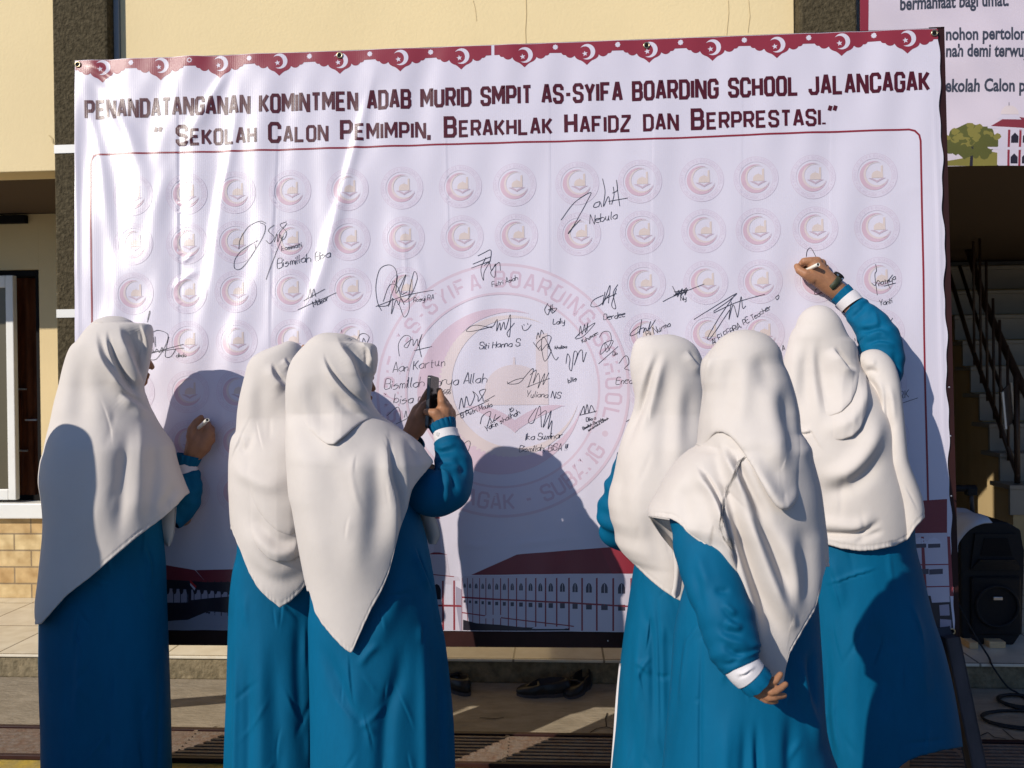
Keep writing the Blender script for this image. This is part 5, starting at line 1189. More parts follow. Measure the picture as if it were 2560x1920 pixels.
# ---- woman 1: far left, turned to the right, writing low on the banner
d0 = 2.47
w1 = person(270, d0, 'woman at far left with a shadow across her headscarf, writing low with a marker')
L_ = K('X6', (940, 138), (870, 143), (800, 163), (715, 212), (620, 315), (540, 428), (475, 490), (430, 580), (388, 720), (340, 930), (300, 1100), (265, 1350), (235, 1560), (222, 1659))+[(120, 1150), (116, 1195), (122, 1235), (128, 1300), (118, 1420), (109, 1505), (113, 1560)]
R_ = K('X6', (940, 138), (1000, 141), (1060, 155), (1130, 188), (1210, 224), (1325, 226), (1374, 262), (1385, 330), (1372, 480), (1345, 640), (1320, 770), (1296, 870), (1276, 950), (1280, 1000), (1302, 1070), (1340, 1190), (1380, 1275), (1420, 1360), (1480, 1470), (1590, 1650))+[(432, 1150), (441, 1180), (454, 1215), (466, 1250), (466, 1262)]
T_ = [(790, 0), (800, 0.0351), (830, 0.0663), (900, 0.0819), (960, 0.078), (1040, 0.1144), (1120, 0.165), (1250, 0.18), (1400, 0.185), (1560, 0.19)]
hem = [(100, 1560), (113, 1546), (163, 1489), (228, 1440), (285, 1391), (346, 1339), (407, 1294), (443, 1262), (462, 1240), (480, 1225)]
st = [(K('X6', (985, 200), (1040, 380), (1110, 520), (1185, 720), (1250, 900), (1290, 1000)), (58, 40), (27, 20), 'H', .05),
      (K('X6', (725, 290), (765, 470), (860, 680), (1000, 880), (1110, 1030), (1230, 1140)), (16, 30), (10, 22), 'L', .12),
      (K('X6', (850, 280), (868, 430), (930, 640), (1040, 850), (1200, 1110)), (10, 18), (10, 18), 'L', .12),
      (K('X6', (985, 225), (1040, 380), (1110, 520), (1185, 720), (1270, 960), (1335, 1190)), (18, 26), (15, 20), 'L', .1),
      (K('X6', (1240, 225), (1290, 340), (1325, 500), (1325, 700)), 9, 6, 'R', .15),
      (K('X6', (560, 430), (540, 760), (560, 1100), (500, 1600)), 26, 5, 'v', .25), (K('X6', (690, 460), (720, 860), (780, 1200), (740, 1700)), 28, 6, 'r', .25), (K('X6', (470, 600), (420, 1000), (350, 1500)), 22, 5, 'r', .25),
      (K('X6', (1000, 1040), (1150, 1120), (1270, 1200), (1400, 1300)), 15, 14, 'L', .2),
      (K('D', (800, 1080), (760, 1350), (735, 1659), (725, 1900)), 17, 8, 'v', .2), (K('D', (940, 1100), (955, 1350), (920, 1659), (880, 1860)), 16, 5, 'v', .25), (K('D', (870, 1100), (860, 1450), (820, 1800)), 18, 6, 'r', .25),
      (K('D', (600, 1080), (640, 1300), (610, 1659), (560, 1900)), 34, 7, 'r', .25), (K('D', (960, 1659), (1040, 1590), (1100, 1480)), 14, 8, 'v', .2)]
main = sweep(d0, L_, R_, T_, hem=hem, strokes=st, hole=(-60, -14, 932, 964), seed=21)
flap = patch([(382, 1292, d0+.05), (390, 1320, d0+.05), (405, 1350, d0+.06), (418, 1366, d0+.07)], [(440, 1268, d0+.02), (438, 1300, d0+.03), (434, 1340, d0+.05), (424, 1366, d0+.07)], bulge=.015)
cloth_obj('headscarf', join(main, flap), M['scarf'], w1)
dl = [(250, 1090), (150, 1110), (128, 1200), (124, 1330), (116, 1480), (112, 1560), (112, 1640), (115, 1740), (119, 1820), (121, 1920), (122, 2030)]
dr = [(250, 1090), (350, 1110), (398, 1220), (400, 1330), (407, 1420), (410, 1530), (414, 1652), (417, 1774), (419, 1920), (420, 2030)]
stp = [(K('G', (500, 800), (490, 1100), (460, 1500)), 14, 7, 'r', .2), (K('G', (880, 270), (925, 400), (930, 560)), 8, 7, 'L', .2), (K('G', (850, 900), (870, 1300), (880, 2150)), 18, 6, 'v', .2), (K('G', (650, 700), (640, 1100), (600, 2150)), 24, 6, 'v', .2), (K('G', (960, 600), (985, 1000), (960, 2150)), 7, 5, 'v', .2)]
cloth_obj('dress', sweep(d0+.01, dl, dr, [(1090, 0), (1110, .08), (1200, .12), (1500, .14), (2030, .17)], vb=2025, strokes=stp, nc=(220, 60), nr=240, stitch=False, seed=4, namp=.002), M['dress'], w1)
sp = [(270, 1130, d0-.0, .055), (330, 1235, d0-.03, .056), (410, 1262, d0-.05, .052)]
sp2 = [(418, 1292, d0+.10, .055), (452, 1262, d0+.13, .057), (468, 1225, d0+.15, .049), (472, 1195, d0+.16, .040), (466, 1176, d0+.165, .035)]
stsl = [(K('R6', (180, 960), (300, 1080), (440, 1120)), 7, 5, 'r', .2), (K('R6', (330, 1050), (420, 1150), (430, 1300)), 6, 4, 'v', .2), (K('R6', (420, 980), (470, 1040), (490, 1120)), 5, 4, 'r', .2)]
sleeve(w1, [tube3(sp2, wr=.002, k=4, seed=5, strokes=stsl)], tube3([(470, 1188, d0+.16, .0365), (466, 1172, d0+.165, .036), (463, 1160, d0+.165, .0355)], nr=20), tube3([(466, 1166, d0+.165, .033), (470, 1152, d0+.168, .038), (474, 1138, d0+.17, .040)], nr=24, ns=96, pleat=(14, .12)))
hd = 2.64
fine = chain('R6', (395, 960, hd, .027), (430, 800, hd, .026), (475, 660, hd, .031), (505, 560, hd, .031)) + chain('R6', (450, 800, hd, .024), (590, 640, hd, .029), (650, 520, hd, .024)) \
     + chain('R6', (470, 640, hd-.008, .022), (435, 500, hd-.012, .018), (440, 400, hd-.010, .0145), (500, 300, hd+.002, .0115), (570, 238, hd+.022, .0092)) \
     + chain('R6', (560, 480, hd, .020), (575, 400, hd+.002, .0145), (610, 345, hd+.022, .011), (600, 300, hd+.045, .0092)) \
     + chain('R6', (630, 500, hd, .019), (665, 420, hd-.004, .0132), (660, 330, hd+.015, .0112), (630, 290, hd+.035, .0095)) \
     + chain('R6', (660, 540, hd, .019), (705, 470, hd-.002, .0130), (715, 400, hd+.02, .0110), (680, 360, hd+.04, .0095)) \
     + chain('R6', (650, 600, hd, .019), (715, 560, hd+.004, .0125), (722, 480, hd+.025, .0105), (690, 440, hd+.04, .0090))
fine2 = chain('R6', (330, 1640, hd+.0, .025), (340, 1580, hd+.0, .024), (370, 1520, hd-0.000, .022)) + chain('R6', (340, 1540, hd-0.010, .014), (385, 1470, hd-0.015, .010), (425, 1430, hd-0.015, .0085)) + chain('R6', (380, 1540, hd-0.005, .012), (420, 1490, hd-0.010, .0095), (440, 1450, hd-0.000, .0085)) \
      + chain('R6', (350, 1590, hd-0.010, .012), (385, 1550, hd-0.020, .010), (375, 1515, hd-0.025, .0085)) + chain('R6', (310, 1620, hd-0.010, .013), (345, 1600, hd-0.020, .010), (335, 1560, hd-0.025, .0085)) + chain('R6', (270, 1640, hd-0.010, .012), (300, 1640, hd-0.020, .010), (290, 1600, hd-0.025, .0085))
hc = m3('X6', 1005, 560, d0)
arm = [(m3('S', 300, 1110, d0+.02), .04, m3('S', 440, 1272, d0+.12), .034), (m3('S', 440, 1272, d0+.12), .033, m3('S', 470, 1165, d0+.165), .028), (m3('S', 330, 1130, d0+.1), .04, m3('S', 385, 1270, d0+.13), .034), (m3('S', 385, 1270, d0+.13), .034, m3('R6', 340, 1600, hd), .026)]
body(w1, hc, facing(48), (w1.location[0], w1.location[1]+.02, 0), arm, [(fine, .0032), (fine2, .0035)])
pen(m3('R6', 655, 276, hd-.115), m3('R6', 440, 470, hd+.085), 'white marker in the dark shaded hand of the woman at far left')

# ---- woman 2: behind the woman with the phone, mostly hidden
d0 = 2.44
w2 = person(710, d0, 'woman half hidden behind the phone holder, headscarf in deep curved folds at the back')
L_ = K('X1', (520, 172), (490, 190), (440, 208), (380, 230), (300, 265), (235, 312), (198, 380), (178, 460), (150, 570), (125, 690), (112, 800), (108, 900), (80, 945), (66, 1000), (60, 1200), (62, 1350))+K('X2', (66, 100), (74, 240), (95, 420), (130, 560), (160, 640))
R_ = K('X1', (520, 172), (560, 176), (600, 195), (640, 240), (670, 320), (690, 420), (710, 540), (760, 680), (850, 850), (930, 1000), (960, 1200), (960, 1400))+K('X2', (930, 240), (900, 420), (880, 560), (870, 640))
hem = K('X2', (60, 400), (110, 520), (130, 562), (200, 750), (270, 870), (360, 960), (455, 1036), (540, 985), (620, 910), (690, 815), (780, 700), (880, 560), (980, 450))
R_[-1] = (R_[-1][0], K('X2', (0, 1060))[0][1]); L_[-1] = (L_[-1][0], K('X2', (0, 1060))[0][1])
T_ = [(853, 0), (862, 0.039), (890, 0.0663), (950, 0.0819), (1040, 0.0858), (1110, 0.132), (1250, 0.17), (1400, 0.17), (1530, 0.16)]
st = [(K('X1', (372, 340), (415, 465), (520, 570)), (12, 20), (9, 14), 'L', .2), (K('X1', (280, 340), (285, 600), (310, 900), (330, 1150)), 28, 7, 'v', .2), (K('X1', (225, 400), (205, 700), (190, 1000)), 20, 5, 'r', .25), (K('X1', (480, 310), (545, 400)), 10, 7, 'L', .2),
      (K('X1', (110, 930), (150, 1055), (190, 1020), (230, 880)), 10, 6, 'v', .25), (K('X1', (70, 1090), (130, 1200), (230, 1280), (380, 1325), (600, 1320)), (20, 28), 11, 'r', .15), (K('X1', (420, 600), (430, 850), (450, 1100)), 30, 6, 'v', .2)]
st2 = [(K('X2', (240, 330), (340, 490), (440, 570), (560, 560), (680, 470)), 20, 10, 'r', .2), (K('X2', (210, 230), (320, 400), (440, 490), (560, 490), (680, 380)), 16, 8, 'v', .2)]
st3 = [(K('X2', (150, 250), (230, 480), (310, 650), (430, 760), (620, 750)), 24, 8, 'r', .2), (K('X2', (190, 580), (280, 740), (400, 810), (560, 800), (720, 690)), 20, 6, 'v', .2)]
KW = dict(hole=(-150, -50, 880, 985), seed=33, stitch=False)
main = sweep(d0, L_, R_, T_, hem=hem, strokes=st+st2+st3, hole=(-150, -50, 880, 985), seed=33)
h2 = K('X2', (40, 100), (100, 250), (200, 420), (300, 560), (380, 630), (450, 655), (540, 650), (640, 600), (760, 480), (880, 300))
sw2 = sweep(d0, L_, R_, T_, hem=h2, strokes=st+st2+st3, grow=.002, lift=[(q_[0], m_) for q_, m_ in zip(h2, (-14, -11, -4, 8, 18, 23, 23, 18, 10, 3))], **KW)
h1 = K('X2', (60, -200), (130, 0), (200, 130), (260, 230), (340, 330), (440, 410), (545, 450), (620, 390), (700, 250), (820, 60))
sw1 = sweep(d0, L_, R_, T_, hem=h1, strokes=st+st2+st3, grow=.004, lift=[(q_[0], m_) for q_, m_ in zip(h1, (-15, -13, -5, 5, 14, 22, 24, 19, 10, 3))], **KW)
cloth_obj('headscarf', join(main, sw2, sw1), M['scarf'], w2)
dl = [(690, 1130), (620, 1170), (602, 1280), (598, 1371), (586, 1428), (578, 1505), (575, 1611), (573, 1700), (566, 1920), (564, 2030)]
dr = [(690, 1130), (800, 1170), (830, 1280), (835, 1400), (838, 1600), (840, 1800), (845, 2030)]
stp = [(K('G', (1520, 900), (1520, 1300), (1510, 2150)), 12, 8, 'v', .15), (K('G', (1700, 800), (1690, 1200), (1720, 2150)), 20, 6, 'v', .2), (K('G', (1440, 800), (1450, 1200), (1430, 2150)), 8, 7, 'r', .2), (K('G', (1850, 600), (1830, 1000), (1850, 1600)), 14, 6, 'v', .2), (K('G', (1600, 700), (1605, 1100), (1600, 2150)), 16, 5, 'r', .2)]
cloth_obj('dress', sweep(d0+.01, dl, dr, [(1130, 0), (1170, .08), (1300, .13), (1500, .14), (2030, .17)], vb=2025, strokes=stp, nc=(220, 60), nr=240, stitch=False, seed=6, namp=.002), M['dress'], w2)
hd = 2.60
sleeve(w2, [tube3([(780, 1120, d0, .055), (800, 1060, d0+.08, .05), (770, 1000, d0+.12, .042), (762, 965, d0+.14, .034)], wr=.004, k=4, seed=8)], tube3([(764, 975, d0+.13, .0345), (760, 955, d0+.14, .034)], nr=16))
fine = chain('S', (760, 975, hd-.02, .024), (752, 945, hd-.01, .026), (745, 915, hd, .028)) + chain('S', (745, 915, hd, .022), (738, 892, hd, .012), (745, 872, hd+.01, .010)) + chain('S', (755, 915, hd, .02), (756, 890, hd, .012), (760, 868, hd+.01, .010)) + chain('S', (740, 925, hd, .02), (724, 905, hd, .012), (730, 885, hd+.015, .009)) + chain('S', (762, 925, hd, .018), (772, 900, hd, .011), (772, 882, hd+.015, .009)) + chain('S', (740, 935, hd, .016), (722, 928, hd, .010), (722, 910, hd+.015, .008))
hc = m3('X1', 470, 420, d0)
body(w2, hc, facing(15), (w2.location[0], w2.location[1]+.02, 0), [(m3('S', 780, 1120, d0), .05, m3('S', 800, 1050, d0+.1), .042), (m3('S', 800, 1050, d0+.1), .04, m3('S', 760, 965, hd-.02), .027)], [(fine, .0035)])
pen(m3('S', 800, 905, hd-.01), m3('S', 728, 868, hd+.05), 'white marker hidden behind the head of the woman with the phone')

# ---- woman 3: holds a phone up to photograph the banner
d0 = 2.16
w3 = person(930, d0, 'woman holding up a black phone, long pointed headscarf hanging down her back')
L_ = K('X1', (850, 103), (815, 106), (785, 114), (720, 148), (660, 205), (600, 268), (560, 322), (530, 400), (515, 490), (509, 600), (508, 750), (512, 900), (521, 1060), (532, 1200), (549, 1400))+K('X2', (575, 200), (620, 460), (660, 700), (700, 900), (714, 990), (740, 1100), (760, 1200))
R_ = K('X1', (850, 103), (900, 105), (960, 112), (1050, 142), (1125, 180), (1205, 192), (1240, 232), (1247, 315), (1232, 420), (1208, 470), (1196, 560), (1186, 625), (1200, 670), (1240, 735), (1285, 785), (1350, 828), (1450, 900), (1540, 962), (1605, 1022), (1655, 1095), (1698, 1162), (1700, 1400))+K('X2', (1690, 300), (1600, 1200))
hem = K('X2', (690, 900), (714, 975), (735, 1068), (790, 1160), (880, 1270), (980, 1372), (1037, 1408), (1100, 1262), (1200, 1042), (1280, 902), (1340, 762), (1380, 600), (1410, 452), (1460, 332), (1500, 205), (1514, 92), (1545, 45), (1582, -4), (1625, -52), (1698, -140), (1760, -200))
L_[-1] = (L_[-1][0], K('X2', (0, 1420))[0][1]); R_[-1] = (R_[-1][0], K('X2', (0, 1420))[0][1])
T_ = [(831, 0), (842, 0.039), (880, 0.0702), (960, 0.08736), (1030, 0.0897), (1070, 0.132), (1150, 0.185), (1300, 0.19), (1450, 0.175), (1640, 0.155)]
sth = [(K('X1', (900, 100), (955, 215), (1040, 330), (1085, 450), (1140, 580), (1190, 670)), (56, 34), (24, 16), 'H', .05),
       (K('X1', (900, 115), (955, 215), (1040, 330), (1085, 450), (1140, 580), (1200, 690), (1265, 775)), (16, 24), (10, 17), 'L', .1), (K('X1', (800, 255), (825, 350), (900, 480), (1010, 610), (1150, 740), (1235, 790)), (9, 14), (9, 13), 'L', .1),
       (K('X1', (1150, 190), (1180, 260), (1190, 400)), 10, 6, 'R', .2), (K('X1', (640, 330), (620, 560), (690, 780), (850, 960)), 30, 6, 'r', .25), (K('X1', (730, 420), (720, 640), (820, 820), (960, 900)), 26, 5, 'v', .25), (K('X1', (880, 560), (980, 700), (1100, 780), (1220, 790)), 13, 6, 'v', .2)]
st = [(K('X1', (545, 520), (630, 800), (720, 990), (830, 1180), (950, 1450), (1010, 1659)), (24, 36), (6, 7), 'v', .2), (K('X1', (600, 1000), (660, 1400), (740, 1800), (850, 2200)), 34, 6, 'r', .2),
      (K('X1', (1325, 850), (1325, 1050), (1345, 1250), (1400, 1480), (1400, 1800), (1360, 2000)), (14, 24), (10, 15), 'L', .1), (K('X1', (1390, 870), (1450, 1080), (1490, 1300), (1480, 1600)), 14, 6, 'r', .2), (K('X1', (1460, 930), (1550, 1100), (1600, 1260)), 12, 4, 'v', .25),
      (K('X1', (1100, 1000), (1110, 1350), (1090, 1750), (1060, 2300)), 40, 7, 'r', .2), (K('X1', (1230, 900), (1240, 1300), (1220, 1700), (1150, 2100)), 26, 6, 'v', .2), (K('X1', (820, 1120), (960, 1130), (1100, 1040), (1240, 950)), 28, 5, 'v', .25)]
main = sweep(d0, L_, R_, T_, hem=hem, strokes=st+sth, hole=(-60, -14, 962, 994), seed=45, nc=(190, 60), nr=260)
hh = K('X1', (470, 560), (520, 700), (600, 830), (700, 930), (780, 985), (840, 1012), (900, 1008), (960, 962), (1030, 895), (1110, 832), (1200, 797), (1290, 786), (1400, 790))
hood = sweep(d0, L_, R_, T_, hem=hh, strokes=sth, grow=.003, lift=[(q_[0], m_) for q_, m_ in zip(hh, (-12, -12, -11, -9, -3, 7, 16, 20, 18, 13, 8, 3, 0))], hole=(-60, -14, 962, 994), seed=45, nc=(190, 60), nr=200, stitch=False)
main = join(main, hood)
flap = patch(K('X2', (1570, 235, d0+.06), (1600, 330, d0+.07), (1640, 450, d0+.09), (1665, 520, d0+.10)), K('X2', (1680, 240, d0+.04), (1735, 350, d0+.05), (1756, 450, d0+.07), (1725, 525, d0+.10)), bulge=.02)
cloth_obj('headscarf', join(main, flap), M['scarf'], w3)
dl = [(930, 1150), (830, 1180), (790, 1300), (780, 1420), (778, 1507), (774, 1545), (775, 1630), (777, 1710), (780, 1920), (780, 2030)]
dr = [(930, 1150), (1010, 1180), (1036, 1250), (1052, 1300), (1066, 1350), (1081, 1428), (1097, 1530), (1113, 1611), (1125, 1713), (1134, 1815), (1138, 1920), (1141, 2030)]
stp = [(K('H', (575, 290), (620, 420), (690, 590)), 8, 10, 'L', .15), (K('H', (0, 850), (120, 1150), (260, 1400), (330, 1520)), 16, 8, 'v', .15), (K('H', (520, 800), (480, 1100), (400, 1400), (380, 2150)), 20, 12, 'v', .15), (K('H', (620, 700), (640, 1100), (650, 2150)), 16, 9, 'r', .15), (K('H', (700, 800), (740, 1200), (755, 2150)), 14, 10, 'v', .15),
       (K('H', (390, 600), (500, 590), (590, 585)), 5, 3, 'v', .3), (K('H', (230, 1050), (300, 950), (380, 880)), 10, 5, 'r', .25), (K('H', (260, 900), (230, 1150), (200, 1400), (180, 2150)), 22, 6, 'r', .2), (K('H', (220, 1390), (290, 1400), (340, 1480)), 7, 4, 'r', .3), (K('H', (540, 420), (430, 700), (300, 1000)), 24, 7, 'r', .25)]
cloth_obj('dress', sweep(d0+.01, dl, dr, [(1150, 0), (1180, .08), (1300, .14), (1500, .15), (2030, .18)], vb=2025, strokes=stp, nc=(220, 60), nr=240, stitch=False, seed=7, namp=.002), M['dress'], w3)
stsl = [(K('X1', (1690, 1020), (1760, 1080), (1900, 1060)), 9, 7, 'v', .2), (K('X1', (1700, 1150), (1780, 1230), (1860, 1380)), 10, 8, 'r', .2), (K('X1', (1740, 1190), (1850, 1210), (1960, 1180)), 8, 6, 'r', .2), (K('X1', (1790, 1260), (1810, 1400), (1800, 1520)), 7, 6, 'r', .2), (K('X1', (1860, 1100), (1930, 1180), (1940, 1300)), 9, 6, 'v', .2), (K('X1', (1720, 1060), (1820, 1020), (1900, 1010)), 7, 5, 'r', .2), (K('X1', (1840, 1230), (1870, 1330), (1900, 1400)), 6, 5, 'v', .2)]
sl = tube3(K('X1', (1380, 1120, d0+.05, .05), (1540, 1320, d0+.02, .060), (1690, 1405, d0+.0, .066), (1810, 1370, d0+.02, .068), (1862, 1250, d0+.05, .060), (1855, 1120, d0+.07, .052), (1822, 1010, d0+.08, .042), (1812, 975, d0+.085, .036)), wr=.0016, k=5, seed=12, strokes=stsl, nr=130, ns=84)
sl_o = sleeve(w3, [sl], tube3(K('X1', (1822, 985, d0+.085, .0375), (1808, 945, d0+.09, .037), (1800, 905, d0+.095, .0365)), nr=24), tube3(K('X1', (1802, 915, d0+.095, .0335), (1786, 875, d0+.10, .0385), (1772, 838, d0+.105, .0405)), nr=26, ns=110, pleat=(17, .10)))
q = MB(); bpt = m3('X1', 1738, 928, d0+.060); q.tube([tuple(bpt), tuple(bpt-FW*.0025)], .0055, 16); q.build('button', M['button'], sl_o)
sleeve(w3, [tube3(K('X1', (1300, 1090, d0+.16, .045), (1420, 1130, d0+.20, .045), (1515, 1040, d0+.20, .038), (1556, 980, d0+.185, .032)), wr=.003, k=4, seed=13)])
hd = d0+.12
fine = chain('R4', (1030, 1040, hd-.02, .026), (1040, 950, hd-.015, .029), (1040, 860, hd-.01, .030), (1060, 800, hd, .026)) + chain('R4', (1100, 960, hd-.005, .024), (1110, 860, hd+.005, .024)) \
     + chain('R4', (1000, 920, hd-.03, .020), (930, 850, hd-.036, .0155), (870, 840, hd-.036, .0125), (815, 828, hd-.030, .0110)) \
     + chain('R4', (1050, 790, hd-.012, .020), (1020, 690, hd-.02, .0130), (1005, 600, hd-.008, .0110), (985, 530, hd+.004, .0092)) \
     + chain('R4', (1100, 800, hd+.01, .017), (1075, 710, hd+.012, .0120), (1030, 640, hd+.02, .0105), (1000, 610, hd+.03, .009)) + chain('R4', (1125, 830, hd+.015, .016), (1120, 770, hd+.02, .0120), (1070, 710, hd+.035, .0100), (1010, 690, hd+.04, .009)) + chain('R4', (1130, 880, hd+.015, .015), (1142, 835, hd+.02, .0110), (1090, 790, hd+.035, .0095), (1020, 770, hd+.04, .0085))
lh = hd+.04
fine2 = chain('R4', (560, 1210, lh+.02, .027), (620, 1080, lh+.015, .028), (690, 930, lh+.01, .031), (720, 830, lh+.01, .028)) + chain('R4', (680, 1080, lh+.01, .024), (760, 930, lh, .028), (780, 850, lh, .024)) \
      + chain('R4', (690, 830, lh+.012, .020), (750, 710, lh+.012, .0130), (795, 610, lh+.010, .0110), (835, 530, lh+.008, .0092)) + chain('R4', (730, 820, lh+.02, .017), (790, 720, lh+.025, .0120), (850, 640, lh+.03, .0100)) + chain('R4', (750, 850, lh+.02, .017), (810, 780, lh+.03, .0115), (870, 730, lh+.04, .0095)) + chain('R4', (770, 890, lh+.02, .015), (830, 850, lh+.03, .0105), (880, 830, lh+.04, .0090)) \
      + chain('R4', (720, 870, lh-.015, .017), (770, 750, lh-.025, .0125), (825, 700, lh-.025, .0110), (850, 690, lh-.02, .0095))
hc = m3('X1', 960, 430, d0)
body(w3, hc, facing(50), (w3.location[0], w3.location[1]+.02, 0), [(m3('X1', 1300, 1000, d0+.03), .040, m3('X1', 1790, 1370, d0+.02), .034), (m3('X1', 1790, 1370, d0+.02), .033, m3('X1', 1845, 1220, d0+.055), .031), (m3('X1', 1845, 1220, d0+.055), .031, m3('X1', 1818, 980, d0+.09), .026), (m3('X1', 1200, 1000, d0+.1), .04, m3('X1', 1400, 1130, d0+.16), .034), (m3('X1', 1400, 1130, d0+.16), .034, m3('R4', 600, 1120, lh+.02), .026)], [(fine, .003), (fine2, .0032)])
# the phone, seen almost edge on
pc = m3('R4', 905, 640, hd+.012); ax = m3('R4', 880, 860, hd+.0)-m3('R4', 905, 340, hd+.01); ax /= np.linalg.norm(ax)
ph = empty('smartphone', tuple(pc), 'black smartphone held upright in both hands of the woman at centre left', 'phone')
a_ = math.radians(15); wd = RT*math.sin(a_)+FWH*math.cos(a_); wd = wd-ax*wd.dot(ax); wd /= np.linalg.norm(wd); nn = np.cross(ax, wd); Lh, Wh, Th = .078, .036, .0055
top = m3('R4', 905, 336, hd+.01); pc = top+ax*Lh
def phm(hl, hw, ht, off, name, mt, bev):
    q = MB(); r_ = bmesh.ops.create_cube(q.bm, size=2.0)
    for v_ in r_['verts']: v_.co = Vector((v_.co.x*hw, v_.co.y*ht, v_.co.z*hl))
    es = [e for e in q.bm.edges if abs((e.verts[0].co-e.verts[1].co).y) > ht]
    bmesh.ops.bevel(q.bm, geom=es, offset=min(.008, hw*.45), segments=4, affect='EDGES', profile=.5)
    if bev: bmesh.ops.bevel(q.bm, geom=[e for e in q.bm.edges], offset=bev, segments=2, affect='EDGES', profile=.5)
    for v_ in q.bm.verts: c_ = v_.co.copy(); v_.co = Vector(pc+wd*c_.x+nn*(c_.y+off)+ax*c_.z)
    return q.build(name, mt, ph)
phm(Lh, Wh, Th, 0, 'case', M['phone'], .0012)
sg = 1 if nn@RT < 0 else -1
phm(Lh-.004, Wh-.003, .0004, sg*(Th+.0002), 'screen', M['screen'], 0)

# ---- woman 4: left of the right-hand group
d0 = 2.34
w4 = person(1692, d0, 'woman left of the right hand group, headscarf with its lower edge cut on a diagonal')
L_ = K('X3', (600, 181), (560, 184), (500, 194), (440, 192), (385, 210), (345, 252), (322, 330), (310, 430), (320, 530), (338, 620), (350, 700), (338, 790), (306, 880), (270, 970), (240, 1060), (215, 1150), (195, 1260), (175, 1360), (142, 1480), (135, 1560), (145, 1640))+K('X4', (150, 310), (188, 430), (192, 500), (240, 590), (300, 660), (350, 760))
R_ = K('X3', (600, 181), (640, 183), (700, 196), (780, 230), (830, 270), (870, 330), (900, 410), (925, 520), (945, 660), (960, 900), (985, 1100), (1000, 1300), (1010, 1500))+K('X4', (1000, 300), (960, 600), (900, 800), (860, 1000))
hem = K('X4', (60, 300), (150, 400), (192, 505), (245, 592), (350, 692), (450, 790), (560, 882), (640, 935), (725, 985), (800, 920), (900, 800), (1000, 650))
L_[-1] = (L_[-1][0], K('X4', (0, 1010))[0][1]); R_[-1] = (R_[-1][0], K('X4', (0, 1010))[0][1])
T_ = [(835, 0), (845, 0.039), (880, 0.0702), (950, 0.0819), (1030, 0.0897), (1120, 0.15), (1250, 0.17), (1400, 0.165), (1520, 0.16)]
st = [(K('X3', (570, 280), (500, 440), (450, 610), (400, 780), (310, 950), (205, 1190)), (12, 18), (11, 17), 'v', .1), (K('X3', (520, 300), (455, 480), (395, 680), (320, 880)), 11, 9, 'r', .2), (K('X3', (610, 310), (545, 480), (500, 660), (440, 830), (320, 1060)), (12, 18), 11, 'r', .15),
      (K('X3', (640, 300), (628, 600), (615, 900), (590, 1200), (570, 1500)), 28, 9, 'v', .2), (K('X3', (710, 400), (695, 750), (680, 1100), (660, 1400)), 24, 7, 'r', .2), (K('X3', (760, 310), (840, 420), (910, 500)), 12, 7, 'L', .2), (K('X3', (800, 560), (790, 850), (790, 1150)), 22, 6, 'v', .2),
      (K('X3', (400, 1080), (360, 1350), (370, 1659), (450, 1950)), 28, 6, 'r', .25), (K('X3', (270, 1200), (230, 1450), (260, 1750)), 18, 5, 'v', .25), (K('X4', (450, 250), (520, 520), (590, 800)), 22, 6, 'v', .25)]
main = sweep(d0, L_, R_, T_, hem=hem, strokes=st, hole=(-125, -60, 860, 975), seed=52)
fl = patch(K('X4', (655, 570, d0-.20), (668, 720, d0-.20), (660, 860, d0-.20), (645, 930, d0-.20), (668, 962, d0-.20)), K('X4', (745, 640, d0-.19), (738, 740, d0-.185), (728, 860, d0-.18), (715, 930, d0-.18), (690, 962, d0-.19)), bulge=.012, m=16)
cloth_obj('headscarf', join(main, fl), M['scarf'], w4)
dl = [(1640, 1090), (1560, 1140), (1545, 1250), (1575, 1340), (1590, 1400), (1585, 1430), (1573, 1509), (1561, 1591), (1549, 1693), (1540, 1815), (1530, 1920), (1522, 2030)]
dr = [(1640, 1090), (1740, 1140), (1780, 1250), (1790, 1400), (1790, 1600), (1800, 1800), (1800, 2030)]
stp = [(K('X4', (515, 840), (535, 1100), (550, 1400), (565, 2150)), 5, 3.5, 'v', .05), (K('X4', (410, 850), (430, 1100), (490, 1300), (500, 2150)), 10, 6, 'v', .15), (K('X4', (380, 1100), (370, 1400), (340, 2150)), 12, 6, 'r', .2), (K('X4', (330, 1450), (420, 1510), (490, 1600)), 6, 5, 'r', .25), (K('X4', (500, 1590), (580, 1610), (660, 1600)), 5, 4, 'v', .3), (K('X4', (640, 1000), (620, 1300), (640, 2150)), 14, 6, 'v', .2),
       (K('H', (1950, 1120), (1990, 1020), (2050, 980)), 6, 4, 'r', .25), (K('H', (1900, 1150), (1930, 1400), (1900, 2150)), 14, 6, 'v', .2)]
cloth_obj('dress', sweep(d0+.01, dl, dr, [(1090, 0), (1140, .08), (1300, .13), (1500, .14), (2030, .17)], vb=2025, strokes=stp, nc=(220, 60), nr=240, stitch=False, seed=9, namp=.002), M['dress'], w4)
us = patch([(1548, 1660, d0+.02), (1540, 1740, d0+.02), (1533, 1840, d0+.02), (1524, 1960, d0+.02), (1520, 2040, d0+.02)], [(1556, 1660, d0+.0), (1552, 1740, d0+.0), (1545, 1840, d0+.0), (1538, 1960, d0+.0), (1534, 2040, d0+.0)], m=5)
cloth_obj('underskirt', us, M['cuff'], w4)
sleeve(w4, [tube3(K('X3', (330, 1200, d0+.08, .05), (250, 1400, d0+.10, .05))+K('X4', (180, 200, d0+.11, .050), (178, 340, d0+.12, .048), (225, 450, d0+.16, .045), (470, 480, d0+.23, .036)), wr=.006, k=4, seed=15)])
hc = m3('X3', 610, 450, d0)
hq = d0+.24
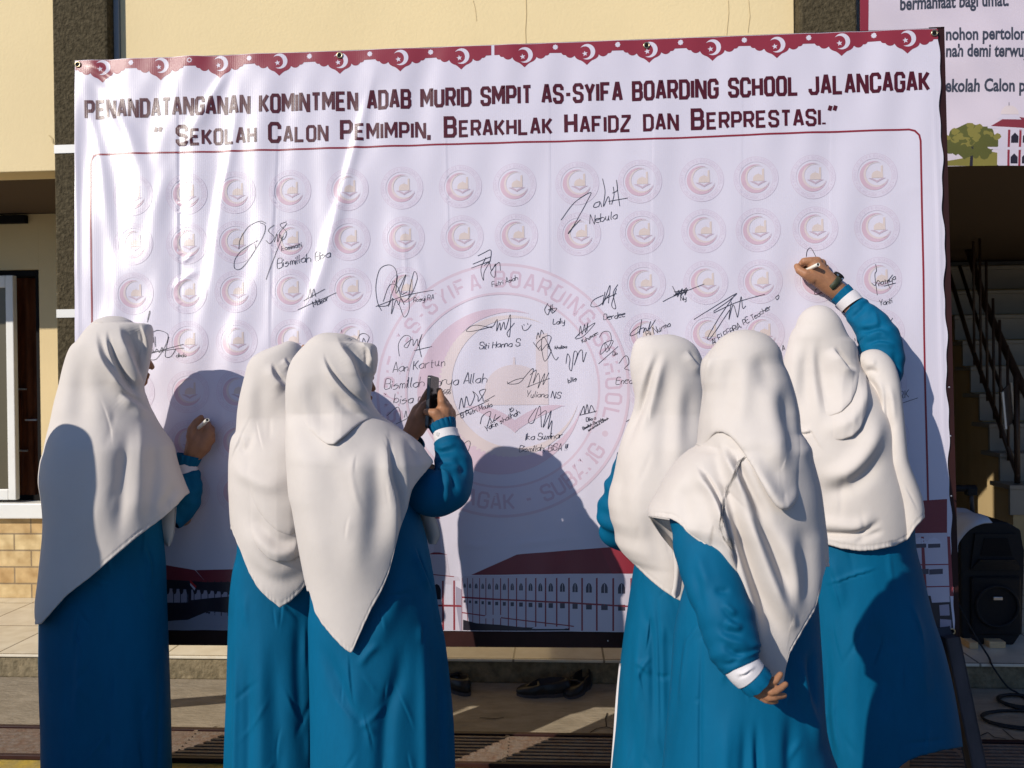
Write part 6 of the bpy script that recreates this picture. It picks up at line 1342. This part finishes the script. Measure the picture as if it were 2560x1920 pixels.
fine = chain('X4', (500, 480, hq, .022), (570, 500, hq, .024), (610, 505, hq, .023)) + chain('X4', (610, 490, hq, .014), (650, 480, hq, .0095), (680, 480, hq, .0085)) + chain('X4', (610, 505, hq, .014), (655, 503, hq, .0095), (688, 503, hq, .0085)) + chain('X4', (610, 520, hq, .014), (655, 524, hq, .0095), (682, 524, hq, .0085)) + chain('X4', (600, 535, hq, .013), (640, 543, hq, .009), (665, 545, hq, .008)) + chain('X4', (570, 485, hq, .013), (600, 455, hq, .010), (625, 445, hq, .0085))
body(w4, hc, facing(-12), (w4.location[0], w4.location[1]+.02, 0), [(m3('X3', 350, 1250, d0+.10), .04, m3('X4', 200, 330, d0+.12), .034), (m3('X4', 200, 330, d0+.12), .033, m3('X4', 500, 480, hq), .024)], [(fine, .0035)])

# ---- woman 5: nearest, hands clasped behind her back
d0 = 1.56
w5 = person(1868, d0, 'woman nearest the camera, hands clasped behind her back under her scarf tip')
L_ = K('X3', (1230, 145), (1190, 149), (1140, 163), (1070, 200), (1000, 278), (940, 350), (905, 400), (895, 475), (902, 560), (915, 650), (905, 760), (890, 900), (880, 1075), (850, 1110), (800, 1140), (720, 1205), (650, 1290), (600, 1362), (540, 1480), (462, 1640))+K('X4', (462, 300), (560, 420), (640, 700), (700, 1000), (900, 1700))
R_ = K('X3', (1230, 145), (1270, 147), (1320, 156), (1400, 186), (1470, 250), (1518, 330), (1536, 420), (1572, 500), (1612, 620), (1642, 730), (1664, 850), (1668, 960), (1702, 1030), (1738, 1100), (1750, 1170), (1780, 1280), (1810, 1400), (1838, 1600))+K('X4', (1846, 300), (1864, 500), (1870, 700), (1866, 820), (1830, 1050), (1760, 1300), (1640, 1700))
hem = K('X4', (380, 296), (455, 292), (560, 300), (640, 312), (695, 340), (745, 385), (790, 440), (860, 490), (960, 565), (1040, 630), (1100, 690), (1150, 770), (1180, 900), (1215, 1180), (1270, 1340), (1330, 1470), (1420, 1590), (1500, 1655), (1560, 1665), (1580, 1460), (1640, 1352), (1720, 1210), (1820, 1045), (1862, 850), (1900, 700))
L_[-1] = (L_[-1][0], K('X4', (0, 1690))[0][1]); R_[-1] = (R_[-1][0], K('X4', (0, 1690))[0][1])
T_ = [(824, 0), (835, 0.0351), (870, 0.06396), (950, 0.0819), (1040, 0.1056), (1100, 0.135), (1180, 0.15), (1300, 0.165), (1400, 0.165), (1550, 0.15), (1720, 0.135)]
sth = [(K('X3', (1130, 300), (1120, 600), (1060, 850), (980, 980)), 28, 7, 'v', .2), (K('X3', (1225, 310), (1225, 560), (1200, 850), (1150, 1000)), 24, 4, 'r', .25), (K('X3', (1430, 420), (1450, 750), (1490, 1020), (1520, 1350)), 28, 8, 'r', .2), (K('X3', (1540, 560), (1590, 850), (1640, 1050), (1650, 1300)), 22, 8, 'v', .2), (K('X3', (1330, 320), (1400, 480), (1430, 700)), 22, 5, 'v', .25),
       (K('X3', (1000, 265), (945, 420), (912, 580), (900, 800)), 10, 8, 'R', .12), (K('X3', (1340, 1230), (1410, 1420), (1500, 1560), (1620, 1540), (1720, 1400)), 22, 9, 'r', .2), (K('X3', (1300, 1020), (1380, 1200), (1500, 1330), (1640, 1330)), 30, 5, 'v', .25)]
st = [(K('X3', (985, 995), (1005, 1150), (1050, 1340), (1120, 1500), (1190, 1640)), (14, 24), (4, 14), 'v', .1),
      (K('X4', (1060, -60), (1165, 270), (1265, 600), (1370, 900), (1490, 1180), (1620, 1370)), (22, 28), (21, 18), 'v', .04), (K('X4', (1020, -20), (1110, 350), (1215, 700), (1300, 1000), (1360, 1300), (1430, 1560)), (10, 18), (9, 13), 'r', .1),
      (K('X3', (1030, 1020), (1100, 1200), (1190, 1400), (1290, 1640)), (9, 15), 11, 'r', .1), (K('X4', (1170, 20), (1275, 360), (1375, 650), (1460, 860), (1560, 1080), (1660, 1320)), (18, 24), 16, 'r', .1),
      (K('X3', (1090, 1050), (1190, 1230), (1290, 1440), (1390, 1640), (1480, 1850)), (8, 16), 11, 'v', .1), (K('X4', (1300, 160), (1380, 370), (1450, 500), (1520, 660), (1590, 860), (1620, 1080)), (14, 20), 12, 'v', .12), (K('X4', (1520, 330), (1600, 600), (1660, 900), (1680, 1150)), 24, 8, 'r', .2), (K('X4', (1700, 300), (1740, 600), (1740, 900), (1710, 1150)), 22, 7, 'v', .2),
      (K('X3', (830, 1225), (910, 1350), (990, 1490), (1050, 1650), (1090, 1820)), (12, 16), 12, 'L', .12), (K('X4', (1000, 150), (1060, 340), (1115, 530), (1180, 780)), (14, 10), 14, 'L', .12), (K('X3', (870, 1160), (710, 1400), (600, 1659)), 36, 9, 'r', .25), (K('X4', (730, 0), (760, 220), (810, 420)), 22, 6, 'v', .25), (K('X3', (930, 1080), (880, 1300), (860, 1500)), 18, 5, 'r', .25)]
main = sweep(d0, L_, R_, T_, hem=hem, strokes=st+sth[:5], hole=(-150, -70, 900, 1010), seed=63, nc=(240, 60), nr=320)
hh = K('X3', (840, 1070), (880, 1088), (930, 1060), (970, 1012), (1010, 978), (1060, 975), (1120, 1005), (1180, 1070), (1250, 1165), (1310, 1265), (1360, 1375), (1410, 1480), (1460, 1555), (1510, 1593), (1560, 1598), (1640, 1560), (1720, 1490), (1800, 1380), (1880, 1280))
hood = sweep(d0, L_, R_, T_, hem=hh, strokes=sth, grow=.004, lift=[(q_[0], m_) for q_, m_ in zip(hh, (0, 2, 8, 14, 17, 18, 17, 16, 15, 15, 15, 15, 15, 15, 12, 2, -8, -16, -18))], hole=(-150, -70, 900, 1010), seed=63, nc=(240, 60), nr=260, stitch=False)
main = join(main, hood)
fl = patch(K('X4', (458, 300, d0+.05), (490, 350, d0+.05), (560, 450, d0+.06), (660, 572, d0+.08)), K('X4', (675, 335, d0+.02), (690, 380, d0+.03), (715, 460, d0+.05), (742, 640, d0+.07)), bulge=-.03, m=18)
cloth_obj('headscarf', join(main, fl), M['scarf'], w5)
dl = [(1820, 1120), (1700, 1170), (1690, 1260), (1712, 1340), (1722, 1420), (1716, 1465), (1701, 1523), (1689, 1584), (1684, 1646), (1680, 1710), (1674, 1774), (1660, 1920), (1648, 2060), (1636, 2300)]
dr = [(1820, 1120), (1960, 1170), (2010, 1280), (2030, 1400), (2036, 1500), (2042, 1600), (2048, 1713), (2053, 1794), (2068, 1860), (2089, 1920), (2100, 2060), (2110, 2300)]
stp = [(K('I', (235, 780), (228, 1100), (222, 1400), (222, 2150)), 5, 3.5, 'v', .04), (K('I', (190, 680), (110, 900), (70, 1150), (40, 1500)), 12, 7, 'v', .15), (K('I', (150, 760), (120, 1000), (90, 1300)), 8, 6, 'r', .2), (K('I', (420, 1250), (380, 1400), (360, 2150)), 20, 6, 'r', .2), (K('I', (560, 1330), (575, 1500), (600, 2150)), 10, 9, 'v', .12), (K('I', (480, 1300), (500, 1500), (480, 2150)), 14, 6, 'v', .2),
       (K('I', (820, 920), (860, 1150), (920, 1350), (960, 1600)), 16, 10, 'r', .15), (K('I', (900, 900), (905, 1150), (940, 1400)), 10, 8, 'v', .2), (K('I', (760, 1250), (780, 1450), (770, 2150)), 18, 7, 'v', .2), (K('I', (180, 1245), (225, 1240)), 3, 2, 'v', .3)]
cloth_obj('dress', sweep(d0+.03, dl, dr, [(1120, 0), (1170, .07), (1300, .10), (1500, .125), (2030, .15), (2300, .17)], vb=2290, strokes=stp, nc=(220, 60), nr=240, stitch=False, seed=10, namp=.002), M['dress'], w5)
stsl = [(K('X4', (990, 880), (1060, 905), (1130, 880)), 9, 6, 'v', .25), (K('X4', (1040, 980), (1110, 1090), (1200, 1180)), 8, 5, 'v', .2), (K('X4', (1040, 1000), (1100, 1040), (1180, 1110)), 8, 6, 'r', .2), (K('X4', (1030, 1150), (1080, 1230), (1150, 1240), (1240, 1270)), 9, 5, 'v', .15), (K('X4', (1010, 1230), (1110, 1300), (1220, 1330), (1290, 1370)), 9, 5, 'r', .2), (K('X4', (1080, 1140), (1160, 1190), (1230, 1220)), 9, 7, 'r', .2), (K('X4', (1060, 1340), (1150, 1400), (1250, 1420)), 9, 7, 'v', .2), (K('X4', (1030, 1480), (1110, 1500), (1210, 1450)), 8, 5, 'v', .2), (K('X4', (870, 560), (890, 700), (960, 900)), 14, 5, 'r', .25), (K('X4', (840, 700), (860, 900), (900, 1100)), 12, 4, 'v', .25)]
sl = tube3(K('X4', (860, 300, d0-.04, .055), (905, 520, d0-.07, .057), (970, 760, d0-.11, .056), (1050, 1000, d0-.145, .052), (1112, 1200, d0-.163, .050), (1158, 1370, d0-.177, .047), (1190, 1455, d0-.184, .042), (1222, 1515, d0-.189, .034)), wr=.0014, k=5, seed=17, strokes=stsl, nr=150, ns=90)
cf = tube3(K('X4', (1185, 1480, d0-.189, .0315), (1240, 1540, d0-.193, .0325), (1290, 1595, d0-.196, .0310)), nr=30, strokes=[(K('X4', (1170, 1560), (1230, 1570), (1280, 1540), (1340, 1520)), 4, 4, 'r', .2), (K('X4', (1180, 1600), (1240, 1590), (1300, 1550)), 3.5, 3, 'v', .25)])
rf = tube3(K('X4', (1275, 1580, d0-.196, .0285), (1320, 1620, d0-.198, .030), (1350, 1650, d0-.198, .0300)), nr=24, ns=110, pleat=(9, .07))
sleeve(w5, [sl], cf, rf)
hd = d0-.195
fine = chain('R7', (1010, 600, hd, .023), (1130, 730, hd+.002, .023), (1210, 800, hd+.008, .019)) \
     + chain('R7', (1180, 700, hd+.004, .0105), (1300, 690, hd-.006, .0078), (1440, 725, hd-.012, .0070), (1520, 690, hd-.012, .0064), (1575, 625, hd-.010, .0060), (1625, 560, hd-.008, .0053)) \
     + chain('R7', (1150, 810, hd+.004, .0095), (1270, 860, hd-.012, .0078), (1430, 925, hd-.018, .0070), (1530, 915, hd-.018, .0065), (1640, 850, hd-.014, .0059), (1735, 770, hd-.010, .0051)) \
     + chain('R7', (1110, 890, hd+.004, .0090), (1240, 980, hd-.010, .0074), (1390, 1055, hd-.014, .0066), (1500, 1050, hd-.014, .0061), (1610, 1025, hd-.010, .0056), (1710, 1010, hd-.006, .0049)) \
     + chain('R7', (1050, 920, hd+.004, .0080), (1160, 1010, hd-.004, .0066), (1320, 1110, hd-.008, .0058), (1430, 1140, hd-.006, .0053), (1530, 1135, hd-.004, .0046)) \
     + chain('R7', (1170, 640, hd+.010, .0105), (1270, 585, hd+.014, .0080), (1340, 600, hd+.016, .0068), (1400, 640, hd+.018, .0058))
hc = m3('X3', 1220, 470, d0)
body(w5, hc, facing(-8), (w5.location[0], w5.location[1]+.03, 0), [(m3('X4', 900, 360, d0-.03), .04, m3('X4', 1060, 1050, d0-.14), .030), (m3('X4', 1060, 1050, d0-.14), .028, m3('R7', 1060, 640, hd), .025), (m3('X4', 1450, 300, d0+.05), .04, m3('X4', 1500, 900, d0+.06), .034)], [(fine, .0019)])

# ---- woman 6: far right, arm raised to write high up
d0 = 2.42
w6 = person(2150, d0, 'woman at far right with a watch, arm raised high to write on the banner')
L_ = K('X5', (700, 100), (660, 104), (620, 118), (550, 168), (500, 240), (470, 318), (432, 372), (400, 445), (378, 540), (350, 640), (318, 760), (290, 900), (285, 1100), (300, 1300), (310, 1500), (300, 1659))+K('I', (800, 0), (800, 150), (820, 260), (850, 400))
R_ = K('X5', (700, 100), (740, 104), (785, 118), (850, 168), (910, 250), (950, 340), (1000, 440), (1060, 500), (1085, 580), (1090, 660), (1120, 740), (1160, 810), (1230, 870), (1330, 960), (1420, 1080), (1470, 1250), (1500, 1450), (1530, 1659))+K('I', (1500, 60), (1510, 160), (1490, 250), (1480, 400))
hem = K('I', (700, 240), (860, 262), (960, 272), (1080, 306), (1200, 324), (1300, 317), (1420, 292), (1500, 252), (1536, 190), (1600, 120))
L_[-1] = (L_[-1][0], K('I', (0, 345))[0][1]); R_[-1] = (R_[-1][0], K('I', (0, 345))[0][1])
T_ = [(763, 0), (775, 0.039), (810, 0.06864), (870, 0.0819), (930, 0.08736), (1000, 0.1232), (1100, 0.165), (1250, 0.17), (1390, 0.165)]
sth = [(K('X5', (590, 400), (580, 750), (565, 1100), (580, 1350)), 24, 8, 'v', .15), (K('X5', (640, 420), (650, 800), (690, 1100), (740, 1400)), (11, 16), 6, 'r', .15), (K('X5', (700, 410), (760, 800), (810, 1080), (880, 1290)), (16, 24), (8, 12), 'v', .15), (K('X5', (810, 540), (870, 850), (960, 1100)), 20, 6, 'r', .2), (K('X5', (480, 430), (460, 800), (450, 1200)), 20, 5, 'r', .2),
       (K('X5', (845, 540), (920, 680), (990, 780), (1090, 822)), (14, 18), 15, 'L', .12)]
stm = [(K('X5', (1200, 850), (1175, 1010), (1100, 1190), (1000, 1310), (860, 1390), (700, 1400)), (13, 24), (9, 14), 'r', .1), (K('X5', (480, 1440), (560, 1448), (650, 1430)), 8, 6, 'R', .25)]
st = [(K('F', (900, 1440), (1060, 1445), (1190, 1360), (1280, 1200), (1310, 1000)), (22, 28), 19, 'r', .15), (K('F', (940, 1530), (1100, 1530), (1240, 1440), (1330, 1280)), 22, 11, 'v', .2), (K('I', (860, 150), (1050, 165), (1190, 170), (1310, 80)), 16, 9, 'r', .2), (K('I', (860, 205), (1080, 225), (1230, 210), (1350, 120)), 8, 12, 'v', .12), (K('I', (1160, 275), (1260, 235), (1360, 195)), 8, 6, 'v', .25)]
KW = dict(scale_back=.6, hole=(-150, -50, 830, 935), seed=71, nc=(200, 60))
main = sweep(d0, L_, R_, T_, hem=hem, strokes=st+stm+sth, nr=260, **KW)
h2 = K('X5', (250, 1250), (400, 1380), (550, 1480), (700, 1535), (850, 1548), (960, 1525), (1050, 1490), (1130, 1400), (1190, 1240), (1212, 1050), (1222, 880), (1300, 800))
sw2 = sweep(d0, L_, R_, T_, hem=h2, strokes=st+stm+sth, grow=.003, lift=[(q_[0], m_) for q_, m_ in zip(h2, (-24, -24, -22, -16, -4, 11, 19, 20, 16, 8, 3, 0))], nr=220, stitch=False, **KW)
h1 = K('X5', (250, 850), (330, 1000), (450, 1180), (600, 1285), (750, 1302), (850, 1278), (940, 1228), (1030, 1130), (1080, 1020), (1120, 920), (1155, 838), (1230, 780))
sw1 = sweep(d0, L_, R_, T_, hem=h1, strokes=stm[1:]+sth, grow=.006, lift=[(q_[0], m_) for q_, m_ in zip(h1, (-26, -26, -26, -22, -10, 4, 17, 21, 19, 14, 5, 0))], nr=220, stitch=False, **KW)
main = join(main, sw2, sw1)
# cloth lifted over the raised upper arm
L2 = K('X5', (1290, 566), (1240, 572), (1190, 594), (1150, 632), (1130, 680), (1140, 760), (1165, 830), (1180, 920), (1195, 1100), (1215, 1350), (1225, 1659))+K('I', (1300, 60), (1330, 200), (1340, 330))
R2 = K('X5', (1290, 566), (1330, 570), (1390, 598), (1455, 662), (1500, 755), (1528, 920), (1540, 1150), (1550, 1400), (1560, 1659))+K('I', (1546, 60), (1540, 170), (1520, 330))
T2 = [(873, 0), (880, .025), (900, .05), (950, .075), (1050, .10), (1200, .12), (1390, .12)]
st2 = [(K('X5', (1170, 830), (1240, 960), (1275, 1150), (1290, 1400), (1275, 1659)), (5, 9), (10, 13), 'v', .08), (K('X5', (1200, 850), (1280, 980), (1320, 1150), (1330, 1350), (1310, 1659)), (6, 10), (9, 12), 'r', .12), (K('X5', (1230, 860), (1320, 1000), (1355, 1150), (1350, 1280)), 7, 10, 'v', .12), (K('X5', (1250, 830), (1340, 930), (1390, 1100), (1400, 1350), (1390, 1659)), (9, 13), 9, 'r', .15), (K('X5', (1370, 930), (1415, 1100), (1450, 1350), (1455, 1659)), 12, 9, 'v', .15), (K('X5', (1440, 900), (1480, 1100), (1500, 1400)), 10, 5, 'r', .2), (K('X5', (1180, 760), (1250, 720), (1340, 720)), 10, 5, 'r', .25), (K('X5', (1190, 800), (1280, 790), (1360, 830)), 7, 5, 'v', .25), (K('I', (1330, 0), (1340, 100), (1350, 220)), 14, 6, 'v', .25)]
lob = sweep(d0-.035, L2, R2, T2, hem=hem, strokes=st2, seed=72, nc=(110, 40), nr=170)
cloth_obj('headscarf', join(main, lob), M['scarf'], w6)
dl = [(2120, 1080), (2010, 1120), (1985, 1250), (1990, 1400), (2000, 1530), (2010, 1700), (2022, 1850), (2040, 1960)]
dr = [(2120, 1080), (2230, 1120), (2270, 1250), (2276, 1351), (2295, 1428), (2319, 1530), (2339, 1591), (2360, 1672), (2376, 1754), (2385, 1815), (2389, 1860), (2389, 1960)]
hemd = [(1900, 1980), (2100, 1960), (2240, 1925), (2268, 1902), (2300, 1888), (2350, 1876), (2389, 1868), (2450, 1862)]
stp = [(K('I', (970, 540), (1150, 480), (1330, 425)), 5, 4, 'R', .25), (K('I', (1000, 330), (1060, 500), (1100, 700)), 16, 6, 'r', .2), (K('I', (960, 700), (1000, 1000), (1010, 1400), (1080, 2150)), 12, 9, 'v', .15), (K('I', (1200, 500), (1170, 900), (1150, 1300), (1180, 2150)), 30, 8, 'r', .2), (K('I', (1330, 700), (1350, 1100), (1380, 1400)), 24, 9, 'v', .2), (K('I', (1480, 500), (1560, 900), (1620, 1300)), 22, 8, 'r', .2), (K('I', (1030, 1100), (1040, 1400), (1100, 1640)), 8, 6, 'r', .2), (K('I', (1440, 1520), (1600, 1500), (1770, 1480)), 4, 3, 'v', .15)]
cloth_obj('dress', sweep(d0+.01, dl, dr, [(1080, 0), (1120, .08), (1250, .14), (1500, .16), (1960, .19)], scale_back=.6, hem=hemd, strokes=stp, nc=(220, 60), nr=240, stitch=False, seed=11, namp=.002), M['dress'], w6)
stsl = [(K('R5', (1080, 620), (1000, 700), (900, 790), (870, 880)), 7, 9, 'v', .15), (K('R5', (1120, 700), (1150, 800), (1180, 930)), 6, 5, 'r', .25), (K('R5', (920, 960), (1060, 950), (1200, 920), (1330, 950)), 7, 11, 'v', .15), (K('R5', (940, 900), (1080, 890), (1220, 870)), 10, 6, 'r', .2), (K('R5', (980, 1090), (1080, 1010), (1200, 970), (1320, 1010)), 8, 7, 'r', .2), (K('R5', (990, 1150), (1100, 1080), (1230, 1060), (1380, 1100)), 6, 8, 'v', .15), (K('R5', (1080, 1120), (1230, 1100), (1380, 1160)), 7, 6, 'r', .2), (K('R5', (1210, 960), (1200, 1030), (1240, 1080)), 6, 4, 'v', .3), (K('R5', (860, 780), (900, 860), (960, 940)), 9, 5, 'r', .25), (K('R5', (1340, 1180), (1390, 1300), (1400, 1450)), 8, 7, 'v', .2)]
sl = tube3(K('X5', (1440, 940, d0+.01, 0.0315), (1430, 840, d0+.0, 0.0483), (1400, 700, d0+.01, 0.0609), (1365, 520, d0+.03, 0.0646), (1330, 420, d0+.045, 0.0609), (1255, 300, d0+.065, 0.0541), (1150, 180, d0+.085, 0.0451), (1100, 118, d0+.095, 0.0394), (1080, 100, d0+.098, 0.0357)), wr=.0016, k=5, seed=19, strokes=stsl, nr=150, ns=90)
cf = tube3(K('R5', (880, 660, d0+.094, 0.0383), (840, 612, d0+.10, 0.0391), (800, 572, d0+.105, 0.0383)), nr=24)
rf = tube3(K('R5', (805, 580, d0+.105, 0.0352), (770, 545, d0+.11, 0.0370), (738, 518, d0+.114, 0.0378)), nr=24, ns=110, pleat=(11, .06))
sleeve(w6, [sl], cf, rf)
hd = d0+.115
fine = chain('R5', (800, 590, hd, 0.0278), (720, 490, hd, 0.0278), (640, 415, hd, 0.0284), (560, 345, hd+.002, 0.0305), (470, 235, hd, 0.0263), (440, 190, hd+.002, 0.0231)) + chain('R5', (700, 520, hd, 0.0231), (580, 430, hd, 0.0263), (470, 350, hd-.004, 0.0242), (400, 310, hd-.006, 0.0210)) \
     + chain('R5', (470, 160, hd, 0.0179), (400, 152, hd-.003, 0.0142), (325, 155, hd+.002, 0.0131), (290, 190, hd+.018, 0.0110), (285, 235, hd+.035, 0.0092)) \
     + chain('R5', (420, 350, hd-.008, 0.0194), (340, 300, hd-.012, 0.0158), (270, 260, hd-.004, 0.0126), (242, 210, hd+.006, 0.0103)) \
     + chain('R5', (520, 180, hd+.012, 0.0168), (430, 170, hd+.022, 0.0131), (350, 195, hd+.034, 0.0115), (310, 250, hd+.045, 0.0092)) + chain('R5', (560, 240, hd+.02, 0.0163), (460, 230, hd+.036, 0.0126), (380, 260, hd+.045, 0.0105), (350, 310, hd+.05, 0.0089)) + chain('R5', (580, 330, hd+.024, 0.0147), (490, 320, hd+.042, 0.0110), (420, 340, hd+.05, 0.0095), (400, 370, hd+.054, 0.0082))
hc = m3('X5', 740, 420, d0)
body(w6, hc, facing(10), (w6.location[0]+.03, w6.location[1]+.02, 0), [(m3('X5', 1330, 830, d0+.03), .04, m3('X5', 1350, 470, d0+.035), .036), (m3('X5', 1350, 470, d0+.035), .035, m3('R5', 760, 545, hd), .026)], [(fine, .003)])
pen(m3('R5', 488, 190, hd-.052), m3('R5', 262, 300, hd+.058), 'white marker in the raised hand of the woman at far right')
# wristwatch
wt = empty('wristwatch', tuple(m3('R5', 650, 415, hd)), None); wt.parent = w6; wt.matrix_parent_inverse = Matrix.Translation(w6.location).inverted()
ax_ = m3('R5', 560, 345, hd)-m3('R5', 720, 480, hd); ax_ /= np.linalg.norm(ax_); ctr = m3('R5', 648, 418, hd)
e1 = np.cross(ax_, FW); e1 /= np.linalg.norm(e1); e2 = np.cross(ax_, e1)
vs = []; fs = []; n_ = 64
for k_, (o_, r_) in enumerate(((-.0100, .0298), (-.0090, .0322), (.0090, .0322), (.0100, .0298))):
    for j in range(n_):
        t = 2*math.pi*j/n_; vs.append(ctr+ax_*o_+(e1*math.cos(t)+e2*math.sin(t))*r_)
for k_ in range(3):
    for j in range(n_): fs.append((k_*n_+j, k_*n_+(j+1) % n_, (k_+1)*n_+(j+1) % n_, (k_+1)*n_+j))
link('watch_strap', mesh_np('watch_strap', np.array(vs), np.array(fs), M['strap']), wt)
sgn = 1 if (e1@RT) > 0 else -1
cp = ctr+e1*sgn*.0325+FW*.006
q = MB(); q.tube([tuple(cp-e1*sgn*.002), tuple(cp+e1*sgn*.008)], .0185, 24); q.build('watch_case', M['black'], wt)
for o_ in (-.014, .014):
    q = MB(); c_ = ctr+e1*sgn*.0322*math.cos(.45)-FW*.0322*math.sin(.45)+ax_*0; q.beam(tuple(c_+ax_*o_*.5-FW*.001), tuple(c_+ax_*o_*.9-FW*.001), .006, .004); q.build('lug', M['silver'], wt)
c2_ = ctr-e1*sgn*.0322*math.cos(.35)-FW*.0322*math.sin(.35); q = MB(); q.beam(tuple(c2_-ax_*.011), tuple(c2_+ax_*.011), .008, .004, tuple(FW)); q.build('buckle', M['silver'], wt)

# ---- a seventh woman just outside the left edge, whose shadow falls on woman 1
d0 = 1.86
u0 = -660.
w7 = person(u0, d0, 'woman waiting outside the left edge whose shadow falls on the far left writer')
def U(*pts): return [(u0+x, y) for x, y in pts]
L_ = U((0, 700), (-40, 706), (-72, 730), (-95, 785), (-105, 880), (-112, 950), (-120, 1020), (-130, 1100), (-150, 1250), (-170, 1450), (-170, 1560))
R_ = U((0, 700), (40, 706), (72, 730), (95, 785), (105, 880), (108, 950), (112, 1020), (122, 1100), (150, 1250), (190, 1450), (190, 1560))
hem = U((-260, 1350), (-100, 1470), (0, 1530), (100, 1470), (260, 1350))
cloth_obj('headscarf', sweep(d0, L_, R_, [(700, 0), (712, .05), (790, .09), (880, .105), (1000, .10), (1150, .11), (1560, .14)], hem=hem, strokes=[(U((-30, 820), (-40, 1000), (-60, 1300)), 24, 8, 'v', .2), (U((50, 850), (80, 1050), (110, 1300)), 26, 9, 'v', .2), (U((-120, 1100), (0, 1200), (120, 1090)), 24, 12, 'r', .2)], hole=(-140, -40, 800, 920), seed=81, nc=(110, 50), nr=130), M['scarf'], w7)
dl = U((0, 1010), (-90, 1060), (-125, 1250), (-180, 1500), (-250, 1800), (-280, 2100), (-300, 2330)); dr = U((0, 1010), (90, 1060), (125, 1250), (210, 1500), (250, 1800), (280, 2100), (300, 2330))
cloth_obj('dress', sweep(d0, dl, dr, [(1010, 0), (1060, .07), (1300, .11), (1600, .14), (2330, .22)], vb=2320, nc=(110, 50), nr=120, stitch=False, seed=12, namp=.004, flute=(9, .012, 1300)), M['dress'], w7)
hc = P(np.array(u0), np.array(840.), np.array(d0))
body(w7, hc, facing(20), (w7.location[0], w7.location[1], 0))
